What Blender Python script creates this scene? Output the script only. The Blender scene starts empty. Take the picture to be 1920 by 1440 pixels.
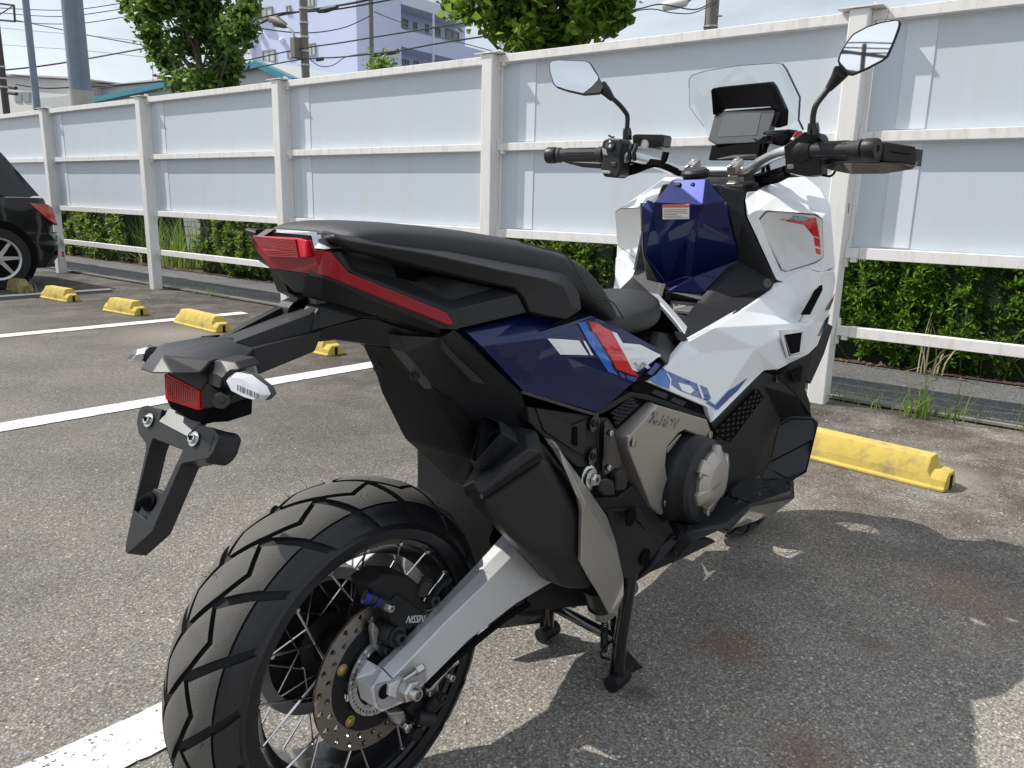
import bpy, bmesh, math, random
import numpy as np
from mathutils import Vector, Matrix
from mathutils.bvhtree import BVHTree

random.seed(7)
rng = np.random.default_rng(7)
S = bpy.context.scene
COL = S.collection

# ------------------------------------------------------------------ camera, sky, sun, exposure
CAM = Vector((-0.71208902, -0.92553247, 1.01779208))
AX_R = Vector((0.63854902, -0.76925124, 0.0225315))
AX_U = Vector((0.16156123, 0.16262085, 0.97337168))
AX_F = Vector((0.75243147, 0.61790532, -0.22812256))
FOC = 1478.714            # focal length in pixels of the 1920 x 1440 photograph
cd = bpy.data.cameras.new('camera')
cd.sensor_width = 36.0
cd.lens = FOC / 1920 * 36.0
cd.clip_start = 0.02
cd.clip_end = 2000
cam = bpy.data.objects.new('camera', cd)
COL.objects.link(cam)
cam.matrix_world = Matrix(((AX_R.x, AX_U.x, -AX_F.x, CAM.x), (AX_R.y, AX_U.y, -AX_F.y, CAM.y),
                           (AX_R.z, AX_U.z, -AX_F.z, CAM.z), (0, 0, 0, 1)))
S.camera = cam

SUN_DIR = Vector((-0.36, 0.80, 1.0)).normalized()      # towards the sun
w = bpy.data.worlds.new('World'); S.world = w; w.use_nodes = True
nt = w.node_tree; nt.nodes.clear()
out = nt.nodes.new('ShaderNodeOutputWorld')
sky = nt.nodes.new('ShaderNodeTexSky'); sky.sky_type = 'NISHITA'; sky.sun_disc = False
sky.sun_elevation = math.asin(SUN_DIR.z); sky.sun_rotation = math.atan2(SUN_DIR.x, SUN_DIR.y)
sky.air_density = 1.0; sky.dust_density = 1.5; sky.ozone_density = 1.0
bg = nt.nodes.new('ShaderNodeBackground'); bg.inputs['Strength'].default_value = 0.088
tc = nt.nodes.new('ShaderNodeTexCoord')
mp = nt.nodes.new('ShaderNodeMapping'); mp.inputs['Scale'].default_value = (1.0, 1.0, 3.2)
n1 = nt.nodes.new('ShaderNodeTexNoise'); n1.inputs['Scale'].default_value = 2.3
n1.inputs['Detail'].default_value = 7; n1.inputs['Roughness'].default_value = 0.55
n1.inputs['Distortion'].default_value = 0.4
cr = nt.nodes.new('ShaderNodeValToRGB')
cr.color_ramp.elements[0].position = 0.30; cr.color_ramp.elements[0].color = (0.30, 0.30, 0.30, 1)
cr.color_ramp.elements[1].position = 0.70; cr.color_ramp.elements[1].color = (0.85, 0.85, 0.85, 1)
mx = nt.nodes.new('ShaderNodeMix'); mx.data_type = 'RGBA'
mx.inputs[7].default_value = (13.2, 13.9, 14.6, 1)       # thin bright summer cloud
nt.links.new(tc.outputs['Generated'], mp.inputs['Vector'])
nt.links.new(mp.outputs[0], n1.inputs['Vector'])
nt.links.new(n1.outputs[0], cr.inputs[0])
nt.links.new(cr.outputs[0], mx.inputs[0])
nt.links.new(sky.outputs[0], mx.inputs[6])
nt.links.new(mx.outputs[2], bg.inputs['Color'])
nt.links.new(bg.outputs[0], out.inputs['Surface'])

sl = bpy.data.lights.new('sun', 'SUN'); sl.energy = 5.0; sl.angle = math.radians(0.55); sl.color = (1.0, 0.955, 0.89)
so = bpy.data.objects.new('sun', sl); COL.objects.link(so)
so.rotation_euler = SUN_DIR.to_track_quat('Z', 'Y').to_euler(); so.location = (-3, 6, 9)

S.view_settings.view_transform = 'Standard'; S.view_settings.look = 'None'
S.view_settings.gamma = 1.0; S.view_settings.use_curve_mapping = False
S.view_settings.exposure = 0.0
S.cycles.max_bounces = 8; S.cycles.transparent_max_bounces = 12
S.cycles.caustics_reflective = False; S.cycles.caustics_refractive = False

# ------------------------------------------------------------------ helpers
def srgb(h):
    h = h.lstrip('#'); c = [int(h[i:i + 2], 16) / 255 for i in (0, 2, 4)]
    return tuple(x / 12.92 if x <= .04045 else ((x + .055) / 1.055) ** 2.4 for x in c)

def mat(name, col, rough=.5, metal=0., coat=0., bump=0., bscale=200., var=0., vscale=6., spec=None, trans=0., ior=1.45,
        emit=None, island=0., aniso=0., coat_rough=.05, dirt=None, dscale=3., rvar=0., streak=None):
    m = bpy.data.materials.new(name); m.use_nodes = True
    t = m.node_tree; p = t.nodes['Principled BSDF']
    p.inputs['Base Color'].default_value = (*col, 1); p.inputs['Roughness'].default_value = rough
    p.inputs['Metallic'].default_value = metal; p.inputs['IOR'].default_value = ior
    p.inputs['Coat Weight'].default_value = coat; p.inputs['Coat Roughness'].default_value = coat_rough
    p.inputs['Transmission Weight'].default_value = trans
    if spec is not None: p.inputs['Specular IOR Level'].default_value = spec
    if emit: p.inputs['Emission Color'].default_value = (*emit[0], 1); p.inputs['Emission Strength'].default_value = emit[1]
    tcn = t.nodes.new('ShaderNodeTexCoord')
    colout = None
    if var or dirt:
        n = t.nodes.new('ShaderNodeTexNoise'); n.inputs['Scale'].default_value = vscale; n.inputs['Detail'].default_value = 6
        t.links.new(tcn.outputs['Object'], n.inputs['Vector'])
        a = t.nodes.new('ShaderNodeMix'); a.data_type = 'RGBA'
        a.inputs[6].default_value = (*[c * (1 - var) for c in col], 1)
        a.inputs[7].default_value = (*[min(1, c * (1 + var)) for c in col], 1)
        t.links.new(n.outputs[0], a.inputs[0]); colout = a.outputs[2]
    if dirt:
        n2 = t.nodes.new('ShaderNodeTexNoise'); n2.inputs['Scale'].default_value = dscale; n2.inputs['Detail'].default_value = 9
        n2.inputs['Roughness'].default_value = .65
        if streak:
            ms = t.nodes.new('ShaderNodeMapping'); ms.inputs['Scale'].default_value = streak
            t.links.new(tcn.outputs['Object'], ms.inputs[0]); t.links.new(ms.outputs[0], n2.inputs['Vector'])
        else: t.links.new(tcn.outputs['Object'], n2.inputs['Vector'])
        rp = t.nodes.new('ShaderNodeValToRGB'); rp.color_ramp.elements[0].position = .5; rp.color_ramp.elements[1].position = .72
        rp.color_ramp.elements[1].color = (dirt[1],) * 3 + (1,)
        b = t.nodes.new('ShaderNodeMix'); b.data_type = 'RGBA'
        t.links.new(n2.outputs[0], rp.inputs[0]); t.links.new(rp.outputs[0], b.inputs[0])
        t.links.new(colout, b.inputs[6]); b.inputs[7].default_value = (*dirt[0], 1); colout = b.outputs[2]
    if island:
        g = t.nodes.new('ShaderNodeNewGeometry'); h = t.nodes.new('ShaderNodeHueSaturation')
        m1 = t.nodes.new('ShaderNodeMapRange'); m1.inputs[3].default_value = 1 - island; m1.inputs[4].default_value = 1 + island
        t.links.new(g.outputs['Random Per Island'], m1.inputs[0]); t.links.new(m1.outputs[0], h.inputs['Value'])
        if colout: t.links.new(colout, h.inputs['Color'])
        else: h.inputs['Color'].default_value = (*col, 1)
        colout = h.outputs[0]
    if colout: t.links.new(colout, p.inputs['Base Color'])
    if rvar:
        n4 = t.nodes.new('ShaderNodeTexNoise'); n4.inputs['Scale'].default_value = 25; n4.inputs['Detail'].default_value = 5
        t.links.new(tcn.outputs['Object'], n4.inputs['Vector'])
        mr = t.nodes.new('ShaderNodeMapRange'); mr.inputs[3].default_value = max(0.02, rough - rvar); mr.inputs[4].default_value = rough + rvar
        t.links.new(n4.outputs[0], mr.inputs[0]); t.links.new(mr.outputs[0], p.inputs['Roughness'])
    if bump:
        n3 = t.nodes.new('ShaderNodeTexNoise'); n3.inputs['Scale'].default_value = bscale; n3.inputs['Detail'].default_value = 3
        t.links.new(tcn.outputs['Object'], n3.inputs['Vector'])
        bp = t.nodes.new('ShaderNodeBump'); bp.inputs['Strength'].default_value = bump; bp.inputs['Distance'].default_value = .0015
        t.links.new(n3.outputs[0], bp.inputs['Height']); t.links.new(bp.outputs[0], p.inputs['Normal'])
    return m

def leaf_mat(name, col, island=.45, transl=.35, rough=.38):
    m = mat(name, col, rough=rough, island=island, spec=.4)
    t = m.node_tree; p = t.nodes['Principled BSDF']; o = t.nodes['Material Output']
    tr = t.nodes.new('ShaderNodeBsdfTranslucent'); ad = t.nodes.new('ShaderNodeMixShader'); ad.inputs[0].default_value = transl
    hue = [n for n in t.nodes if n.type == 'HUE_SAT'][0]
    h2 = t.nodes.new('ShaderNodeHueSaturation'); h2.inputs['Value'].default_value = 1.9; h2.inputs['Hue'].default_value = .485
    t.links.new(hue.outputs[0], h2.inputs['Color']); t.links.new(h2.outputs[0], tr.inputs['Color'])
    t.links.new(p.outputs[0], ad.inputs[1]); t.links.new(tr.outputs[0], ad.inputs[2]); t.links.new(ad.outputs[0], o.inputs['Surface'])
    return m

def thing(name, label, cat, loc=(0, 0, 0), group=None):
    o = bpy.data.objects.new(name, None); COL.objects.link(o); o.location = loc
    o.empty_display_size = .1
    tag(o, label, cat, group); return o
def tag(o, label=None, cat=None, group=None, kind=None):
    if label: o['label'] = label
    if cat: o['category'] = cat
    if group: o['group'] = group
    if kind: o['kind'] = kind
    return o
def adopt(o, parent):
    """keep world coordinates of the mesh while parenting (parents are unrotated Empties or meshes at the origin)"""
    o.parent = parent
    l = Vector((0, 0, 0)); q = parent
    if q.type == 'EMPTY' or q.location.length: l = Vector(q.location)
    o.matrix_parent_inverse = Matrix.Translation(-l)

def mesh_obj(name, verts, faces, m, parent=None, bevel=0., smooth=True, seg=2, kind=None, fix=True, ang=25):
    me = bpy.data.meshes.new(name)
    me.from_pydata([tuple(v) for v in verts], [], [tuple(f) for f in faces]); me.validate()
    if fix:
        bm = bmesh.new(); bm.from_mesh(me)
        bmesh.ops.remove_doubles(bm, verts=bm.verts, dist=1e-5)
        warped = []
        for f in bm.faces:
            if len(f.verts) > 3:
                n_, c_ = f.normal, f.calc_center_median()
                if max(abs((v.co - c_).dot(n_)) for v in f.verts) > .0006: warped.append(f)
        if warped: bmesh.ops.triangulate(bm, faces=warped)
        bmesh.ops.recalc_face_normals(bm, faces=bm.faces); bm.to_mesh(me); bm.free()
    o = bpy.data.objects.new(name, me); COL.objects.link(o); me.materials.append(m)
    finish(o, bevel, smooth, seg, ang)
    if parent is not None: adopt(o, parent)
    if kind: o['kind'] = kind
    return o
def finish(o, bevel=0., smooth=True, seg=2, ang=25):
    if bevel:
        b = o.modifiers.new('bevel', 'BEVEL'); b.width = bevel; b.segments = seg; b.limit_method = 'ANGLE'
        b.angle_limit = math.radians(ang); b.harden_normals = True; b.use_clamp_overlap = True
        for p in o.data.polygons: p.use_smooth = True
    elif smooth:
        me = o.data
        for p in me.polygons: p.use_smooth = True
        bm = bmesh.new(); bm.from_mesh(me)
        for e in bm.edges:
            if len(e.link_faces) == 2 and e.calc_face_angle(0) > math.radians(38): e.smooth = False
        bm.to_mesh(me); bm.free()

class MB:
    def __init__(s): s.v = []; s.f = []
    def add(s, v, f):
        n = len(s.v); s.v += [tuple(x) for x in v]; s.f += [tuple(i + n for i in q) for q in f]; return s
    def box(s, c, d, rot=None):
        x, y, z = d[0] / 2, d[1] / 2, d[2] / 2
        v = [Vector((a * x, b * y, e * z)) for a in (-1, 1) for b in (-1, 1) for e in (-1, 1)]
        if rot: v = [rot @ q for q in v]
        v = [q + Vector(c) for q in v]
        return s.add(v, [(0, 1, 3, 2), (4, 6, 7, 5), (0, 4, 5, 1), (2, 3, 7, 6), (0, 2, 6, 4), (1, 5, 7, 3)])
    def tube(s, pts, r, n=12, cap=True):
        pts = [Vector(p) for p in pts]; rr = r if isinstance(r, (list, tuple)) else [r] * len(pts)
        t0 = (pts[1] - pts[0]).normalized()
        a = t0.orthogonal().normalized(); rings = []
        for i, p in enumerate(pts):
            t = (pts[min(i + 1, len(pts) - 1)] - pts[max(i - 1, 0)]).normalized()
            a = (a - t * a.dot(t)).normalized(); b = t.cross(a)
            rings.append([p + (a * math.cos(2 * math.pi * k / n) + b * math.sin(2 * math.pi * k / n)) * rr[i] for k in range(n)])
        v = [q for g in rings for q in g]; f = []
        for i in range(len(pts) - 1):
            for k in range(n):
                k2 = (k + 1) % n; f.append((i * n + k, i * n + k2, (i + 1) * n + k2, (i + 1) * n + k))
        if cap: f += [tuple(range(n))[::-1], tuple((len(pts) - 1) * n + k for k in range(n))]
        return s.add(v, f)
    def lathe(s, c, axis, prof, n=32, closed=False, cap=True):
        """prof: (radius, height along axis)"""
        c = Vector(c); ax = Vector(axis).normalized(); a = ax.orthogonal().normalized(); b = ax.cross(a)
        v = []; f = []; m = len(prof)
        for r, h in prof:
            for k in range(n):
                t = 2 * math.pi * k / n; v.append(c + ax * h + (a * math.cos(t) + b * math.sin(t)) * r)
        for i in range(m if closed else m - 1):
            for k in range(n):
                k2 = (k + 1) % n; j = (i + 1) % m
                f.append((i * n + k, i * n + k2, j * n + k2, j * n + k))
        if cap and not closed:
            if prof[0][0] > 1e-6: f.append(tuple(range(n))[::-1])
            if prof[-1][0] > 1e-6: f.append(tuple((m - 1) * n + k for k in range(n)))
        return s.add(v, f)
    def prism(s, poly, off):
        poly = [Vector(p) for p in poly]; off = Vector(off); n = len(poly)
        return s.add(poly + [p + off for p in poly], [tuple(range(n)), tuple(range(2 * n - 1, n - 1, -1))] +
                     [(i, (i + 1) % n, (i + 1) % n + n, i + n) for i in range(n)])
    def shell(s, V, F, off):
        """faceted sheet thickened along off into a closed solid"""
        V = [Vector(p) for p in V]; n = len(V); off = Vector(off)
        cnt = {}
        for f in F:
            for i in range(len(f)):
                a, b = f[i], f[(i + 1) % len(f)]; cnt.setdefault(frozenset((a, b)), []).append((a, b))
        faces = [tuple(f) for f in F] + [tuple(i + n for i in reversed(f)) for f in F]
        for k, l in cnt.items():
            if len(l) == 1: a, b = l[0]; faces.append((a, b, b + n, a + n))
        return s.add(V + [p + off for p in V], faces)
    def mirror(s):
        s.v = [(x, -y, z) for x, y, z in s.v]; s.f = [tuple(reversed(f)) for f in s.f]; return s
    def build(s, name, m, parent=None, bevel=0., smooth=True, seg=2, kind=None, ang=25, fix=True):
        return mesh_obj(name, s.v, s.f, m, parent, bevel, smooth, seg, kind, fix, ang)

def smooth_path(pts, n=6):
    P = [Vector(p) for p in pts]; out = []
    for i in range(len(P) - 1):
        p0 = P[max(i - 1, 0)]; p1 = P[i]; p2 = P[i + 1]; p3 = P[min(i + 2, len(P) - 1)]
        for k in range(n):
            t = k / n
            out.append(.5 * ((2 * p1) + (p2 - p0) * t + (2 * p0 - 5 * p1 + 4 * p2 - p3) * t * t + (3 * p1 - p0 - 3 * p2 + p3) * t ** 3))
    out.append(P[-1]); return out

# survey: a point read off the photograph becomes a 3D point once its distance is known (lateral plane y, or x, or z, or any plane)
KEY = dict(A=(600, 400, 4), B=(960, 560, 4), C=(780, 760, 4), D=(1100, 700, 4), E=(1140, 300, 4), F=(1260, 90, 4), G=(1000, 90, 4),
           S=(680, 980, 4), T=(220, 380, 3.84), U=(220, 700, 3.84), W=(300, 880, 2.571), X=(0, 0, 1))
def sight(k, u, v):
    a, b, s = KEY[k]; px, py = a + u / s, b + v / s
    return AX_R * ((px - 960) / FOC) - AX_U * ((py - 720) / FOC) + AX_F
def at(k, u, v, y=None, x=None, z=None):
    d = sight(k, u, v)
    t = (y - CAM.y) / d.y if y is not None else (x - CAM.x) / d.x if x is not None else (z - CAM.z) / d.z
    return CAM + d * t
def on(k, u, v, plane):
    d = sight(k, u, v); p, n = plane
    return CAM + d * ((p - CAM).dot(n) / d.dot(n))
def plane3(a, b, c): return (a, (b - a).cross(c - a).normalized())
def pl(k, L): return [at(k, *q) for q in L]

def leaf_cloud(name, pos, d, nrm, ln, wd, m, parent=None, kind=None, fan=False, fold=.25):
    """vectorised leaves: two triangles folded on the midrib (fan=False) or a notched fan"""
    N = len(pos); d = d / np.linalg.norm(d, axis=1, keepdims=True)
    s = np.cross(d, nrm); s /= np.linalg.norm(s, axis=1, keepdims=True) + 1e-9
    nn = np.cross(s, d); ln = ln[:, None]; wd = wd[:, None]
    if fan:
        V = np.stack([pos, pos + d * ln * .75 + s * wd * .5 + nn * wd * fold, pos + d * ln, pos + d * ln * .75 - s * wd * .5 + nn * wd * fold], 1)
    else:
        V = np.stack([pos, pos + d * ln * .5 + s * wd * .5 + nn * wd * fold, pos + d * ln, pos + d * ln * .5 - s * wd * .5 + nn * wd * fold], 1)
    V = V.reshape(-1, 3); b = np.arange(N)[:, None] * 4
    T = np.concatenate([b + [0, 1, 2], b + [0, 2, 3]], 1).reshape(-1, 3)
    me = bpy.data.meshes.new(name); me.vertices.add(len(V)); me.vertices.foreach_set('co', V.astype('f').ravel())
    me.loops.add(T.size); me.loops.foreach_set('vertex_index', T.astype('i').ravel())
    me.polygons.add(len(T)); me.polygons.foreach_set('loop_start', np.arange(0, T.size, 3, dtype='i'))
    me.polygons.foreach_set('loop_total', np.full(len(T), 3, dtype='i'))
    me.update(calc_edges=True); me.materials.append(m)
    o = bpy.data.objects.new(name, me); COL.objects.link(o)
    if parent is not None: adopt(o, parent)
    if kind: o['kind'] = kind
    return o
def unit(n):
    v = rng.normal(size=(n, 3)); return v / np.linalg.norm(v, axis=1, keepdims=True)

FO = Vector((3.27896, 9.75011, 0)); FU = Vector((.01825548, -.99983335, 0)); FN = Vector((.99983335, .01825548, 0))
FM = Matrix(((FU.x, FN.x, 0), (FU.y, FN.y, 0), (FU.z, FN.z, 1)))      # fence axes: along, away, up
def fen(u, n, z): return FO + FU * u + FN * n + Vector((0, 0, z))
# ------------------------------------------------------------------ ground
def asphalt(name, dark, mid, light, sc, stain, gravel=0., tint=(.22, .18, .15)):
    m = bpy.data.materials.new(name); m.use_nodes = True; t = m.node_tree; p = t.nodes['Principled BSDF']
    L = t.links.new; N = t.nodes.new
    tc = N('ShaderNodeTexCoord'); wp = N('ShaderNodeTexNoise'); wp.inputs['Scale'].default_value = 60
    v1 = N('ShaderNodeTexVoronoi'); v1.inputs['Scale'].default_value = sc; v1.inputs['Randomness'].default_value = 1
    v2 = N('ShaderNodeTexVoronoi'); v2.inputs['Scale'].default_value = sc * 2.3
    for v in (v1, v2): L(tc.outputs['Object'], v.inputs['Vector'])
    def ramp(stops):
        r = N('ShaderNodeValToRGB'); e = r.color_ramp.elements
        while len(e) < len(stops): e.new(.5)
        for q, (pos, c) in zip(e, stops): q.position = pos; q.color = (*c, 1)
        return r
    sep = N('ShaderNodeSeparateColor'); L(v1.outputs['Color'], sep.inputs[0])
    r1 = ramp([(0, dark), (.40, mid), (.82, mid), (.95, light), (1, tuple(min(1, c * 1.45) for c in light))]); L(sep.outputs[0], r1.inputs[0])
    warm = N('ShaderNodeMix'); warm.data_type = 'RGBA'; warm.blend_type = 'MULTIPLY'; warm.inputs[0].default_value = .7
    r1b = ramp([(0, (1.12, 1.0, .86)), (.5, (1, 1, 1)), (1, (.9, .98, 1.1))]); L(sep.outputs[1], r1b.inputs[0])
    L(r1.outputs[0], warm.inputs[6]); L(r1b.outputs[0], warm.inputs[7])
    sep2 = N('ShaderNodeSeparateColor'); L(v2.outputs['Color'], sep2.inputs[0])
    r2 = ramp([(0, (.70,) * 3), (.6, (1,) * 3), (1, (1.24,) * 3)]); L(sep2.outputs[0], r2.inputs[0])
    a = N('ShaderNodeMix'); a.data_type = 'RGBA'; a.blend_type = 'MULTIPLY'; a.inputs[0].default_value = 1
    L(warm.outputs[2], a.inputs[6]); L(r2.outputs[0], a.inputs[7])
    gap = ramp([(0, (1,) * 3), (.35, (1,) * 3), (.62, (.52,) * 3)]); L(v1.outputs['Distance'], gap.inputs[0])
    dsc = N('ShaderNodeMath'); dsc.operation = 'MULTIPLY'; dsc.inputs[1].default_value = 1.0
    L(v1.outputs['Distance'], dsc.inputs[0]); L(dsc.outputs[0], gap.inputs[0])
    b = N('ShaderNodeMix'); b.data_type = 'RGBA'; b.blend_type = 'MULTIPLY'; b.inputs[0].default_value = .8
    L(a.outputs[2], b.inputs[6]); L(gap.outputs[0], b.inputs[7])
    n1 = N('ShaderNodeTexNoise'); n1.inputs['Scale'].default_value = .9; n1.inputs['Detail'].default_value = 8; n1.inputs['Roughness'].default_value = .62
    L(tc.outputs['Object'], n1.inputs['Vector'])
    r3 = ramp([(.3, (.66,) * 3), (.5, (1,) * 3), (.7, (1.28, 1.25, 1.2))]); L(n1.outputs[0], r3.inputs[0])
    c = N('ShaderNodeMix'); c.data_type = 'RGBA'; c.blend_type = 'MULTIPLY'; c.inputs[0].default_value = 1
    L(b.outputs[2], c.inputs[6]); L(r3.outputs[0], c.inputs[7])
    n2 = N('ShaderNodeTexNoise'); n2.inputs['Scale'].default_value = 2.1; n2.inputs['Detail'].default_value = 5
    n2.noise_dimensions = '4D'; n2.inputs['W'].default_value = 3; L(tc.outputs['Object'], n2.inputs['Vector'])
    r4 = ramp([(.60, (0, 0, 0)), (.76, (stain,) * 3)]); L(n2.outputs[0], r4.inputs[0])
    d = N('ShaderNodeMix'); d.data_type = 'RGBA'; L(r4.outputs[0], d.inputs[0]); L(c.outputs[2], d.inputs[6]); d.inputs[7].default_value = (*tint, 1)
    last = d.outputs[2]
    # scattered pale chips
    v3 = N('ShaderNodeTexVoronoi'); v3.inputs['Scale'].default_value = 26; L(tc.outputs['Object'], v3.inputs['Vector'])
    lt = N('ShaderNodeMath'); lt.operation = 'LESS_THAN'; lt.inputs[1].default_value = .10; L(v3.outputs['Distance'], lt.inputs[0])
    s3 = N('ShaderNodeSeparateColor'); L(v3.outputs['Color'], s3.inputs[0])
    gt = N('ShaderNodeMath'); gt.operation = 'GREATER_THAN'; gt.inputs[1].default_value = .90; L(s3.outputs[0], gt.inputs[0])
    mu = N('ShaderNodeMath'); mu.operation = 'MULTIPLY'; L(lt.outputs[0], mu.inputs[0]); L(gt.outputs[0], mu.inputs[1])
    e = N('ShaderNodeMix'); e.data_type = 'RGBA'; L(mu.outputs[0], e.inputs[0]); L(last, e.inputs[6]); e.inputs[7].default_value = (.62, .58, .50, 1)
    last = e.outputs[2]
    if gravel:                        # washed grit along the fence line
        sx = N('ShaderNodeSeparateXYZ'); L(tc.outputs['Object'], sx.inputs[0])
        mr = N('ShaderNodeMapRange'); mr.inputs[1].default_value = .9; mr.inputs[2].default_value = 2.5; L(sx.outputs[0], mr.inputs[0])
        n5 = N('ShaderNodeTexNoise'); n5.inputs['Scale'].default_value = 3.2; n5.inputs['Detail'].default_value = 9; n5.inputs['Roughness'].default_value = .7
        L(tc.outputs['Object'], n5.inputs['Vector'])
        r5 = ramp([(.30, (0, 0, 0)), (.56, (1, 1, 1))]); L(n5.outputs[0], r5.inputs[0])
        m5 = N('ShaderNodeMath'); m5.operation = 'MULTIPLY'; L(mr.outputs[0], m5.inputs[0]); L(r5.outputs[0], m5.inputs[1])
        m6 = N('ShaderNodeMath'); m6.operation = 'MULTIPLY'; m6.inputs[1].default_value = gravel; L(m5.outputs[0], m6.inputs[0])
        g = N('ShaderNodeMix'); g.data_type = 'RGBA'; g.blend_type = 'MULTIPLY'; L(m6.outputs[0], g.inputs[0]); L(last, g.inputs[6])
        g.inputs[7].default_value = (.36, .325, .30, 1); last = g.outputs[2]
    if gravel:                        # sunlight response painted into the colour, lighter right and darker left; brown drip stains
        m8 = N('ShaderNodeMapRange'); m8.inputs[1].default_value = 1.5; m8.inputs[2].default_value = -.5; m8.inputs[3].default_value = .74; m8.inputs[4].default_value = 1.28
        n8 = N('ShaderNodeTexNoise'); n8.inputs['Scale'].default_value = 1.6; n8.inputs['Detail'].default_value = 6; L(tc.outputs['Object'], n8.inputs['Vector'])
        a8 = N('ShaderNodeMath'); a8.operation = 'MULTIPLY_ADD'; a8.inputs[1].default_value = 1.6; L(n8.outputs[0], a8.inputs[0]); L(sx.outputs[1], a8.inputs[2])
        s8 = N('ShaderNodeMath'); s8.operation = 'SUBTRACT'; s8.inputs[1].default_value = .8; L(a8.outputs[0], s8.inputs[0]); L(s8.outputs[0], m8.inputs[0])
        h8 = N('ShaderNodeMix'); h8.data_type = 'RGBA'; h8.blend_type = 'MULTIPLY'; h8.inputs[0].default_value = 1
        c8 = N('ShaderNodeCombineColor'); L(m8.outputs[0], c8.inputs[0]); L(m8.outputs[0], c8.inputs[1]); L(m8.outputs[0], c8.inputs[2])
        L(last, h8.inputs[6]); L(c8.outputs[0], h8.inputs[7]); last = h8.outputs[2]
        for (qx, qy, qr, col, st) in ((.93, -.27, .09, (.20, .10, .055), .55), (1.16, -.52, .05, (.16, .09, .06), .5), (1.60, -.62, .16, (.26, .16, .10), .45), (.66, -.55, .10, (.19, .10, .06), .5),
                                      (.62, -.20, .05, (.05, .045, .04), .6), (2.62, -.33, .22, (.48, .45, .40), .55), (2.15, 4.6, .5, (.36, .32, .28), .5), (1.4, 2.2, .35, (.06, .055, .05), .45), (-.2, 1.4, .3, (.065, .06, .055), .4)):
            vd = N('ShaderNodeVectorMath'); vd.operation = 'DISTANCE'; vd.inputs[1].default_value = (qx, qy, 0); L(tc.outputs['Object'], vd.inputs[0])
            nz = N('ShaderNodeMath'); nz.operation = 'MULTIPLY_ADD'; nz.inputs[1].default_value = -qr * 1.6; L(n5.outputs[0], nz.inputs[0]); L(vd.outputs['Value'], nz.inputs[2])
            mm = N('ShaderNodeMapRange'); mm.inputs[1].default_value = qr * .35; mm.inputs[2].default_value = -qr * .75; mm.inputs[4].default_value = st; L(nz.outputs[0], mm.inputs[0])
            hm = N('ShaderNodeMix'); hm.data_type = 'RGBA'; L(mm.outputs[0], hm.inputs[0]); L(last, hm.inputs[6]); hm.inputs[7].default_value = (*col, 1); last = hm.outputs[2]
    L(last, p.inputs['Base Color']); p.inputs['Roughness'].default_value = .82; p.inputs['Specular IOR Level'].default_value = .35
    ad = N('ShaderNodeMath'); ad.operation = 'MULTIPLY_ADD'; ad.inputs[1].default_value = -.6; L(v1.outputs['Distance'], ad.inputs[0]); L(sep.outputs[2], ad.inputs[2])
    bp = N('ShaderNodeBump'); bp.inputs['Strength'].default_value = .55; bp.inputs['Distance'].default_value = .003
    L(ad.outputs[0], bp.inputs['Height']); L(bp.outputs[0], p.inputs['Normal'])
    return m
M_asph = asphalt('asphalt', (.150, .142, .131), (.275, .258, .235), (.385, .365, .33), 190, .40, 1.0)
M_path = asphalt('path_asphalt', (.085, .085, .087), (.165, .165, .168), (.32, .32, .32), 190, .1)
M_road = asphalt('road_asphalt', (.10, .10, .10), (.17, .17, .17), (.24, .24, .24), 160, .1)

def sheet(name, pts, m, kind='structure', parent=None):
    return mesh_obj(name, pts, [tuple(range(len(pts)))], m, parent, smooth=False, kind=kind, fix=False)
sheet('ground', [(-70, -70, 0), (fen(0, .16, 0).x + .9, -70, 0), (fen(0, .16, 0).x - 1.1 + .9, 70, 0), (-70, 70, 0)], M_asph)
far_ground = sheet('terrain', [(2, -160, -.012), (260, -160, -.012), (260, 260, -.012), (-60, 260, -.012), (-60, 69, -.012), (2, 69, -.012)], M_road)
sheet('footpath', [fen(-30, .14, .004), fen(30, .14, .004), fen(30, 1.75, .004), fen(-30, 1.75, .004)], M_path)
# low edging strip between car park and footpath
M_conc = mat('concrete_edge', (.22, .21, .19), .9, var=.25, vscale=9, bump=.6, bscale=90, dirt=((.10, .095, .085), .7), dscale=6)
m_ = MB()
for i in range(-20, 24):
    a = fen(i * .9, .135 + rng.normal() * .004, .010); b = fen(i * .9 + .885, .135 + rng.normal() * .004, .010)
    m_.prism([a, b, b + FN * .075, a + FN * .075], (0, 0, .012 + rng.random() * .006))
m_.build('path_edging', M_conc, kind='structure')
M_soil = mat('soil', (.075, .052, .038), .95, var=.5, vscale=14, bump=1., bscale=60)
sheet('planting_bed', [fen(-30, 1.26, .012), fen(30, 1.26, .012), fen(30, 2.6, .012), fen(-30, 2.6, .012)], M_soil)

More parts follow.
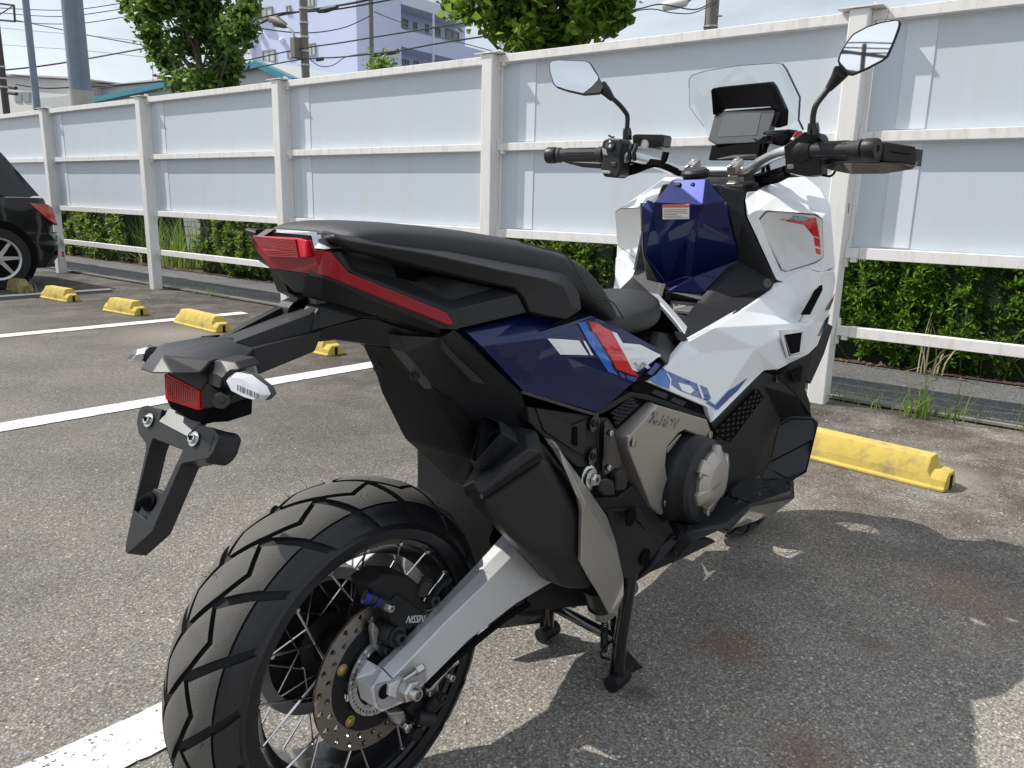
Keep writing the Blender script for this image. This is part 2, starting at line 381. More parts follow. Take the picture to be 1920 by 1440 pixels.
# painted bay lines (worn edges)
def worn_paint():
    m = mat('road_paint', (.66, .66, .64), .75, var=.10, vscale=18, bump=.5, bscale=300)
    t = m.node_tree; p = t.nodes['Principled BSDF']; o = t.nodes['Material Output']; N = t.nodes.new; L = t.links.new
    tc = N('ShaderNodeTexCoord'); n = N('ShaderNodeTexNoise'); n.inputs['Scale'].default_value = 75; n.inputs['Detail'].default_value = 6; n.inputs['Roughness'].default_value = .7
    L(tc.outputs['Object'], n.inputs['Vector'])
    n2 = N('ShaderNodeTexNoise'); n2.inputs['Scale'].default_value = 5; n2.inputs['Detail'].default_value = 4; L(tc.outputs['Object'], n2.inputs['Vector'])
    ad = N('ShaderNodeMath'); ad.operation = 'MULTIPLY_ADD'; ad.inputs[1].default_value = .35; L(n2.outputs[0], ad.inputs[0]); L(n.outputs[0], ad.inputs[2])
    cr = N('ShaderNodeMath'); cr.operation = 'GREATER_THAN'; cr.inputs[1].default_value = .805; L(ad.outputs[0], cr.inputs[0])
    tr = N('ShaderNodeBsdfTransparent'); mx = N('ShaderNodeMixShader'); L(cr.outputs[0], mx.inputs[0]); L(p.outputs[0], mx.inputs[1]); L(tr.outputs[0], mx.inputs[2])
    L(mx.outputs[0], o.inputs['Surface']); return m
M_paint = worn_paint()
def bay_line(p0, p1, wd):
    p0, p1 = Vector(p0), Vector(p1); d = (p1 - p0); n = int(d.length / .02); d.normalize(); s = Vector((-d.y, d.x, 0))
    j = lambda: rng.normal() * .0018
    v = []; f = []
    for i in range(n + 1):
        c = p0 + d * ((p1 - p0).length * i / n)
        v += [c + s * (wd / 2 + j()), c - s * (wd / 2 + j())]
    f = [(2 * i, 2 * i + 1, 2 * i + 3, 2 * i + 2) for i in range(n)]
    o = mesh_obj('bay_line', [q + Vector((0, 0, .004)) for q in v], f, M_paint, smooth=False, kind='structure', fix=False); return o
bay_line((-3.2, .585, 0), (.95, .395, 0), .138)
bay_line((-3.5, 3.07, 0), (2.95, 2.745, 0), .15)
bay_line((-3.5, 5.55, 0), (3.07, 5.21, 0), .14)
bay_line((-3.5, 7.93, 0), (3.0, 7.60, 0), .14)
bay_line((-3.5, -1.82, 0), (2.95, -2.05, 0), .14)
bay_line((-3.5, 10.32, 0), (3.0, 10.0, 0), .14)

# ------------------------------------------------------------------ fence
M_white = mat('white_painted_steel', (.78, .775, .76), .42, var=.05, vscale=4, dirt=((.50, .44, .36), .42), dscale=1.5, streak=(9, 9, 1.1), bump=.15, bscale=120)
M_rail = mat('white_rail_paint', (.80, .795, .78), .5, var=.06, vscale=10, dirt=((.46, .33, .22), .45), dscale=2., streak=(11, 11, 3), bump=.2, bscale=150)
M_panel = mat('pale_grey_sheet', (.57, .62, .68), .40, var=.03, vscale=2.5, dirt=((.55, .56, .54), .45), dscale=1.3, streak=(5, 5, .55), bump=.25, bscale=2.5)
M_strip = mat('joint_strip', (.64, .685, .74), .38, var=.03, vscale=3)
M_rust = mat('rust', (.22, .10, .05), .9, var=.5, vscale=30)
UP0, PITCH, PW = 0.0, 2.3239, .0926
fence = thing('boundary_fence', 'long white steel fence of posts, rails and pale grey sheets behind the motorcycle', 'fence', fen(5 * PITCH * .8, .05, 0))
def fprism(mb, u0, u1, n0, n1, z0, z1):
    c = [fen(u, n, z) for u in (u0, u1) for n in (n0, n1) for z in (z0, z1)]
    return mb.add(c, [(0, 1, 3, 2), (4, 6, 7, 5), (0, 4, 5, 1), (2, 3, 7, 6), (0, 2, 6, 4), (1, 5, 7, 3)])
pp = {}
def piece(name, m, k, args, bev):
    off = FU * (PITCH * k)
    if name not in pp:
        mb = MB()
        for a in args: fprism(mb, *a)
        o = mb.build(name.split('|')[0], m, fence, bevel=bev); pp[name] = (o, k)
    else:
        o0, k0 = pp[name]; o = o0.copy(); COL.objects.link(o); o.parent = fence
        o.matrix_parent_inverse = o0.matrix_parent_inverse.copy(); o.location = FU * (PITCH * (k - k0))
    return o
RZ = [(1.885, 1.935), (1.331, 1.380), (.762, .818), (.362, .417)]
for k in range(-3, 8):
    u = PITCH * k
    piece('post', M_white, k, [(u, u + PW, 0, .10, -.05, 1.94)], .008)
    piece('post_cap', M_white, k, [(u - .055, u + PW + .06, -.012, .125, 1.9405, 1.947)], .001)
    for j, (z0, z1) in enumerate(RZ):
        piece('rail|%d' % j, M_rail, k, [(u + PW + .072, u + PITCH - .004, .05, .094, z0, z1)], .003)
        piece('rail_bracket|%d' % j, M_white, k, [(u + PW + .001, u + PW + .07, .056, .090, z0 + .003, z1 - .003),
                                                  (u + PW + .030, u + PW + .060, .058, .088, z0 - .018, z0 + .003),
                                                  (u + PW + .001, u + PW + .012, .06, .098, z0 - .045, z1 + .035)], .002)
    for j, (z0, z1) in enumerate(((1.378, 1.887), (.816, 1.333))):
        piece('sheet_panel|%d' % j, M_panel, k, [(u + PW + .022, u + PITCH - .012, .1005, .106, z0, z1)], 0)
        piece('joint_strip|%d' % j, M_strip, k, [(u + PW + .155, u + PW + .287, .0965, .1003, z0 + .01, z1 - .012)], .0008)
        piece('edge_channel|%d' % j, M_white, k, [(u + PW + .001, u + PW + .018, .088, .112, z0, z1)], .002)
# rust runs on the top rail and post
mb = MB().box(fen(4 * PITCH + PW + .0005, .035, 1.012), (.004, .006, .05), FM.inverted().to_3x3())
mb.build('rust_spot', M_rust, fence)

# ------------------------------------------------------------------ hedge, grass
M_leaf = leaf_mat('hedge_leaf', (.115, .215, .026), .5, .45)
M_leaf2 = leaf_mat('hedge_leaf_far', (.14, .22, .038), .45, .42)
M_grass = leaf_mat('grass_blade', (.15, .23, .05), .4, .4, .5)
M_dry = leaf_mat('dry_grass', (.36, .33, .22), .3, .3, .6)
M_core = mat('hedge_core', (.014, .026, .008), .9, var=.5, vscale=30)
M_bark = mat('bark', (.10, .08, .065), .9, var=.4, vscale=20, bump=1., bscale=40)
def hedge(name, label, u0, u1, n0, n1, zt, m, L, dens, seed):
    global rng
    t = thing(name, label, 'hedge', fen((u0 + u1) / 2, (n0 + n1) / 2, 0))
    area_f = (u1 - u0) * zt; area_t = (u1 - u0) * (n1 - n0) * .6
    NF = int(area_f * dens); NT = int(area_t * dens)
    uu = np.concatenate([rng.uniform(u0, u1, NF), rng.uniform(u0, u1, NT)])
    wob = lambda a, b: .045 * np.sin(a * 5.1 + b * 3) + .03 * np.sin(a * 11.7 + 1 + b * 7) + .02 * np.sin(a * 23)
    zf = rng.uniform(.05, zt, NF); depth = np.abs(rng.normal(0, .055, NF))
    nf = n0 + .05 + wob(uu[:NF], zf) + depth + .10 * (zf / zt) ** 3 + .09 * np.clip(.22 - zf, 0, 1) / .22
    ntp = rng.uniform(n0 + .08, n0 + (n1 - n0) * .7, NT); ztp = zt + wob(uu[NF:], ntp * 2) - np.abs(rng.normal(0, .05, NT))
    n_ = np.concatenate([nf, ntp]); z_ = np.concatenate([zf, ztp])
    ax = np.concatenate([np.stack([rng.normal(0, .45, NF), -1 + rng.normal(0, .3, NF), .75 + rng.normal(0, .45, NF)], 1),
                         np.stack([rng.normal(0, .4, NT), rng.normal(-.2, .4, NT), np.ones(NT)], 1)])
    keep = rng.random(len(uu)) < .78 + .30 * np.sin(uu * 9 + z_ * 13) * np.sin(uu * 4.3 - z_ * 7 + n_ * 5)
    uu, n_, z_, ax = uu[keep], n_[keep], z_[keep], ax[keep]
    F3 = np.array([[FU.x, FU.y, 0], [FN.x, FN.y, 0], [0, 0, 1.]])
    ax = ax / np.linalg.norm(ax, axis=1, keepdims=True)
    C = np.array(FO) + np.stack([uu, n_, z_], 1) @ F3; A = ax @ F3
    K = 9; N = len(C)
    P_ = np.repeat(C, K, 0); A_ = np.repeat(A, K, 0)
    r = unit(N * K); r -= A_ * (r * A_).sum(1, keepdims=True); r /= np.linalg.norm(r, axis=1, keepdims=True)
    spread = np.tile(np.linspace(.35, 1.5, K), N)[:, None] + rng.normal(0, .15, (N * K, 1))
    d = A_ * np.cos(spread) + r * np.sin(spread)
    ln = L * rng.uniform(.65, 1.15, N * K); 
    leaf_cloud('foliage', P_ + A_ * (-.012) * spread, d, A_ + .01, ln, ln * rng.uniform(.24, .34, N * K), m, t, 'stuff')
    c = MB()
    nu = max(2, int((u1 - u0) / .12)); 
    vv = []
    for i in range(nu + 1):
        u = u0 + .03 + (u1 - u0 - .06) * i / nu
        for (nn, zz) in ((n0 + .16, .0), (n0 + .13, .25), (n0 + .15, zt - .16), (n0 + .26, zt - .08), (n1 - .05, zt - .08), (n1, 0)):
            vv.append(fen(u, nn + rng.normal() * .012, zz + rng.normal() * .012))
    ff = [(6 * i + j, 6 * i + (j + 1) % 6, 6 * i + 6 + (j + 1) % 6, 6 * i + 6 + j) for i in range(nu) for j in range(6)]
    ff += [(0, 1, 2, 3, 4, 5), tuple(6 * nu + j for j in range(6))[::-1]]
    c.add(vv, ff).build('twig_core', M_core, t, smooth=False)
    tw = MB()
    for i in range(int((u1 - u0) * 9)):
        u = rng.uniform(u0, u1); b = fen(u, n0 + .13 + rng.random() * .06, 0.0)
        tw.tube([b, b + FU * rng.normal() * .05 - FN * .04 + Vector((0, 0, .14)), b + FU * rng.normal() * .09 - FN * .07 + Vector((0, 0, .3))], [.006, .005, .003], 5)
    tw.build('stems', M_bark, t, kind='stuff')
    return t
hedge('clipped_hedge', 'clipped glossy evergreen hedge behind the fence, right of the large white post', 7.3, 13.5, 1.22, 2.15, .80, M_leaf, .060, 1250, 1)
hedge('clipped_hedge', 'long clipped hedge behind the motorcycle seat, left of the large white post', 1.05, 7.25, 1.20, 2.10, .80, M_leaf2, .060, 800, 2)
hedge('clipped_hedge', 'short rounded shrub hedge at the far left, just right of the black car', -3.45, -.75, 1.15, 2.2, .84, M_leaf2, .075, 380, 3)

def blades(name, cen, n, h, spread, m, wd=.006, lean=.5, parent=None, kind='stuff'):
    """curved blades: strips of three segments"""
    V = []; F = []
    for c in cen:
        for i in range(n):
            b = Vector(c) + Vector((rng.normal() * spread, rng.normal() * spread, 0))
            a = rng.uniform(0, 6.28); L = h * rng.uniform(.5, 1.15); le = abs(rng.normal(0, lean))
            d = Vector((math.cos(a), math.sin(a), 0)); s = Vector((-d.y, d.x, 0)) * wd * rng.uniform(.6, 1.2)
            k = len(V)
            for j in range(5):
                q = j / 4; p = b + d * (le * L * q * q) + Vector((0, 0, L * (q - .35 * le * q * q)))
                ww = s * (1 - q) ** .7 * .5
                V += [p + ww, p - ww]
            F += [(k + 2 * j, k + 2 * j + 1, k + 2 * j + 3, k + 2 * j + 2) for j in range(4)]
    o = mesh_obj(name, V, F, m, parent, smooth=False, fix=False)
    if kind: o['kind'] = kind
    return o
blades('weeds', [fen(u, .11 + rng.normal() * .03, 0.005) for u in (9.36, 9.42, 9.55, 9.62, 9.75, 9.8, 9.84, 9.9, 9.95, 10.08, 10.3, 10.6, 7.05, 7.2, 7.3, 4.9, 4.75, 4.6, 2.25, 2.3, 2.36, 2.2, 3.3, 3.4, 3.0, 11.2, 11.4)],
       9, .15, .028, M_grass, .006, .7)
blades('weeds', [fen(u, .2 + rng.normal() * .03, 0.01) for u in list(rng.uniform(9.3, 10.8, 26)) + list(rng.uniform(2.2, 5.5, 24))], 5, .05, .03, M_grass, .005, .8)
blades('weeds', [fen(9.84 + rng.normal() * .05, .06, 0.005) for _ in range(5)], 8, .24, .02, M_grass, .009, .45)
blades('tall_grass', [fen(u, 1.45 + rng.normal() * .1, 0) for u in np.linspace(-.65, .75, 14)], 24, .78, .05, M_grass, .012, .45)
blades('tall_grass', [fen(u, 1.3, 0) for u in (-3.3, -2.9, -2.5, -2.0, -1.6, -1.2)], 9, .8, .05, M_grass, .010, .5)
blades('dry_stems', [fen(9.62, 1.22, 0.02), fen(9.7, 1.2, 0.02), fen(.2, 1.2, .02), fen(-.3, 1.2, 0.02)], 7, .42, .03, M_dry, .012, 1.3)
blades('dry_stems', [(2.22 + rng.normal() * .04, 7.83 + rng.normal() * .08, 0) for _ in range(5)], 9, .17, .03, M_dry, .006, .6)
# fallen leaves and grit
lp = np.array([list(fen(rng.uniform(-3, 11), 1.18 + abs(rng.normal() * .10), .02)) for _ in range(700)])
leaf_cloud('leaf_litter', lp, unit(700) * [1, 1, .25], np.tile([0, 0, 1.], (700, 1)) + unit(700) * .4, rng.uniform(.02, .05, 700), rng.uniform(.01, .025, 700), mat('dead_leaf', (.20, .115, .07), .85, island=.6), kind='stuff')
def pebbles(name, pts, r, m):
    mb = MB(); base = [(1, 0, 0), (-1, 0, 0), (0, 1, 0), (0, -1, 0), (0, 0, 1), (0, 0, -1)]
    F = [(0, 2, 4), (2, 1, 4), (1, 3, 4), (3, 0, 4), (2, 0, 5), (1, 2, 5), (3, 1, 5), (0, 3, 5)]
    for p in pts:
        s = r * rng.uniform(.5, 1.4); q = rng.uniform(.6, 1.2, 3); a = rng.uniform(0, 6.28); ca, sa = math.cos(a), math.sin(a)
        mb.add([(p[0] + s * (x * q[0] * ca - y * q[1] * sa), p[1] + s * (x * q[0] * sa + y * q[1] * ca), s * .35 + s * z * q[2] * .55) for x, y, z in base], F)
    return mb.build(name, m, kind='stuff', smooth=False, fix=False)
M_peb = mat('grit', (.40, .37, .33), .85, island=.5)
pts = [(rng.uniform(-.4, 2.4), rng.uniform(-1.1, .9)) for _ in range(240)] + [(rng.uniform(1.9, 3.2), rng.uniform(-2, 8)) for _ in range(500)] + \
      [tuple(fen(rng.uniform(9.3, 9.9), -.25 + rng.normal() * .12, 0))[:2] for _ in range(120)]
pebbles('grit', pts, .004, M_peb)

# ------------------------------------------------------------------ wheel stops
M_stop = mat('yellow_concrete', (.60, .45, .105), .85, var=.2, vscale=14, dirt=((.27, .22, .12), .85), dscale=13, bump=.5, bscale=120)
M_stop2 = mat('old_yellow_concrete', (.34, .28, .10), .9, var=.25, vscale=10, dirt=((.10, .10, .06), .8), dscale=6, bump=.6, bscale=90)
def wheel_stop(label, x, y0, y1, rz, m, flip=False):
    o = thing('wheel_stop', label, 'wheel stop', (0, 0, 0), 'yellow concrete wheel stops')
    L = y1 - y0; h = .115; e = .055
    mb = MB()
    def sec(y, s=1., hh=1.):
        return [(-.075 * s, y, 0), (-.075 * s, y, .012), (-.066 * s, y, .016), (-.060 * s, y, .068 * hh), (-.034 * s, y, h * hh), (.034 * s, y, h * hh), (.060 * s, y, .068 * hh), (.066 * s, y, .016), (.075 * s, y, .012), (.075 * s, y, 0)]
    ys = [0, .02, e, e + .012, L - e - .012, L - e, L - .02, L]
    ss = [sec(ys[0], .93, .55), sec(ys[1], 1, .62), sec(ys[2], 1, .64), sec(ys[3]), sec(ys[4]), sec(ys[5], 1, .64), sec(ys[6], 1, .62), sec(ys[7], .93, .55)]
    n = 10; v = [q for s_ in ss for q in s_]; f = []
    for i in range(len(ss) - 1): f += [(i * n + j, i * n + (j + 1) % n, (i + 1) * n + (j + 1) % n, (i + 1) * n + j) for j in range(n)]
    f += [tuple(range(n)), tuple((len(ss) - 1) * n + j for j in range(n))[::-1]]
    mb.add(v, f); b = mb.build('concrete_block', m, o, bevel=.004)
    p = MB().prism([(-.0655, e + .06, .022), (-.0655, L - e - .12, .022), (-.0625, L - e - .12, .05), (-.0625, e + .06, .05)], (.004, 0, 0))
    p.build('moulded_panel', m, o, bevel=.001)
    c = MB()
    for yy in (-.001, L + .001): c.box((0, yy + (.004 if yy < 0 else -.004), .028), (.022, .014, .05))
    c.build('anchor_slot', M_dark_hole, o, smooth=False)
    o.location = (x, y0, 0); o.rotation_euler = (0, 0, rz)
    return o
M_dark_hole = mat('dark_cavity', (.012, .011, .010), .9)
wheel_stop('bright yellow wheel stop right of the motorcycle, in front of the large white post', 2.492, -.425, .20, math.radians(-5.5), M_stop)
wheel_stop('yellow wheel stop mostly hidden behind the motorcycle tail, only its end showing', 2.46, 3.17, 3.75, math.radians(-1), M_stop)
wheel_stop('yellow wheel stop on the end of a white line, nearest of the left row', 2.415, 4.44, 5.10, math.radians(-2), M_stop)
wheel_stop('yellow wheel stop in the middle of the three in the left row', 2.37, 5.63, 6.12, math.radians(5), M_stop)
wheel_stop('yellow wheel stop nearest the rear bumper of the black car', 2.32, 6.84, 7.36, math.radians(4), M_stop)
wheel_stop('dirty wheel stop under the rear wheel of the black car', 2.30, 7.90, 8.42, math.radians(4), M_stop2)
# ------------------------------------------------------------------ trees
def tree(label, base, crown, n_cl, n_leaf, size, seed, leaf, extra=(), trunk_r=.09):
    r = np.random.default_rng(seed)
    t = thing('ginkgo_tree', label, 'tree', base)
    (cx, cy, cz), (rx, ry, rz) = crown
    cl = []
    while len(cl) < n_cl:
        q = r.uniform(-1, 1, 3); rad = np.linalg.norm(q)
        if rad > 1: continue
        tap = 1 - .35 * max(0, -q[2])                       # narrower below
        cl.append((cx + q[0] * rx * tap, cy + q[1] * ry * tap, cz + q[2] * rz, r.uniform(.16, .36)))
    cl += list(extra)
    cl = np.array(cl); idx = r.integers(0, len(cl), n_leaf)
    off = r.normal(size=(n_leaf, 3)) * [1, 1, .75] * cl[idx, 3:4] * .62
    P_ = cl[idx, :3] + off
    d = r.normal(size=(n_leaf, 3)) + [0, 0, -.5]; nn = r.normal(size=(n_leaf, 3)) * .6 + [0, 0, 1]
    s = size * r.uniform(.7, 1.25, n_leaf)
    leaf_cloud('crown', P_, d, nn, s, s * 1.25, leaf, t, 'stuff', fan=True, fold=.12)
    m = MB(); b = Vector(base); top = Vector((cx, cy, cz + rz * .5))
    m.tube(smooth_path([b, b.lerp(top, .35) + Vector((.05, .06, 0)), b.lerp(top, .7), top], 4), [trunk_r * (1 - .045 * i) for i in range(13)], 9)
    for k in range(0, len(cl), 2):
        e = Vector(cl[k][:3]); f = min(.92, max(.25, (e.z - b.z) / max(.1, top.z - b.z) - .22)); a = b.lerp(top, f)
        m.tube(smooth_path([a, a.lerp(e, .5) + Vector((0, 0, -.1)), e], 3), [trunk_r * .35, trunk_r * .3, trunk_r * .25, trunk_r * .2, trunk_r * .15, trunk_r * .1, trunk_r * .06], 5)
    m.build('trunk', M_bark, t)
    return t
M_gink = leaf_mat('ginkgo_leaf', (.085, .155, .028), .5, .38, .45)
M_gink2 = leaf_mat('ginkgo_leaf_light', (.115, .19, .024), .5, .42, .45)
def pt(px, py, x): return at('X', px, py, x=x)
c = pt(355, 40, 8.0)
ex = []
for (px, py, s) in [(250, 8, .22), (265, 30, .22), (285, 62, .2), (300, 90, .2), (315, 120, .2), (345, 150, .25), (400, 140, .28), (425, 95, .26), (440, 60, .2), (455, 25, .14), (466, 8, .12), (460, 55, .12), (430, 120, .2), (380, 155, .22), (420, 150, .2), (340, 10, .3), (400, 10, .3)]:
    p = pt(px, py, 8.0 + rng.uniform(-.4, .4)); ex.append((p.x, p.y, p.z, s))
tree('leafy green tree behind the fence at the left, beside the blue apartment block', (8.0, pt(390, 150, 8).y, 0), ((8.0, c.y, c.z + 1.1), (1.05, 1.25, 1.75)), 60, 24000, .105, 11, M_gink, ex)
ex = []
for (px, py, s) in [(860, 3, .16), (890, 12, .18), (930, 20, .2), (950, 40, .18), (975, 65, .16), (990, 84, .1), (1010, 60, .22), (1050, 60, .2), (1085, 50, .17), (1110, 25, .18), (1140, 15, .14), (1155, 5, .1), (1160, 28, .06), (1140, 45, .05), (1020, 80, .12), (1060, 78, .12), (1000, 20, .3), (1060, 10, .3)]:
    p = pt(px, py, 6.3 + rng.uniform(-.3, .3)); ex.append((p.x, p.y, p.z, s))
c = pt(1010, 0, 6.3)
tree('bright green tree behind the fence above the left mirror', (6.35, pt(1010, 80, 6.3).y, 0), ((6.3, c.y, c.z + .85), (1.0, 1.1, .85)), 40, 15000, .085, 12, M_gink2, ex)

# ------------------------------------------------------------------ poles, lamps and wires
M_blue_steel = mat('blue_grey_steel', (.20, .25, .31), .5, metal=.3, var=.22, vscale=3)
M_base = mat('beige_wrap', (.46, .44, .41), .7, var=.1)
M_pole = mat('pole_concrete', (.20, .185, .17), .9, var=.2, vscale=5)
M_pole_d = mat('pole_dark', (.085, .075, .068), .9, var=.3, vscale=5)
M_cable = mat('cable', (.05, .05, .055), .6)
M_lampgrey = mat('lamp_grey', (.42, .42, .41), .5)
M_lampglass = mat('lamp_glass', (.75, .76, .74), .25, coat=.5)
M_strap = mat('pole_strap', (.55, .55, .54), .5, metal=.3)
def pole(name, label, px, py, x, wpx, m, h=9.0, cat='pole', taper=.86, base=None):
    p = pt(px, py, x); dist = (p - CAM).dot(AX_F); r = wpx / FOC * dist / 2
    t = thing(name, label, cat, (p.x, p.y, 0), 'poles behind the fence')
    n = 12
    MB().tube([(p.x, p.y, 0), (p.x, p.y, h * .5), (p.x, p.y, h)], [r, r * (1 + taper) / 2, r * taper], 16).build('shaft', m, t)
    if base: MB().tube([(p.x, p.y, 0), (p.x, p.y, base)], r * 1.10, 16).build('base_wrap', M_base, t)
    return t, p, r
t, pA, rA = pole('steel_pole', 'slim blue grey steel pole left of the thick one', 69, 195, 9.5, 13, M_blue_steel, 11)
t, pB, rB = pole('steel_pole', 'thick blue grey steel pole with a beige wrapped foot', 152, 180, 8.0, 38, M_blue_steel, 12, taper=.9, base=pt(150, 171, 8).z)
t, pC, rC = pole('utility_pole', 'dark utility pole with transformer straps standing at the far left edge', 10, 190, 11.0, 13, M_pole_d, 10)
for z in (4.6, 4.9, 5.3): MB().tube([(pC.x, pC.y, z), (pC.x, pC.y, z + .06)], rC * 1.08, 14).build('strap', M_strap, t)
q1, q2 = pt(26, 10, 11), pt(28, 40, 11)
MB().tube([pt(-20, 4, 11), q1], .035, 6).tube([pt(-20, 36, 11), q2], .035, 6).tube([q1, q2], .035, 6).tube([pt(-20, 40, 11), q1], .02, 6).build('bracket_frame', M_pole_d, t)
MB().tube([pt(18, 163, 11), pt(30, 165, 11)], .06, 8).tube([pt(16, 174, 11), pt(31, 176, 11)], .06, 8).build('cable_box', M_cable, t)
t, pD, rD = pole('utility_pole', 'concrete utility pole carrying a street lamp, in front of the blue apartment block', 573, 140, 14.0, 16, M_pole, 12)
for z in np.linspace(4.6, 7.6, 9): MB().tube([(pD.x, pD.y, z), (pD.x, pD.y, z + .05)], rD * 1.1, 14).build('strap', M_strap, t)
MB().box(pt(555, 90, 13.8), (.25, .22, .55)).build('junction_box', M_pole, t, bevel=.02)
t, pE, rE = pole('utility_pole', 'thin grey utility pole right of the lamp pole, before the blue block', 697, 125, 20.0, 9.5, M_pole, 14)
t, pF, rF = pole('utility_pole', 'grey utility pole rising above the fence left of the right mirror', 1332, 60, 12.0, 26, M_pole, 11)
MB().tube([(pF.x, pF.y, pt(1332, 52, 12).z), (pF.x, pF.y, pt(1332, 49, 12).z)], rF * 1.07, 16).tube([pt(1344, 30, 12), pt(1354, 30, 12)], .015, 6).build('band', M_strap, t)
# street lamp
l = thing('street_lamp', 'drooping street lamp on a curved arm of the concrete pole', 'street lamp', pt(553, 100, 13.9))
MB().tube(smooth_path([pt(553, 108, 13.9), pt(552, 70, 13.9), pt(545, 54, 13.9), pt(536, 47, 13.9)], 5), .035, 8).build('arm', M_lampgrey, l)
a, b = pt(538, 49, 13.9), pt(503, 33, 13.9)
MB().tube([a, a.lerp(b, .15), a.lerp(b, .5), a.lerp(b, .85), b], [.05, .10, .15, .12, .03], 10).build('lamp_head', mat('lamp_dark', (.12, .11, .10), .6), l)
a2 = Vector((0, 0, -.07)); MB().tube([a.lerp(b, .42) + a2, a.lerp(b, .65) + a2 * 1.3, a.lerp(b, .9) + a2], [.06, .11, .05], 10).build('lamp_glass', M_lampglass, l)
l = thing('street_lamp', 'pale oval street lamp cut by the top of the picture, left of the grey pole', 'street lamp', pt(1265, 8, 11.8))
a, b = pt(1241, 13, 11.8), pt(1291, 1, 11.8)
MB().tube([a, a.lerp(b, .1), a.lerp(b, .5), a.lerp(b, .9), b], [.02, .075, .09, .08, .03], 12).build('lamp_head', M_lampglass, l)
MB().tube([b, Vector((pF.x, pF.y, b.z + .35))], .03, 8).build('arm', M_lampgrey, l)
def wire(label, pts, x0, x1, r=.016, name='overhead_cable'):
    P_ = [pt(px, py, x0 + (x1 - x0) * i / (len(pts) - 1)) for i, (px, py) in enumerate(pts)]
    o = MB().tube(smooth_path(P_, 5), r, 5).build(name, M_cable); tag(o, label, 'cable', 'overhead wires'); return o
for lab, pts, x0, x1, r in [
    ('topmost black wire at the far left running past the thick steel pole', [(-20, 14), (60, 18), (110, 19), (160, 16), (240, 4)], 11, 12, .014),
    ('second black wire from the top at the far left', [(-20, 22), (60, 29), (115, 31), (160, 27), (245, 14)], 11, 12, .014),
    ('third wire at the left, sagging behind both steel poles', [(-20, 34), (60, 43), (115, 45), (160, 43), (250, 29)], 11, 12, .014),
    ('wire descending from the dark pole top down to the left tree', [(30, 38), (118, 56), (160, 65), (280, 87)], 11, 12, .018),
    ('thick cable rising from the dark pole past the thick steel pole', [(-10, 133), (60, 126), (130, 116), (165, 110), (285, 88), (420, 62)], 11, 13.5, .028),
    ('cable bundle just above the left end of the fence', [(20, 140), (80, 146), (130, 150), (200, 160), (330, 148)], 11, 13, .02),
    ('lower thick cable behind the steel poles', [(30, 158), (80, 165), (130, 164), (180, 162), (260, 156), (330, 150)], 11, 13, .028),
    ('wire from the left tree to the concrete pole top', [(395, 62), (470, 50), (520, 30), (572, 20), (660, 6), (720, -8)], 13.5, 15, .03),
    ('second wire from the concrete pole upward to the right', [(430, 50), (520, 26), (572, 22), (640, 16), (760, -6)], 13.5, 15, .024),
    ('wire sagging between the concrete pole and the thin pole', [(480, 52), (550, 61), (600, 60), (650, 50), (695, 29)], 13.8, 19, .018),
    ('long wire from the concrete pole across the blue block to the right tree', [(440, 118), (560, 92), (640, 80), (700, 70), (800, 54), (930, 33)], 13.8, 14, .020),
    ('lower long wire from the concrete pole to behind the right tree', [(440, 135), (560, 112), (640, 107), (740, 96), (830, 80), (950, 62)], 13.8, 14, .020),
    ('slack wire looping below the concrete pole', [(578, 108), (600, 124), (625, 122), (650, 106), (690, 100)], 14, 18, .014),
    ('wire from the thin pole down to the balcony', [(702, 22), (730, 34), (765, 46)], 20, 28, .02),
    ('wire from the right tree to the oval street lamp', [(1150, 24), (1200, 16), (1240, 8), (1300, 18), (1332, 6), (1345, 0)], 9, 12, .010),
    ('thin wire under the oval street lamp', [(1155, 26), (1220, 17), (1260, 24), (1300, 24), (1345, 4)], 9, 12, .008),
    ('faint high wire at the left between the steel poles', [(-20, 50), (60, 58), (160, 66), (270, 78)], 18, 20, .012),
    ('faint lower wire at the left between the steel poles', [(-20, 82), (60, 88), (160, 95), (280, 108)], 18, 20, .012)]:
    wire(lab, pts, x0, x1, r)
MB().tube([pt(700, 103, 19.5), pt(746, 96, 19.5)], .09, 8).build('cable_closure', M_cable)
tag(bpy.data.objects['cable_closure'], 'black cable closure hanging right of the thin grey pole', 'cable closure')
o = MB().tube([pt(597, 20, 14.2), pt(612, 18, 14.2), pt(632, 13, 14.2)], [.07, .085, .06], 8).build('cable_closure', M_cable); tag(o, 'black cable closure on the wire right of the street lamp pole', 'cable closure')
o = MB().box(pt(600, 111, 14.2), (.05, .32, .10)).build('cable_closure', M_cable, bevel=.01); tag(o, 'small black cable closure low beside the concrete pole', 'cable closure')

# ------------------------------------------------------------------ buildings
M_blue = mat('lavender_wall', (.52, .57, .75), .75, var=.05, vscale=.8, bump=.3, bscale=6)
M_blue2 = mat('lavender_trim', (.60, .62, .73), .7)
M_glass = mat('window_glass', (.10, .12, .13), .08, spec=.8)
M_curtain = mat('curtained_glass', (.50, .52, .50), .2, coat=.6, var=.1)
M_frame = mat('window_frame', (.23, .22, .21), .5)
M_teal = mat('teal_fascia', (.030, .21, .27), .5)
M_warm = mat('grey_cladding', (.44, .45, .50), .6, var=.06)
M_roof = mat('pale_roof', (.44, .46, .45), .6, var=.1)
M_cream = mat('cream_wall', (.60, .60, .58), .7, var=.05)
def horiz(px):                      # horizontal direction of a picture column near the horizon
    d = sight('X', px, 380); d.z = 0; return d.normalized()
dR = horiz(2030); dL = Vector((-dR.y, dR.x, 0)); 
if dL.dot(horiz(-1300)) < 0: dL = -dL
depth = 50.
dc = sight('X', 669, 70); K0 = CAM + dc * depth; K0 = Vector((K0.x, K0.y, 0))
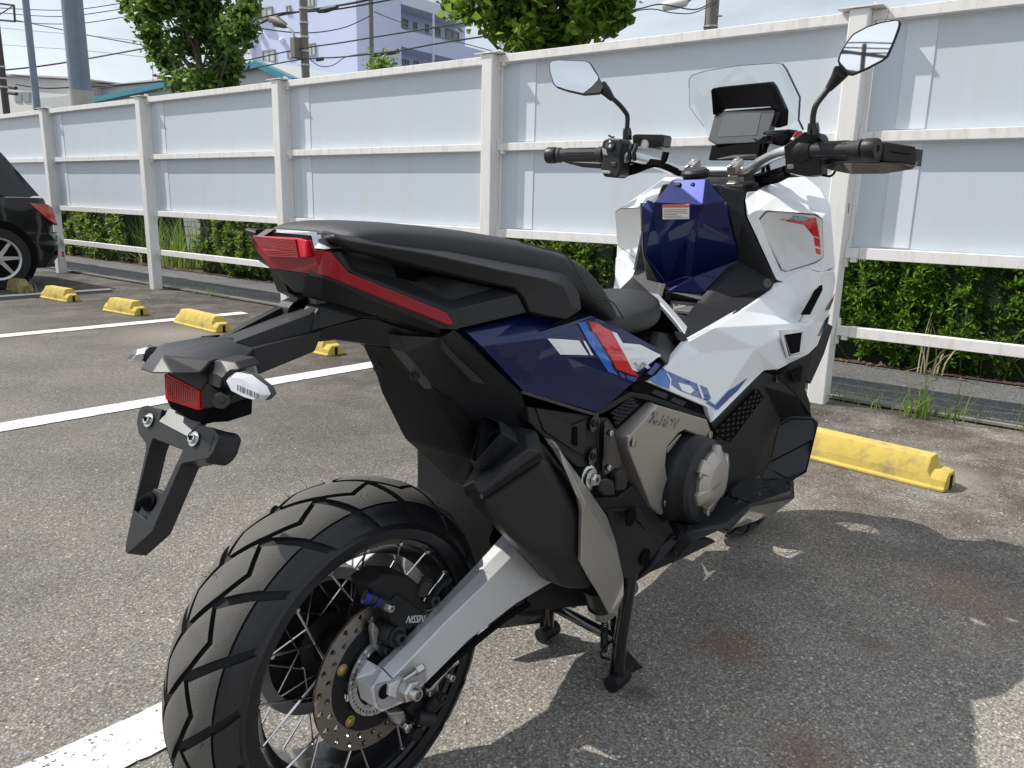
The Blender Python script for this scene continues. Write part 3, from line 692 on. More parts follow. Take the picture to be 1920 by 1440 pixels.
def z_of(py, px, base): # height of a picture row above a ground point
    d = sight('X', px, py); k = ((base - CAM).x * AX_F.x + (base - CAM).y * AX_F.y) / 1.0
    h = Vector((d.x, d.y, 0)).length; g = Vector((base.x - CAM.x, base.y - CAM.y, 0)).length
    return CAM.z + d.z / h * g
def hit(px, py, p, n): return on('X', px, py, (p, n))
nLf = Vector((-dR.x, -dR.y, 0)); nRt = Vector((-dL.x, -dL.y, 0))       # outward normals of the two faces
wL = abs((hit(474, 60, K0, nLf) - K0).dot(dL)); 
fR = lambda px, py, off=0.: hit(px, py, K0 + dL * off, nRt)
bl = thing('apartment_block', 'lavender blue apartment block with dark framed windows and open balconies', 'building', K0)
H = 15.5
w1 = (fR(752, 60) - K0).dot(dR); wA = (fR(872, 60, 1.6) - K0).dot(dR) 
def bbox(mb, a0, a1, b0, b1, z0, z1):    # a along dR, b along dL from the corner
    c = [K0 + dR * a + dL * b + Vector((0, 0, z)) for a in (a0, a1) for b in (b0, b1) for z in (z0, z1)]
    return mb.add(c, [(0, 1, 3, 2), (4, 6, 7, 5), (0, 4, 5, 1), (2, 3, 7, 6), (0, 2, 6, 4), (1, 5, 7, 3)])
bbox(MB(), 0, w1, 0, wL, 0, H).build('wall', M_blue, bl, smooth=False)
bbox(MB(), w1 + .003, wA, 1.6, wL, 0, H - 1.2).build('rear_wall', M_blue, bl, smooth=False)
zr = fR(752, -8).z; wS = (fR(886, 30) - K0).dot(dR)
roofz = fR(886, 29).z; soff = fR(884, 48).z
bbox(MB(), w1 + .003, wS, -.05, wL * .7, soff, roofz).build('roof_slab', M_blue2, bl, smooth=False)
p1t, p1b = fR(760, 56).z, fR(757, 88).z
bbox(MB(), w1 + .003, wA + 2.0, 0, .15, p1b, p1t).build('balcony_parapet', M_blue, bl, smooth=False)
bbox(MB(), w1 + .003, wA + 2.0, .15, 1.6, p1b, p1b + .25).build('balcony_slab', M_blue2, bl, smooth=False)
p2t = p1t - 3.0
bbox(MB(), w1 + .003, wA + 6.0, 0, .15, 0, p2t).build('balcony_parapet', M_blue, bl, smooth=False)
bbox(MB(), w1 + .003, wA + 2.0, .15, 1.6, p2t - 1.0, p2t - .75).build('balcony_slab', M_blue2, bl, smooth=False)
MB().tube([K0 + dR * (fR(812, 50) - K0).dot(dR) + Vector((0, 0, 0)) - dL * .02, K0 + dR * (fR(812, 50) - K0).dot(dR) + Vector((0, 0, soff)) - dL * .02], .09, 8).build('downpipe', M_blue2, bl)
MB().tube([K0 + dR * (w1 + .1) + dL * .07 + Vector((0, 0, p1t + .18)), K0 + dR * (wA + 2) + dL * .07 + Vector((0, 0, p1t + .18))], .035, 6).build('handrail', M_frame, bl)
def win(face, px0, py0, px1, py1, glass, off=0., split=True):
    if face == 'L': p = lambda a, b: hit(a, b, K0, nLf); nn = nLf
    else: p = lambda a, b: fR(a, b, off); nn = nRt
    A_, B_ = p(px0, (py0 + py1) / 2), p(px1, (py0 + py1) / 2); zt, zb = p((px0 + px1) / 2, py0).z, p((px0 + px1) / 2, py1).z
    A_.z = B_.z = 0; d = (B_ - A_).normalized(); W = (B_ - A_).length
    pr = lambda mb, a, b, z0, z1, o0, o1: mb.add([A_ + d * q + nn * o + Vector((0, 0, z)) for q in (a, b) for o in (o0, o1) for z in (z0, z1)],
                                                 [(0, 1, 3, 2), (4, 6, 7, 5), (0, 4, 5, 1), (2, 3, 7, 6), (0, 2, 6, 4), (1, 5, 7, 3)])
    m = MB(); f_ = .09
    pr(m, 0, W, zt - f_, zt, .003, .09); pr(m, 0, W, zb, zb + f_, .003, .09); pr(m, 0, f_, zb + f_, zt - f_, .003, .085); pr(m, W - f_, W, zb + f_, zt - f_, .003, .085)
    if split: pr(m, W / 2 - .04, W / 2 + .04, zb + f_, zt - f_, .003, .08)
    o = m.build('window', M_frame, bl, smooth=False)
    g = MB(); pr(g, f_, W - f_, zb + f_, zt - f_, .004, .04); g.build('pane', glass, o, smooth=False)
win('L', 490, 14, 512, 38, M_curtain); win('L', 494, 94, 517, 118, M_curtain); win('L', 577, 82, 593, 106, M_curtain)
win('L', 538, 11, 546, 26, M_curtain, split=False); win('L', 575, -10, 590, 14, M_curtain); win('L', 540, 95, 551, 110, M_curtain, split=False)
win('R', 754, 36, 764, 54, M_glass, 1.6); win('R', 775, 42, 781, 58, M_glass, 1.6, False); win('R', 797, 46, 803, 63, M_glass, 1.6, False)
win('R', 815, 52, 825, 69, M_glass, 1.6); win('R', 835, 57, 860, 76, M_glass, 1.6)
win('R', 754, 112, 766, 124, M_glass, 1.6); win('R', 776, 114, 784, 125, M_glass, 1.6, False)
for px, py in ((531, 77), (490, 66)): MB().lathe(hit(px, py, K0, nLf), nLf, [(.22, 0), (.22, .2), (.05, .3)], 10).build('vent_cowl', M_blue2, bl)
bbox(MB(), -.25, .0, -.1 + wL, wL + .12, 0, H).build('side_return', M_blue2, bl, smooth=False)
m = MB()
for py0 in (2, 82): 
    p = hit(474, py0, K0, nLf); m.box(p + nLf * .3, (.9, .9, .3))
m.build('eaves_slab', M_blue2, bl, smooth=False)
# teal-edged warehouse
def gable(label, pa, pb, pc, x, length, zb=0):
    A_, B_, C_ = pt(*pa, x), pt(*pb, x), pt(*pc, x)
    t = thing('warehouse', label, 'building', (x, B_.y, 0))
    back = Vector((length, 0, 0))
    poly = [Vector((x, A_.y, 0)), A_, B_, C_, Vector((x, C_.y, 0))]
    MB().prism(poly, back).build('wall', M_warm, t, smooth=False)
    th = Vector((0, 0, .28)); o = Vector((-.35, 0, 0))
    MB().prism([A_ + o, B_ + o, B_ + o + th, A_ + o + th], (.34, 0, 0)).build('fascia', M_teal, t, smooth=False)
    MB().prism([B_ + o, C_ + o, C_ + o + th, B_ + o + th], (.34, 0, 0)).build('fascia', M_teal, t, smooth=False)
    MB().prism([A_ + th, B_ + th, B_ + th * 1.15, A_ + th * 1.15], back).prism([B_ + th, C_ + th, C_ + th * 1.15, B_ + th * 1.15], back).build('roof', M_roof, t, smooth=False)
    return t
gable('grey warehouse gable with a teal fascia left of the street lamp pole', (182, 194), (492, 128), (560, 160), 22., 14.)
t = thing('long_shed', 'long low shed with a pale sloping roof at the far left behind the steel poles', 'building', pt(240, 170, 26))
a, b, c_, d_ = pt(172, 168, 26), pt(330, 150, 26), pt(330, 172, 26), pt(172, 192, 26)
MB().prism([Vector((26, a.y, 0)), a, b, Vector((26, b.y, 0))], (8, 0, 0)).build('wall', M_warm, t, smooth=False)
MB().prism([a + Vector((-.3, 0, 0)), b + Vector((-.3, 0, 0)), b + Vector((4, 0, .5)), a + Vector((4, 0, .5))], (0, 0, .12)).build('roof', M_roof, t, smooth=False)
p = pt(275, 150, 26); vt = thing('roof_ventilator', 'rusty round roof ventilator on the long shed', 'ventilator', (p.x + 1, p.y, p.z))
MB().lathe((p.x + 1, p.y, p.z - .3), (0, 0, 1), [(.12, 0), (.12, .28), (.25, .33), (.27, .6), (.2, .72), (.05, .75)], 14).build('cowl', M_rust, vt)
o = MB().tube([pt(287, 152, 25), pt(286, 118, 25)], .02, 5).tube([pt(283, 124, 25), pt(290, 122, 25)], .02, 5).build('roof_aerial', M_cable); tag(o, 'thin roof aerial beside the rusty ventilator', 'aerial')
t = thing('pale_house', 'pale house with two dark windows behind the pole at the left edge', 'building', pt(60, 180, 24))
a, b = pt(-40, 138, 24), pt(132, 146, 24)
MB().prism([Vector((24, a.y, 0)), a, b, Vector((24, b.y, 0))], (9, 0, 0)).build('wall', M_cream, t, smooth=False)
MB().prism([pt(-40, 136, 23.6), pt(134, 144, 23.6), pt(134, 147, 23.6), pt(-40, 139, 23.6)], (10, 0, 0)).build('roof', M_roof, t, smooth=False)
for (x0, x1) in ((29, 41), (45, 57)):
    q = [pt(x0, 172, 23.98), pt(x1, 173, 23.98), pt(x1, 191, 23.98), pt(x0, 190, 23.98)]
    f = MB().prism([v + (v - (q[0] + q[2]) / 2) * .12 for v in q], (-.04, 0, 0)).build('window', M_cream, t, smooth=False)
    MB().prism([v + Vector((-.045, 0, 0)) for v in q], (-.02, 0, 0)).build('pane', M_glass, f, smooth=False)
MB().prism([pt(60, 186, 22), pt(135, 178, 22), pt(135, 200, 22), pt(60, 205, 22)], (3, 0, 0)).build('lean_to_roof', M_roof, t, smooth=False)
# lattice pylon, far
m = MB(); px0 = 945
for s in (-1, 1):
    m.tube([pt(px0 + s * 9, 100, 150), pt(px0 + s * 4, 40, 150)], .22, 4)
for i in range(6):
    a = 98 - i * 9; m.tube([pt(px0 - 9 + i * .8, a, 150), pt(px0 + 8 - i * .8, a - 9, 150)], .14, 4).tube([pt(px0 + 9 - i * .8, a, 150), pt(px0 - 8 + i * .8, a - 9, 150)], .14, 4)
for py in (66, 80): m.tube([pt(px0 - 22, py + 1, 150), pt(px0 + 22, py - 1, 150)], .2, 4)
o = m.build('lattice_pylon', mat('pylon_steel', (.30, .33, .37), .6)); tag(o, 'distant lattice pylon between the blue block and the right tree', 'pylon')
# shrub top by the thin pole
q = np.array([list(pt(717, 122, 18) + Vector((rng.normal() * .2, rng.normal() * .25, rng.normal() * .25 - .1))) for _ in range(500)])
t = thing('garden_shrub', 'light green shoot poking above the fence right of the thin pole', 'shrub', (18, float(q[:, 1].mean()), 0))
leaf_cloud('foliage', q, unit(500), unit(500), np.full(500, .14), np.full(500, .08), M_gink2, t, 'stuff')
MB().tube([(18, q[:, 1].mean(), 0), (18, q[:, 1].mean(), q[:, 2].mean())], .04, 6).build('stem', M_bark, t)

# ------------------------------------------------------------------ truck across the road, seen under the fence
M_tyre_far = mat('far_tyre', (.02, .02, .02), .8); M_dkpaint = mat('dark_paint', (.016, .017, .02), .15, coat=1.)
M_chrome = mat('chrome', (.75, .75, .76), .12, metal=1.)
p0 = pt(118, 400, 9.2)
yT = p0.y
t = thing('parked_truck', 'dark truck with white letters glimpsed under the fence beside the black car', 'truck', (9.2, yT, 0))
a, b = pt(60, 385, 9.2), pt(158, 385, 9.2)
zb = pt(140, 416, 9.2).z
MB().box((10.2, (a.y + b.y) / 2 + 1.2, zb + .9), (2.0, abs(a.y - b.y) + 2.4, 1.8)).build('body', M_dkpaint, t, bevel=.03)
MB().box((9.17, (a.y + b.y) / 2 + 1.2, zb - .02), (.05, abs(a.y - b.y) + 2.4, .09)).build('skirt', M_cream, t, smooth=False)
q = pt(147, 404, 9.15); MB().lathe((9.12, q.y, q.z), (-1, 0, 0), [(.33, -.2), (.36, -.1), (.36, 0), (.30, .03), (.22, .03)], 24).build('wheel', M_tyre_far, t)
MB().lathe((9.1, q.y, q.z), (-1, 0, 0), [(.22, .0), (.2, .05), (.06, .02), (.0, .05)], 20).build('hub_cap', M_chrome, t)
def text(s, size, origin, right, up, m, parent, ext=.0005, name='lettering', shear=0., sx=1.):
    cu = bpy.data.curves.new(name, 'FONT'); cu.body = s; cu.size = size; cu.extrude = ext; cu.shear = shear; cu.resolution_u = 3
    o = bpy.data.objects.new(name, cu); COL.objects.link(o); cu.materials.append(m)
    r = Vector(right).normalized(); u = Vector(up); u = (u - r * u.dot(r)).normalized(); n = r.cross(u)
    M = Matrix(((r.x * sx, u.x, n.x, origin[0]), (r.y * sx, u.y, n.y, origin[1]), (r.z * sx, u.z, n.z, origin[2]), (0, 0, 0, 1)))
    dg = bpy.context.evaluated_depsgraph_get(); bpy.context.view_layer.update()
    me = bpy.data.meshes.new_from_object(o.evaluated_get(bpy.context.evaluated_depsgraph_get())); me.transform(M)
    bpy.data.objects.remove(o); ob = bpy.data.objects.new(name, me); COL.objects.link(ob)
    if not me.materials: me.materials.append(m)
    if parent is not None: adopt(ob, parent)
    return ob
q = pt(111, 403, 9.16); text('3UE', .48, (9.165, q.y, q.z), (0, -1, 0), (0, 0, 1), mat('white_letter', (.8, .8, .8), .5), t, .004)

# ------------------------------------------------------------------ black car
M_carpaint = mat('black_car_paint', (.006, .007, .010), .22, coat=.55, coat_rough=.04, spec=.3)
M_carglass = mat('dark_car_glass', (.010, .012, .014), .06, coat=.3, spec=.4)
M_lens_red = mat('red_lens', (.42, .006, .010), .12, coat=1.)
M_lens_clear = mat('clear_lens', (.80, .80, .82), .15, coat=1.)
M_rub = mat('rubber', (.018, .018, .019), .75)
M_alloy = mat('alloy_wheel', (.55, .56, .58), .3, metal=.8)
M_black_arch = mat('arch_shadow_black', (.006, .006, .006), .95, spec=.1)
M_trim = mat('black_trim', (.016, .016, .017), .55)
car = thing('parked_car', 'black station wagon reversed up to the fence at the left edge of the picture', 'car', (.6, 9.0, 0))
yn = 8.20; Wd = 1.72; X1 = 2.85; Lc = 4.6
def carY(t, z):  # near side plan: tumblehome and tail taper ; t is x
    ins = .0
    if z > .93: ins += (z - .93) * .42
    ins += max(0, (t - 2.45)) ** 2 * .9 + max(0, (-1.3 - t)) ** 2 * .5 + max(0, .35 - z) * .15
    return ins
def outline(z):
    """rear limit x at height z"""
    T = [(.20, 2.72), (.30, 2.83), (.52, 2.85), (.56, 2.80), (.70, 2.80), (.92, 2.72), (1.0, 2.66), (1.30, 2.46), (1.40, 2.40), (1.50, 2.2)]
    for (z0, x0), (z1, x1) in zip(T, T[1:]):
        if z0 <= z <= z1: return x0 + (x1 - x0) * (z - z0) / (z1 - z0)
    return T[-1][1]
zs = [.20, .30, .42, .52, .56, .70, .80, .92]
def front(z): return -1.72 + .12 * abs(z - .5) + (.5 * max(0, z - .75))
sec = []
for z in zs:
    xr, xf = outline(z), front(z); ring = []
    xs = [xf, xf + .08, xf + .4] + [xf + .4 + (xr - .55 - xf - .4) * k / 10 for k in range(1, 10)] + [xr - .55, xr - .3, xr - .12, xr - .04, xr]
    near = [(x, yn + carY(x, z) + (.10 if x == xr else .03 if x == xr - .04 else 0) + (.2 if x == xf else 0), z) for x in xs]
    far = [(x, 2 * yn + Wd - y, z) for x, y, z in reversed(near)]
    sec.append(near + far)
n = len(sec[0]); v = [q for s_ in sec for q in s_]
f = [(i * n + j, i * n + (j + 1) % n, (i + 1) * n + (j + 1) % n, (i + 1) * n + j) for i in range(len(sec) - 1) for j in range(n)]
f += [tuple(range(n))[::-1], tuple((len(sec) - 1) * n + j for j in range(n))]
MB().add(v, f).build('body', M_carpaint, car, bevel=.012)
gz = [.922, 1.30, 1.37, 1.42]; sec = []
for i, z in enumerate(gz):
    xr = outline(min(z, 1.42)) - (.02 if i == 0 else 0) - (.25 if i == 3 else 0); xf = [-.95, -.15, .05, .3][i]
    xs = [xf, xf + .1, (xf + xr) / 2, xr - .15, xr - .03, xr]; 
    e = .25 if i == 3 else 0
    near = [(x, yn + .03 + carY(x, z) + e + (.10 if x == xr else .02 if x == xr - .03 else 0), z) for x in xs]
    sec.append(near + [(x, 2 * yn + Wd - y, z) for x, y, z in reversed(near)])
n = len(sec[0]); v = [q for s_ in sec for q in s_]
f = [(i * n + j, i * n + (j + 1) % n, (i + 1) * n + (j + 1) % n, (i + 1) * n + j) for i in range(1, len(sec) - 1) for j in range(n)]
f += [tuple((len(sec) - 1) * n + j for j in range(n))]
MB().add(v, f).build('roof', M_carpaint, car, bevel=.01)
f = [(j, (j + 1) % n, n + (j + 1) % n, n + j) for j in range(n)]
MB().add(v[:2 * n], f).build('windows', M_carglass, car, smooth=False)
def sidepl(pts, off, name, m, th=.012, par=None):
    P_ = [Vector((x, yn + carY(x, z) + (.03 if z > .925 else 0) - off, z)) for x, z in pts]
    return MB().prism(P_, (0, th, 0)).build(name, m, par or car, bevel=.003)
sidepl([(2.28, .935), (2.33, .935), (2.13, 1.30), (2.08, 1.30)], .004, 'window_pillar', M_carpaint)
sidepl([(1.30, .935), (1.42, .935), (1.36, 1.30), (1.28, 1.30)], .004, 'window_pillar', M_trim)
sidepl([(.3, .92), (2.66, .92), (2.66, .938), (.3, .938)], .006, 'window_trim', M_chrome, .008)
# tail lamp wraps the corner
V = [Vector(q) for q in [(2.50, yn + .010, .872), (2.70, yn + .055, .855), (2.765, yn + .115, .82), (2.80, yn + .20, .74), (2.80, yn + .20, .66), (2.79, yn + .105, .635), (2.68, yn + .045, .70)]]
tl = MB().shell(V, [(0, 1, 6), (1, 2, 5, 6), (2, 3, 4, 5)], (-.01, .05, 0)); tl.v = [(x + (.012 if i < 7 else 0), y - (.014 if i < 7 else 0), z) for i, (x, y, z) in enumerate(tl.v)]
tl.build('tail_lamp', M_lens_red, car, bevel=.006)
MB().prism([(2.812, yn + .13, .70), (2.822, yn + .20, .72), (2.822, yn + .20, .655), (2.812, yn + .12, .665)], (-.02, .01, 0)).build('reversing_lamp', M_lens_clear, car, bevel=.003)
MB().prism([(2.845, yn + .11, .30), (2.865, yn + .2, .30), (2.865, yn + .2, .36), (2.845, yn + .11, .36)], (-.02, .01, 0)).build('reflector', M_lens_red, car, bevel=.003)
MB().box((2.56, yn + Wd / 2, .215), (.40, Wd - .3, .04)).build('bumper_lip', M_trim, car, bevel=.01)
sidepl([(1.2, .555), (2.79, .555), (2.79, .565), (1.2, .565)], .004, 'bumper_seam', M_trim, .006)
for wx in (2.17, -.85):
    for wy, s in ((yn + .085, -1), (yn + Wd - .085, 1)):
        MB().lathe((wx, wy, .315), (0, s, 0), [(.20, -.19), (.30, -.19), (.315, -.15), (.315, .06), (.30, .098), (.225, .104), (.21, .085)], 40, cap=False).build('wheel', M_rub, car)
        al = MB().lathe((wx, wy, .315), (0, s, 0), [(.212, .085), (.215, .105), (.195, .10), (.19, .088), (.05, .085)], 40)
        for k in range(7):
            a = 2 * math.pi * k / 7; d = Vector((math.cos(a), 0, math.sin(a))); q = Vector((-d.z, 0, d.x))
            c0 = Vector((wx, wy + s * .092, .315)); al.prism([c0 + d * .03 + q * .022, c0 + d * .2 + q * .014, c0 + d * .2 - q * .014, c0 + d * .03 - q * .022], (0, -s * .03, 0))
        al.lathe((wx, wy, .315), (0, s, 0), [(.05, .06), (.05, .102), (.0, .108)], 16).build('alloy', M_alloy, car)
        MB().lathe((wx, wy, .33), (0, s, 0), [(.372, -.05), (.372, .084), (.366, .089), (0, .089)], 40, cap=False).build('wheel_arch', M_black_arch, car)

# ------------------------------------------------------------------ things behind the camera that the mirrors show
qx, qy = -37.4, -22.6
pb = thing('utility_pole', 'utility pole with crossarms behind the viewer, seen only in the right mirror', 'pole', (qx, qy, 0))
MB().tube([(qx, qy, 0), (qx, qy, 17.8)], [.17, .12], 12).build('shaft', M_pole_d, pb)
for z_, w_ in ((17.3, 2.6), (16.3, 2.4), (15.2, 2.0)): MB().box((qx, qy, z_), (.13, w_, .13)).build('crossarm', M_pole_d, pb, smooth=False)
for k, (yy, zz) in enumerate(((-1.2, 17.5), (0, 17.9), (1.2, 17.5), (-1.1, 16.5))):
    o = MB().tube(smooth_path([(qx - 12, qy + 30 + yy, zz - .5), (qx, qy + yy, zz), (qx + 5, qy - 16 + yy, zz - 1.2), (qx + 10, qy - 32 + yy, zz - .6)], 6), .04, 5).build('overhead_cable', M_cable)
    tag(o, 'cable on the %s of the pole seen in the mirror' % ('near end of the top arm', 'very tip', 'far end of the top arm', 'middle arm')[k], 'cable', 'cables behind the viewer')
hb = thing('grey_building', 'tall grey building behind the viewer, seen only in the right mirror', 'building', (-52, -30, 0))
MB().box((-54, -30, 6.5), (10, 50, 13)).build('wall', M_warm, hb, smooth=False)
MB().prism([(-60, -56, 13), (-48, -56, 13), (-54, -56, 15.5)], (0, 52, 0)).build('roof', M_roof, hb, smooth=False)
# ================================================================== MOTORCYCLE (x forward, y left, origin under the rear axle)
M_plas = mat('black_plastic', (.020, .0205, .0225), .46, spec=.35, bump=.25, bscale=900, rvar=.06)
M_plas2 = mat('satin_black_plastic', (.018, .0185, .0205), .42, spec=.4, bump=.1, bscale=900, rvar=.05)
M_matte = mat('matte_black', (.013, .0133, .014), .6, spec=.3, bump=.25, bscale=700)
M_black = mat('deep_black', (.006, .006, .007), .95, spec=.1)
M_gloss = mat('gloss_black', (.010, .010, .012), .14, coat=.8)
M_seat = mat('seat_vinyl', (.030, .031, .033), .5, spec=.4, bump=.6, bscale=600)
M_seat2 = mat('seat_grain', (.038, .039, .041), .62, bump=.9, bscale=420)
M_bluep = mat('pearl_blue_paint', (.0028, .0072, .072), .36, metal=.5, coat=.45, coat_rough=.02, spec=.25)
M_whitep = mat('pearl_white_paint', (.80, .815, .83), .30, coat=.6, coat_rough=.08)
M_whitel = mat('white_lid', (.70, .705, .70), .42, coat=.3)
M_silver = mat('silver_alloy', (.64, .65, .67), .40, metal=.35, bump=.12, bscale=300, rvar=.05)
M_silver2 = mat('handlebar_alloy', (.58, .59, .60), .28, metal=.9)
M_taupe = mat('titan_paint', (.43, .405, .37), .36, metal=.6, bump=.08, bscale=500, rvar=.05)
M_steel = mat('steel', (.55, .54, .52), .3, metal=1., rvar=.08)
M_zinc = mat('zinc_bolt', (.62, .62, .60), .25, metal=1.)
M_gold = mat('gold_bolt', (.55, .45, .18), .3, metal=1.)
M_disc = mat('brake_disc_steel', (.36, .33, .30), .34, metal=1., var=.15, vscale=60, rvar=.08)
M_abs = mat('sensor_ring', (.55, .56, .56), .4, metal=.7)
M_tyreC = mat('tyre_tread_dusty', (.105, .101, .095), .82, bump=.5, bscale=500, var=.25, vscale=22)
M_tyreS = mat('tyre_rubber', (.013, .0135, .017), .34, bump=.2, bscale=400, rvar=.1)
M_groove = mat('tyre_groove', (.007, .007, .0075), .75)  # blacker than the tread: shade of the groove depth put into the colour
M_rim = mat('rim_black', (.010, .010, .011), .28, coat=.6)
M_rimin = mat('rim_inner', (.35, .35, .36), .3, metal=.9)
M_spoke = mat('spoke_steel', (.72, .70, .70), .18, metal=1.)
M_redl = mat('red_lens_bright', (.55, .003, .012), .15, coat=.35, spec=.3)
M_redd = mat('red_lens_dark', (.26, .003, .010), .2, coat=.2, spec=.25)
M_chr = mat('indicator_reflector', (.80, .80, .82), .12, metal=1.)
M_decw = mat('decal_white', (.82, .83, .84), .25, coat=.8)
M_decb = mat('decal_blue', (.012, .125, .52), .25, coat=.8)
M_decd = mat('decal_dark_blue', (.020, .075, .30), .25, coat=.8)
M_decr = mat('decal_red', (.62, .012, .022), .25, coat=.8)
M_deck = mat('decal_black', (.012, .012, .02), .25, coat=.8)
M_dectl = mat('decal_teal', (.02, .10, .13), .3, coat=.8)
M_orange = mat('label_orange', (.80, .16, .05), .4)
M_labt = mat('label_print', (.25, .25, .26), .6)
M_mirror = mat('mirror_glass', (.93, .94, .95), .015, metal=1.)
M_screenm = mat('display_glass', (.050, .052, .058), .16, coat=1., spec=.6)
M_screen2 = mat('display_glass_inner', (.072, .074, .082), .2, coat=1.)
M_grip = mat('grip_rubber', (.028, .028, .031), .62, bump=.3, bscale=600)
M_redsw = mat('red_switch', (.55, .02, .03), .3, coat=.3)
M_swgrey = mat('switch_grey', (.33, .33, .33), .4)
M_bluea = mat('anodised_blue', (.02, .03, .22), .3, metal=.7)
M_bluez = mat('blue_zinc', (.30, .42, .44), .35, metal=.8)
M_lbl = mat('white_label', (.82, .82, .80), .4)
def clear_plastic():
    m = bpy.data.materials.new('clear_windscreen'); m.use_nodes = True; t = m.node_tree; o = t.nodes['Material Output']
    tr = t.nodes.new('ShaderNodeBsdfTransparent'); tr.inputs[0].default_value = (.955, .965, .965, 1)
    gl = t.nodes.new('ShaderNodeBsdfGlossy'); gl.inputs['Roughness'].default_value = .03
    mx = t.nodes.new('ShaderNodeMixShader'); mx.inputs[0].default_value = .035
    t.links.new(tr.outputs[0], mx.inputs[1]); t.links.new(gl.outputs[0], mx.inputs[2]); t.links.new(mx.outputs[0], o.inputs[0])
    return m
M_clearp = clear_plastic(); M_clear = mat('indicator_lens', (.52, .53, .55), .18, coat=1., var=.12, vscale=90)

bike = thing('motorcycle', 'blue, white and black adventure scooter on its centre stand, seen from behind', 'motorcycle')
def P3(q, k=None):
    if isinstance(q[0], str): return at(*q[:3], x=q[4]) if len(q) == 5 else at(*q[:3], q[3])
    return at(k, *q)
def pan(name, k, pts, m, th=.012, parent=None, bevel=.0015, faces=None, mirror=True, off=None, seg=2, ang=25):
    V = [P3(q, k) for q in pts]; o = None
    if faces is None and len(V) > 4:            # single-facet panels are flat: best plane through the survey points
        c = sum(V, Vector()) / len(V); n_ = Vector(np.linalg.svd(np.array([list(p - c) for p in V]))[2][2]).normalized()
        if abs(n_.dot((c - CAM).normalized())) > .16:
            V = [on(*(q[:3] if isinstance(q[0], str) else (k, q[0], q[1])), (c, n_)) for q in pts]
    for s in ((1, -1) if mirror else (1,)):
        mb = MB().shell(V, faces or [tuple(range(len(V)))], off or (0, th, 0))
        if s < 0: mb.mirror()
        r = mb.build(name, m, parent or bike, bevel=bevel, seg=seg, ang=ang); o = o or r
    return o
def part(name, parent=None, loc=(0, 0, 0)):
    e = bpy.data.objects.new(name, None); COL.objects.link(e); e.empty_display_size = .05; e.parent = parent or bike; return e
def decal(name, k, poly, targets, m, lift=.0012, cuts=2, parent=None):
    trees = []
    for o in targets: trees.append(BVHTree.FromPolygons([v.co.copy() for v in o.data.vertices], [tuple(p.vertices) for p in o.data.polygons]))
    bm = bmesh.new(); vs = [bm.verts.new((u, v, 0)) for u, v in poly]; bm.faces.new(vs)
    bmesh.ops.triangulate(bm, faces=bm.faces[:])
    for _ in range(cuts): bmesh.ops.subdivide_edges(bm, edges=bm.edges[:], cuts=1, use_grid_fill=True)
    bmesh.ops.triangulate(bm, faces=bm.faces[:])
    last = None; bad = []
    for v in bm.verts:
        d = sight(k, v.co.x, v.co.y).normalized(); best = None
        for t in trees:
            h = t.ray_cast(CAM, d)
            if h[0] is not None and (best is None or h[3] < best[3]): best = h
        if best: nrm = best[1] if best[1].dot(d) < 0 else -best[1]; v.co = best[0] + nrm * lift; last = best[3]
        else: bad.append((v, d))
    for v, d in bad:
        v.co = CAM + d * ((last or 1.5))
    me = bpy.data.meshes.new(name); bm.to_mesh(me); bm.free(); me.materials.append(m)
    o = bpy.data.objects.new(name, me); COL.objects.link(o); adopt(o, parent or targets[0]); return o
def bolt(name, c, ax, r, h, m, parent, hexa=True, mirror=False, washer=False):
    mb = MB(); c = Vector(c); ax = Vector(ax).normalized()
    if washer: mb.lathe(c, ax, [(r * 1.5, 0), (r * 1.5, h * .25), (r * 1.2, h * .3)], 18)
    mb.lathe(c, ax, [(r, 0), (r, h * .85), (r * .85, h), (r * .45, h), (r * .42, h * .5), (0, h * .5)], 6 if hexa else 16)
    return mb.build(name, m, parent or bike)

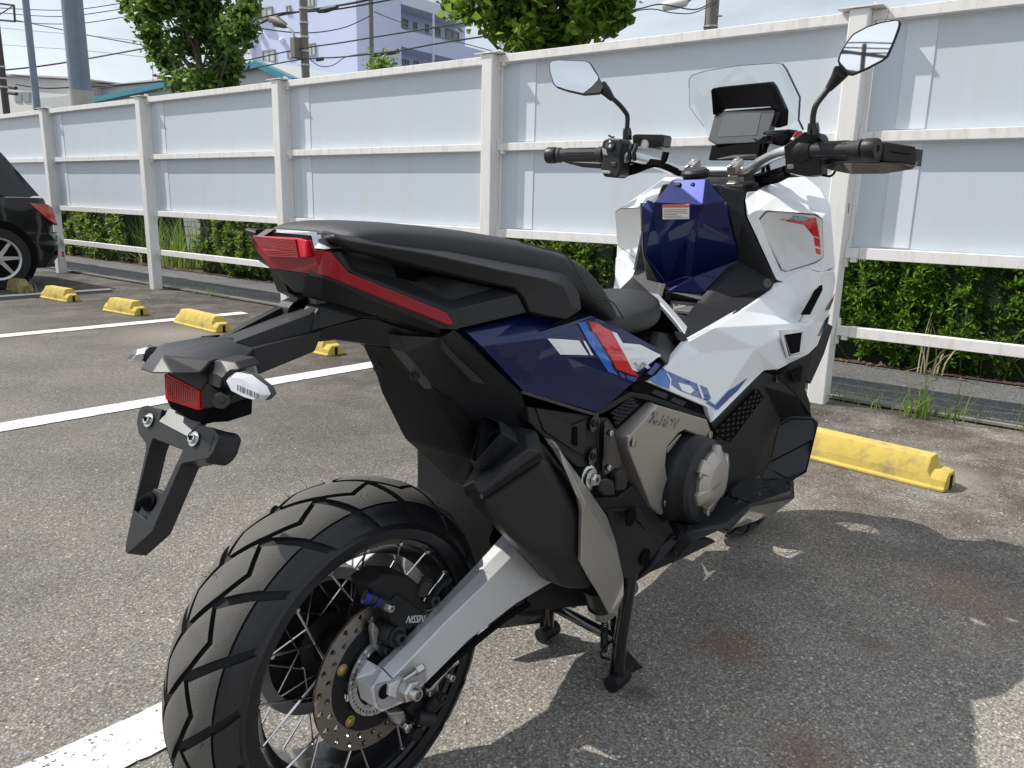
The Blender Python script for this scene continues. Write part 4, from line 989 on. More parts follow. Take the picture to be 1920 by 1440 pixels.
# ------------------------------------------------------------------ wheels
def tyre_mesh(name, c, R, hw, drop, n_pitch, rim_r, parent, knob=.0075):
    PH = 1.28; cr = drop / (1 - math.cos(PH))
    def pos(th, s, lift):
        ph = s * PH; r = R - cr * (1 - math.cos(ph)) + lift * math.cos(ph * .9); y = hw * math.sin(ph) / math.sin(PH) + lift * math.sin(ph * .9)
        return Vector((c[0] + r * math.sin(th), c[1] + y, c[2] + r * math.cos(th)))
    mb = MB(); n = 96
    prof = []
    for i in range(17):
        s = -1 + 2 * i / 16; p = pos(0, s, -knob); prof.append((p.z - c[2], p.y - c[1]))
    side = [(R - drop - .012, hw * 1.0), (R - drop - .028, hw * .97), (rim_r + .012, hw * .86), (rim_r + .002, hw * .76)]
    full = [(r, -y) for r, y in reversed(side)] + prof + side
    for r, y in full:
        for k in range(n): a = 2 * math.pi * k / n; mb.v.append((c[0] + r * math.sin(a), c[1] + y, c[2] + r * math.cos(a)))
    m = len(full); mb.f += [(i * n + k, i * n + (k + 1) % n, (i + 1) * n + (k + 1) % n, (i + 1) * n + k) for i in range(m - 1) for k in range(n)]
    mat_idx = [2 if 4 <= i // n < 20 else 1 for i in range(len(mb.f))]
    dth = 2 * math.pi / n_pitch
    Z = lambda t: .17 + .21 * (1 - abs(2 * (t % 1) - 1)) ** .9        # zigzag boundary of the centre row
    gw = .0175 / (R * dth)
    def block(edge_a, edge_b, mi, gs):
        """edge_a(u), edge_b(u) give (turn in pitches, across) for the two rims of a block, u running between lateral grooves"""
        nu, nv = 11, 6; g = {}; low = {}
        for i in range(nu):
            u = gw / 2 + (1 - gw) * i / (nu - 1); (ta, sa), (tb, sb) = edge_a(u), edge_b(u)
            sg = 1 if sb > sa else -1; sa += sg * gs[0]; sb -= sg * gs[1]
            for j in range(nv):
                q = j / (nv - 1); t, s = ta + (tb - ta) * q, sa + (sb - sa) * q
                rim = i in (0, nu - 1) or j in (0, nv - 1)
                g[i, j] = len(mb.v); mb.v.append(tuple(pos(t * dth, s, -.0007 if rim else 0)))
                if rim: low[i, j] = len(mb.v); mb.v.append(tuple(pos(t * dth, s, -knob - .0005)))
        q = [(g[i, j], g[i + 1, j], g[i + 1, j + 1], g[i, j + 1]) for i in range(nu - 1) for j in range(nv - 1)]
        q += [(g[i, 0], low[i, 0], low[i + 1, 0], g[i + 1, 0]) for i in range(nu - 1)] + [(g[i, nv - 1], g[i + 1, nv - 1], low[i + 1, nv - 1], low[i, nv - 1]) for i in range(nu - 1)]
        q += [(g[0, j], g[0, j + 1], low[0, j + 1], low[0, j]) for j in range(nv - 1)] + [(g[nu - 1, j], low[nu - 1, j], low[nu - 1, j + 1], g[nu - 1, j + 1]) for j in range(nv - 1)]
        mb.f.extend(q); ntop = (nu - 1) * (nv - 1); mat_idx.extend([mi] * ntop + [2] * (len(q) - ntop))
    gz = .066
    for k in range(n_pitch):
        block(lambda u: (k + .5 + u, -Z(u)), lambda u: (k + u, Z(u)), 0, (gz, gz))
        for d, o in ((1, 0), (-1, .5)):
            block(lambda u: (k + o + u, d * Z(u)), lambda u: (k + o + u + .34, d * .66), 0, (.014, .016))
            block(lambda u: (k + o + u + .34, d * .66), lambda u: (k + o + u + .62, d * 1.03), 1, (.016, 0))
    me = bpy.data.meshes.new(name); me.from_pydata(mb.v, [], mb.f); me.materials.append(M_tyreC); me.materials.append(M_tyreS); me.materials.append(M_groove)
    me.polygons.foreach_set('material_index', mat_idx)
    bm = bmesh.new(); bm.from_mesh(me); bmesh.ops.recalc_face_normals(bm, faces=bm.faces); bm.to_mesh(me); bm.free()
    o = bpy.data.objects.new(name, me); COL.objects.link(o); adopt(o, parent); finish(o); return o

def perforated_ring(mb, c, r0, r1, y0, y1, rows, hole):
    """flat disc ring with round holes; rows: list of (radius, count, phase)"""
    bands = []; rr = sorted(rows); edges = [r0] + [(rr[i][0] + rr[i + 1][0]) / 2 for i in range(len(rr) - 1)] + [r1]
    def P_(r, a, y): return (c[0] + r * math.sin(a), y, c[2] + r * math.cos(a))
    for (rad, cnt, ph), ra, rb in zip(rr, edges, edges[1:]):
        for k in range(cnt):
            a0, a1 = 2 * math.pi * (k + ph) / cnt, 2 * math.pi * (k + 1 + ph) / cnt; am = (a0 + a1) / 2; N = 16
            # matching outer boundary points and hole points
            ring_o = []; ring_h = []
            for q in range(N):
                t = 2 * math.pi * q / N; dx, dr = math.cos(t), math.sin(t); s = 1 / max(abs(dx), abs(dr))
                ring_o.append((rad + (dr * s * (rb - rad) if dr > 0 else dr * s * (rad - ra)), am + dx * s * (a1 - a0) / 2)); ring_h.append((rad + dr * hole, am + dx * hole / rad))
            b = len(mb.v)
            for y in (y0, y1):
                mb.v += [P_(r, a, y) for r, a in ring_o] + [P_(r, a, y) for r, a in ring_h]
            for q in range(N):
                q2 = (q + 1) % N
                mb.f += [(b + q, b + q2, b + N + q2, b + N + q), (b + 2 * N + q, b + 3 * N + q, b + 3 * N + q2, b + 2 * N + q2), (b + N + q, b + N + q2, b + 3 * N + q2, b + 3 * N + q)]
    n = 72
    for r in (r0, r1):
        b = len(mb.v)
        for y in (y0, y1): mb.v += [P_(r, 2 * math.pi * k / n, y) for k in range(n)]
        mb.f += [(b + k, b + (k + 1) % n, b + n + (k + 1) % n, b + n + k) for k in range(n)]

def make_wheel(c, R, hw, drop, rim_r, n_pitch, detail):
    wl = part('wheel'); cx, cy, cz = c
    tyre_mesh('tyre', c, R, hw, drop, n_pitch, rim_r, wl)
    rw = hw * .80
    rp = [(rim_r + .004, rw - .004), (rim_r + .004, rw + .002), (rim_r - .004, rw + .002), (rim_r - .010, rw - .006), (rim_r - .014, rw - .018), (rim_r - .028, rw - .030), (rim_r - .034, 0)]
    prof = rp + [(r, -h) for r, h in reversed(rp[:-1])]
    back = [(rim_r - .004, -rw + .012), (rim_r - .022, -rw + .034), (rim_r - .026, 0), (rim_r - .022, rw - .034), (rim_r - .004, rw - .012)]
    MB().lathe(c, (0, 1, 0), [(r, h) for r, h in prof] + back, 72, closed=True).build('rim', M_rim, wl)
    MB().lathe(c, (0, 1, 0), [(.022, -.105), (.036, -.10), (.036, -.05), (.052, -.048), (.052, -.04), (.034, -.03), (.034, .03), (.052, .04), (.052, .048), (.036, .05), (.036, .09), (.02, .09)], 36).build('hub', M_plas2, wl)
    sp = None
    nips = MB()
    for side in (-1, 1):
        for k in range(18):
            a = 2 * math.pi * (k + (.25 if side > 0 else 0)) / 18; d = 1 if k % 2 else -1
            b = a + d * math.radians(56)
            p = Vector((cx + (rim_r - .004) * math.sin(a), cy + side * (rw + .000), cz + (rim_r - .004) * math.cos(a)))
            q = Vector((cx + .050 * math.sin(b), cy + side * .044, cz + .050 * math.cos(b)))
            mb = MB().tube([p, q], .0019, 6); o = mb.build('spoke', M_spoke, wl)
            nips.lathe(p + Vector((0, side * .001, 0)), (0, side, 0), [(.0042, -.004), (.0042, .002), (.003, .004), (0, .004)], 8)
    nips.build('spoke_nipples', M_zinc, wl, kind='stuff')
    if detail:
        # sprocket side drum seen through the spokes
        MB().lathe((cx, .066, cz), (0, 1, 0), [(.03, -.01), (.098, -.01), (.104, -.002), (.104, .01), (.03, .012)], 48).build('sprocket_carrier', M_matte, wl)
        MB().lathe((cx, .060, cz), (0, 1, 0), [(.104, -.012), (.124, -.012), (.126, -.004), (.126, .006), (.104, .006)], 48, closed=True).build('polished_ring', M_rimin, wl)
        mb = MB()
        for k in range(42):
            a = 2 * math.pi * k / 42; mb.box((cx + .119 * math.sin(a), .078, cz + .119 * math.cos(a)), (.008, .006, .014), Matrix.Rotation(a, 3, 'Y'))
        mb.lathe((cx, .078, cz), (0, 1, 0), [(.03, -.003), (.116, -.003), (.116, .003), (.03, .003)], 42).build('sprocket', M_matte, wl, smooth=False)
    return wl
RZ_ = .3025
rw_ = make_wheel((0, 0, RZ_), .2865, .080, .050, .2005, 18, True)
text('BATTLAX', .017, (.205, -.0745, RZ_ + .088), (-.42, 0, -.9), (.9, 0, -.42), mat('tyre_lettering', (.10, .10, .10), .5), rw_, .0008)
m_ = MB()
for k in range(46):       # moulding hairs on the new tyre
    a = rng.uniform(-1.9, .75); s = rng.uniform(-.9, .9); ph = s * 1.28; cr = .05 / (1 - math.cos(1.28)); r = .2865 - cr * (1 - math.cos(ph)); y = .08 * math.sin(ph) / math.sin(1.28)
    p = Vector((r * math.sin(a), y, RZ_ + r * math.cos(a))); nrm = Vector((math.sin(a) * math.cos(ph), math.sin(ph), math.cos(a) * math.cos(ph)))
    L = rng.uniform(.003, .009); m_.tube([p, p + nrm * L + Vector(rng.normal(size=3)) * .0015], [.0005, .0003], 4)
o = m_.build('moulding_hairs', M_black, rw_, kind='stuff')

dc_ = (0, -.0855, RZ_)
mb = MB(); perforated_ring(mb, dc_, .090, .120, -.088, -.0835, [(.0975, 22, 0), (.1115, 22, .5)], .0050)
mb.build('brake_disc', M_disc, rw_)
mb = MB().lathe(dc_, (0, -1, 0), [(.066, -.002), (.0895, -.002), (.0895, .0018), (.066, .0018)], 60, closed=True)
for k in range(5):
    a = 2 * math.pi * (k + .15) / 5; d = Vector((math.sin(a), 0, math.cos(a))); q = Vector((d.z, 0, -d.x))
    mb.prism([Vector(dc_) + d * .03 + q * .02, Vector(dc_) + d * .07 + q * .016, Vector(dc_) + d * .07 - q * .016, Vector(dc_) + d * .03 - q * .02], (0, .004, 0))
mb.build('disc_carrier', M_matte, rw_)
for k in range(5):
    a = 2 * math.pi * (k + .15) / 5; bolt('disc_bolt', (.079 * math.sin(a), -.0875, RZ_ + .079 * math.cos(a)), (0, -1, 0), .0062, .005, M_gold, rw_, False, washer=True)
mb = MB(); perforated_ring(mb, (0, -.094, RZ_), .049, .064, -.096, -.0935, [(.0575, 48, 0)], .0022); mb.build('sensor_ring', M_abs, rw_)
MB().lathe((0, -.06, RZ_), (0, -1, 0), [(.048, 0), (.046, .028), (.03, .032), (.022, .055)], 32).build('hub_cover', M_matte, rw_)

# front wheel
fw_ = make_wheel((1.59, 0, .299), .299, .060, .042, .232, 20, False)
for s in (-1, 1):
    mb = MB(); perforated_ring(mb, (1.59, s * .07, .299), .105, .148, s * .07 - .0025, s * .07 + .0025, [(.115, 24, 0), (.133, 24, .5)], .004); mb.build('brake_disc', M_disc, fw_)
    MB().lathe((1.59, s * .07, .299), (0, s, 0), [(.03, -.003), (.104, -.003), (.104, .003), (.03, .003)], 24).build('disc_carrier', M_matte, fw_)
    f_ = part('fork_leg')
    MB().tube([(1.60, s * .105, .27), (1.50, s * .105, .50)], .028, 16).build('lower_tube', M_matte, f_)
    MB().tube([(1.50, s * .105, .50), (1.28, s * .105, 1.02)], .0205, 16).build('stanchion', M_silver2, f_)
    MB().box((1.63, s * .085, .42), (.07, .05, .11), Matrix.Rotation(-.4, 3, 'Y')).build('caliper', M_matte, f_, bevel=.006)
fd = MB(); v = []; nF = 14
for i in range(nF):
    a = math.radians(-62 + 118 * i / (nF - 1)); r = .328
    for (yy, dr) in ((-.078, -.05), (-.072, -.01), (-.04, .008), (0, .012), (.04, .008), (.072, -.01), (.078, -.05)):
        v.append((1.59 + (r + dr) * math.sin(a), yy, .299 + (r + dr) * math.cos(a)))
fd.shell(v, [(i * 7 + j, i * 7 + j + 1, (i + 1) * 7 + j + 1, (i + 1) * 7 + j) for i in range(nF - 1) for j in range(6)], (0, 0, .004)).build('front_mudguard', M_plas, bike)

# ------------------------------------------------------------------ dark inner masses (engine, frame, under-seat box)
eng = part('engine')
MB().prism([(.30, -.145, .30), (.30, -.145, .60), (.50, -.145, .66), (.98, -.145, .56), (1.12, -.145, .36), (1.0, -.145, .21), (.55, -.145, .21)], (0, .29, 0)).build('crankcase', M_matte, eng, bevel=.01)
MB().prism([(.70, -.12, .40), (.70, -.12, .70), (1.20, -.12, .66), (1.33, -.12, .45), (1.2, -.12, .30)], (0, .24, 0)).build('cylinder_block', M_black, eng, bevel=.01)
fr_ = part('frame')
MB().prism([(-.02, -.095, .885), (-.02, -.095, .94), (.30, -.095, .93), (.62, -.11, .80), (.70, -.11, .62), (.45, -.11, .62), (.10, -.095, .84)], (0, .19, 0)).build('storage_box', M_black, fr_, bevel=.01)
MB().prism([(.62, -.14, .60), (.60, -.14, .76), (.78, -.13, .74), (.95, -.12, .72), (1.2, -.12, .60), (1.2, -.12, .5)], (0, .28, 0)).build('underseat_tray', M_black, fr_, bevel=.01)
MB().prism([(1.28, -.07, .45), (1.22, -.07, .82), (1.24, -.07, 1.02), (1.42, -.07, 1.03), (1.60, -.07, .75), (1.45, -.07, .50)], (0, .14, 0)).build('headstock_box', M_black, fr_, bevel=.01)
MB().box((1.31, 0, .58), (.10, .30, .30), Matrix.Rotation(-.25, 3, 'Y')).build('added_sun_block_box', M_black, fr_, bevel=.005)  # unseen box, added to stop sunlight leaking through the bodywork
MB().tube([(1.36, 0, .80), (1.25, 0, 1.07)], .03, 16).build('steering_stem', M_matte, fr_)

# ------------------------------------------------------------------ swingarm
sw = part('swingarm')
def SS(u, v, y): return at('S', u, v, y)
e0 = [SS(100, 1075, -.112), SS(520, 660, -.112), SS(930, 225, -.112), SS(1035, 105, -.112), SS(1110, 20, -.108)]
e1 = [SS(150, 1095, -.136), SS(560, 690, -.136), SS(960, 282, -.134), SS(1085, 155, -.132), SS(1160, 70, -.128)]
e2 = [SS(222, 1172, -.158), SS(610, 760, -.158), SS(1000, 380, -.156), SS(1145, 232, -.154), SS(1260, 120, -.15)]
e3 = [SS(480, 1200, -.158), SS(800, 880, -.158), SS(1150, 610, -.158), SS(1380, 470, -.156), SS(1560, 380, -.15)]
# close the section below and inboard
def down(p, dz, y): return Vector((p.x, y, p.z - dz))
nS = len(e0); V = e0 + e1 + e2 + e3 + [Vector((p.x, -.112, p.z)) for p in e3]
F = []
for i in range(nS - 1):
    for r in range(4): F.append((r * nS + i, r * nS + i + 1, (r + 1) * nS + i + 1, (r + 1) * nS + i))
    F.append((4 * nS + i, 4 * nS + i + 1, i + 1, i))
F += [tuple(r * nS + nS - 1 for r in range(5)), tuple(r * nS for r in range(5))[::-1]]
mesh_obj('arm', V, F, M_silver, sw, bevel=.002)
# axle end of the arm with its machined pocket
bk = [(222, 1172, -.158), (105, 1215, -.150), (60, 1205, -.135), (60, 1260, -.148), (95, 1385, -.156), (150, 1418, -.158), (320, 1345, -.158), (480, 1200, -.158)]
endp = [SS(*q) for q in [(150, 1095, -.137), (222, 1172, -.1585), (480, 1200, -.1585), (488, 1185, -.1585), (322, 1345, -.1585), (150, 1420, -.1565), (98, 1390, -.150), (62, 1240, -.142), (100, 1080, -.114)]]
MB().shell(endp, [(0, 1, 7, 8), (1, 2, 3, 4, 5, 6, 7)], (0, .034, 0)).build('arm_end', M_silver, sw, bevel=.002)
MB().shell([SS(*q) for q in [(105, 1222, -.160), (215, 1190, -.160), (290, 1160, -.160), (455, 1052, -.160), (478, 1078, -.160), (484, 1180, -.160), (320, 1332, -.160), (150, 1396, -.159), (112, 1360, -.158)]], [tuple(range(9))], (0, .004, 0)).build('arm_pocket', mat('pocket_alloy', (.42, .43, .45), .42, metal=.5), sw, bevel=.001)
MB().shell([SS(*q) for q in [(205, 1215, -.168), (290, 1165, -.168), (385, 1160, -.168), (395, 1250, -.168), (290, 1335, -.168), (195, 1300, -.168)]], [tuple(range(6))], (0, .009, 0)).build('axle_block', M_silver, sw, bevel=.002)
ac = at('S', 335, 1248, -.17)
MB().lathe(ac, (0, -1, 0), [(.0165, 0), (.0165, .010), (.013, .013), (.012, .013)], 6).lathe(ac, (0, -1, 0), [(.019, -.001), (.019, .002)], 24).build('axle_nut', M_steel, sw)
MB().lathe(ac, (0, -1, 0), [(.0095, .0), (.0095, .022), (.0085, .024), (.006, .024), (.005, .016), (0, .016)], 18).build('axle', M_steel, sw)
MB().tube([at('S', 300, 1180, -.172), at('S', 430, 1095, -.172)], .0042, 10).tube([at('S', 395, 1118, -.172), at('S', 440, 1088, -.172)], .0075, 6).build('chain_adjuster', M_steel, sw)
MB().lathe(at('S', 165, 1265, -.161), (0, -1, 0), [(.011, 0), (.011, .0012), (0, .0012)], 18).build('slot_hole', M_black, sw)
# left arm and cross member, seen past the tyre
V = [Vector(q) for q in [(-.06, .112, .27), (-.06, .112, .335), (.12, .112, .365), (.36, .112, .44), (.48, .112, .46), (.52, .112, .34), (.30, .112, .30), (.05, .112, .265)]]
MB().prism(V, (0, .045, 0)).build('arm', M_silver, sw, bevel=.004)
MB().prism([SS(q[0], q[1], .03) for q in [(1050 - 0, 60), (740, -10), (720, -55), (830, -80), (1030, -60), (1200, 100), (1200, 300), (960, 180)]], (0, -.11, 0)).build('cross_member', M_silver, sw, bevel=.004)
MB().lathe(SS(1005, 105, -.082), (0, -1, 0), [(.02, 0), (.02, .001), (0, .001)], 20).build('slot_hole', M_black, sw)
MB().tube([SS(480, 1225, -.150), SS(700, 1010, -.150), SS(1060, 720, -.15), SS(1370, 530, -.13)], .006, 8).build('brake_hose', M_black, sw)
# ------------------------------------------------------------------ rear caliper and parking brake
cal = part('rear_caliper')
def Wt(u, v, y): return at('W', u, v, y)
MB().prism([Wt(*q, -.118) for q in [(1010, 560), (1095, 505), (1200, 510), (1255, 560), (1285, 640), (1280, 700), (1200, 780), (1165, 790), (1120, 745), (1085, 700), (1060, 655)]], (0, .050, 0)).build('caliper_body', M_matte, cal, bevel=.007, seg=3)
MB().prism([Wt(*q, -.124) for q in [(1110, 650), (1150, 600), (1215, 640), (1270, 690), (1262, 720), (1210, 775), (1160, 780), (1115, 735)]], (0, .02, 0)).build('piston_housing', M_matte, cal, bevel=.006, seg=3)
MB().tube([Wt(985, 605, -.108), Wt(1105, 660, -.128)], .0085, 14).build('slide_pin', M_plas, cal)
MB().tube([Wt(985, 612, -.109), Wt(1010, 622, -.113)], .0105, 14).tube([Wt(1030, 630, -.116), Wt(1042, 636, -.117)], .0105, 14).build('pin_boot', M_bluea, cal)
bolt('pin_bolt', Wt(1092, 660, -.130), (0, -1, 0), .0065, .012, M_zinc, cal)
MB().tube([Wt(1255, 600, -.116), Wt(1290, 530, -.122)], [.012, .010], 12).tube([Wt(1285, 540, -.121), Wt(1295, 518, -.123)], .0085, 6).build('banjo_post', M_plas, cal)
bolt('banjo_bolt', Wt(1310, 628, -.125), (-.2, -1, .1), .010, .012, M_plas2, cal)
MB().tube([Wt(1290, 640, -.12), Wt(1350, 560, -.115), Wt(1395, 530, -.11)], .006, 10).build('bleed_hose', M_matte, cal)
MB().lathe(Wt(1105, 790, -.108), (0, -1, 0), [(.017, -.02), (.017, .008), (.014, .012)], 20).build('pin_housing', M_plas, cal)
bolt('caliper_bolt', Wt(1140, 805, -.122), (0, -1, 0), .011, .013, M_plas2, cal, True, washer=True)
MB().prism([Wt(*q, -.104) for q in [(1030, 735), (1060, 770), (1050, 840), (1110, 880), (1085, 900), (1035, 870), (1020, 780)]], (0, .01, 0)).build('caliper_bracket', mat('bracket_alloy', (.30, .29, .28), .5, metal=.7), cal, bevel=.003)
bolt('bracket_bolt', Wt(1080, 868, -.106), (0, -1, 0), .0075, .01, M_plas2, cal, True, washer=True)
text('NISSIN', .0165, Wt(1182, 742, -.1252), Vector(Wt(1262, 737, -.1252) - Wt(1182, 742, -.1252)), Vector(Wt(1190, 715, -.1252) - Wt(1182, 742, -.1252)), mat('caliper_print', (.62, .62, .62), .5), cal, .0003, shear=.25, sx=.82)
pk = part('parking_caliper')
MB().prism([Wt(*q, -.112) for q in [(1190, 1160), (1240, 1105), (1300, 1080), (1340, 1110), (1330, 1190), (1300, 1225), (1235, 1215)]], (0, .04, 0)).build('caliper_body', M_matte, pk, bevel=.006)
MB().tube([Wt(1300, 1150, -.12), Wt(1350, 1095, -.135)], .012, 14).build('actuator', M_plas2, pk)
bolt('actuator_bolt', Wt(1352, 1100, -.137), (.1, -1, .1), .0085, .01, M_plas2, pk)
MB().tube([Wt(1240, 1195, -.118), Wt(1315, 1205, -.13)], .012, 14).build('pad_pin_boss', M_plas, pk)
MB().prism([Wt(*q, -.108) for q in [(1100, 1175), (1180, 1165), (1190, 1215), (1260, 1230), (1240, 1285), (1175, 1255), (1130, 1225)]], (0, .012, 0)).build('bracket', mat('bracket_bright', (.45, .44, .42), .4, metal=.8), pk, bevel=.003)
bolt('bracket_bolt', Wt(1185, 1240, -.112), (0, -1, 0), .0085, .008, M_zinc, pk)
MB().lathe(Wt(1215, 1262, -.112), (0, -1, 0), [(.011, 0), (.011, .014), (.008, .016)], 16).build('rubber_plug', M_matte, pk)
MB().tube([Wt(1290, 1065, -.13), Wt(1320, 1045, -.14), Wt(1350, 1000, -.15), Wt(1390, 955, -.15)], [.004, .005, .004, .004], 10).build('cable_end', M_zinc, pk)
bolt('clevis_bolt', Wt(1392, 998, -.152), (0, -1, 0), .0065, .01, M_zinc, pk)
MB().tube([Wt(1375, 965, -.15), Wt(1395, 945, -.15), Wt(1430, 925, -.15)], .0055, 10).build('cable_stub', M_steel, pk)
MB().box(Wt(1310, 1040, -.125), (.02, .012, .03)).build('cable_lever', M_steel, pk, bevel=.002)
# ------------------------------------------------------------------ seat
def loft(name, secs, m, parent, sub=2, k=7):
    """secs: x, half width, z centre, z crease, z bottom, inset of the bottom"""
    V = []; n = None
    for x, wd, zt, ze, zb, ib in secs:
        half = [(wd - ib, zb), (wd, (ze + zb) / 2), (wd * .985, ze - .006), (wd * .93, ze + (zt - ze) * .35), (wd * .62, zt - .002), (wd * .3, zt), (0, zt)]
        ring = [(x, -y, z) for y, z in half] + [(x, y, z) for y, z in reversed(half[:-1])]
        n = len(ring); V += ring
    F = [(i * n + j, (i + 1) * n + j, (i + 1) * n + (j + 1) % n, i * n + (j + 1) % n) for i in range(len(secs) - 1) for j in range(n)]
    F += [tuple(range(n)), tuple((len(secs) - 1) * n + j for j in range(n))[::-1]]
    o = mesh_obj(name, V, F, m, parent, smooth=False)
    s = o.modifiers.new('sub', 'SUBSURF'); s.levels = s.render_levels = sub
    for p in o.data.polygons: p.use_smooth = True
    return o
seat = part('seat')
loft('pillion_seat', [(-.048, .072, .962, .956, .945, .01), (-.04, .098, .976, .966, .93, .008), (-.015, .110, .983, .970, .922, .008), (.05, .120, .983, .968, .915, .008), (.18, .130, .973, .957, .895, .008),
               (.30, .139, .957, .939, .88, .008), (.40, .143, .941, .920, .85, .008), (.47, .144, .912, .888, .82, .008), (.52, .143, .872, .848, .795, .008), (.555, .140, .835, .816, .782, .008), (.578, .130, .805, .795, .772, .01)], M_seat, seat)
loft('rider_seat', [(.50, .150, .80, .79, .76, .01), (.56, .152, .826, .806, .758, .01), (.66, .147, .823, .803, .752, .01), (.75, .122, .824, .806, .752, .01), (.81, .092, .828, .808, .758, .01), (.85, .062, .826, .80, .765, .01), (.868, .040, .80, .79, .775, .01)], M_seat, seat)
# stitched seam on the step of the seat
mb = MB()
mb.tube(smooth_path([at('A', 1500, 215, -.143), at('A', 1700, 270, -.145), at('A', 1860, 335, -.146), at('B', 600, -20, -.147), at('B', 745, 20, -.146), at('B', 830, 140, -.143), at('B', 848, 205, -.140)], 8), .0012, 5).build('seam', M_seat2, seat)
# ------------------------------------------------------------------ tail
tail = part('tail')
lp = [('A', 150, 285, -.094), ('A', 235, 430, -.108), ('A', 985, 725, -.170), ('A', 1480, 605, -.165), ('A', 1552, 745, -.168), ('A', 1010, 874, -.172), ('A', 900, 866, -.164), ('A', 20, 486, -.082), ('A', 20, 300, -.080)]
pan('side_cowl', 'A', lp, M_plas, .03, tail, faces=[(0, 1, 7, 8), (1, 2, 5, 6, 7), (2, 3, 4, 5)], mirror=False)
MB().shell([at('A', u, v, y) for u, v, y in [(330, 470, -.110), (985, 725, -.170), (1480, 605, -.165), (1552, 745, -.168), (1010, 874, -.172), (560, 720, -.135)]], [(0, 1, 4, 5), (1, 2, 3, 4)], (0, .03, 0)).mirror().build('side_cowl', M_plas, tail, bevel=.002)
pan('side_shelf', 'A', [(150, 285, -.094), (235, 430, -.108), (985, 725, -.170), (1480, 605, -.165), (1325, 562, -.145), (995, 658, -.150), (270, 418, -.098), (200, 290, -.086)], M_plas2, .02, tail,
    faces=[(0, 1, 6, 7), (1, 2, 5, 6), (2, 3, 4, 5)])
pan('upper_cowl', 'A', [(200, 290, -.086), (270, 418, -.098), (995, 658, -.150), (1325, 562, -.145), (1070, 510, -.140), (885, 570, -.134), (740, 515, -.122), (575, 482, -.110), (560, 400, -.104), (490, 345, -.098), (190, 268, -.084)], M_matte, .02, tail,
    faces=[(0, 1, 7, 8, 9, 10), (1, 2, 5, 6, 7), (2, 3, 4, 5)])
pan('shelf_step', 'A', [(740, 515, -.123), (885, 572, -.135), (1070, 510, -.141), (835, 455, -.112)], M_plas2, .015, tail)
pan('cavity_wall', 'A', [(480, 335, -.080), (575, 482, -.088), (1325, 565, -.12), (1500, 600, -.13), (1500, 400, -.13), (700, 240, -.085)], M_black, .02, tail)
# red light strip along the side
strip = pan('side_light_strip', 'A', [(20, 272, -.084), (85, 285, -.091), (215, 442, -.1095), (420, 528, -.1265), (955, 745, -.171), (1008, 832, -.1755), (968, 842, -.1735), (700, 735, -.151), (330, 580, -.119), (70, 478, -.094), (20, 468, -.0865)], M_redd, .012, tail,
            faces=[(0, 1, 9, 10), (1, 2, 8, 9), (2, 3, 7, 8), (3, 4, 6, 7), (4, 5, 6)], bevel=.002, mirror=False)
# tail lamp
tl = part('tail_lamp', None)
hp = [at('T', *q) for q in [(962, 292, .084), (990, 230, .080), (1392, 262, -.068), (1405, 335, -.072), (1482, 336, -.086), (1482, 528, -.083), (1105, 474, .045), (1000, 345, .078)]]
MB().shell(hp, [(0, 1, 7), (1, 2, 3, 7), (7, 3, 4, 5, 6)], (.05, 0, -.004)).build('lamp_housing', M_redd, tl, bevel=.003)
lens = [at('T', *q) - Vector((.006, 0, 0)) for q in [(994, 236, .078), (1305, 252, -.042), (1388, 270, -.066), (1384, 396, -.068), (1112, 384, .040), (1060, 330, .060)]]
lz = MB().shell(lens, [(0, 1, 4, 5), (1, 2, 3, 4)], (.012, 0, 0)).build('lamp_lens', M_redl, tl, bevel=.002)
mb = MB()
for i in range(11):
    t = (i + .5) / 11
    a = lens[0].lerp(lens[5], t) if t < .6 else lens[5].lerp(lens[4], (t - .6) / .4); b = lens[1].lerp(lens[4], .02 + t * .95) if False else lens[1].lerp((lens[3] + lens[2]) / 2, .12).lerp(lens[4].lerp(lens[3], .85), t)
    a = a.lerp(b, .05); mb.tube([a - Vector((.001, 0, 0)), b - Vector((.001, 0, 0))], .0011, 5)
mb.build('lens_ribs', mat('red_lens_rib', (.34, .004, .010), .15, coat=1.), tl)
MB().prism([at('T', *q) for q in [(1060, 226, .062), (1062, 200, .064), (1090, 188, .056), (1428, 211, -.056), (1442, 288, -.074), (1530, 325, -.091), (1535, 332, -.091), (1492, 336, -.088), (1415, 328, -.074), (1396, 236, -.067), (1096, 210, .051)]], (.012, 0, 0)).build('silver_trim', M_silver2, tl, bevel=.001)
MB().prism([at('T', *q) for q in [(988, 228, .079), (992, 190, .079), (1058, 192, .066), (1056, 224, .066)]], (.06, 0, 0)).build('lamp_cap', M_black, tl, bevel=.002)
MB().prism([at('T', *q) for q in [(1094, 212, .050), (1390, 236, -.064), (1390, 262, -.067), (1094, 236, .050)]], (.03, 0, 0)).build('lamp_gap', M_black, tl, smooth=False)
# top plate behind the seat
tp = [at('T', *q) for q in [(1064, 196, .065), (1092, 187, .056), (1428, 210, -.054), (1745, 238, -.085), (1780, 240, -.085), (1690, 196, -.040), (1400, 170, .075)]]
MB().shell(tp, [(0, 1, 6), (1, 2, 3, 4, 5, 6)], (.01, 0, -.02)).build('tail_top_plate', M_plas2, tail, bevel=.002)
pan('tail_corner', 'T', [(1430, 211, -.056), (1445, 290, -.074), (1495, 322, -.085), (1535, 332, -.092), (1700, 335, -.098), (1620, 300, -.095), (1745, 238, -.087)], M_plas2, .02, tail, faces=[(0, 1, 2, 3, 4, 5, 6)])
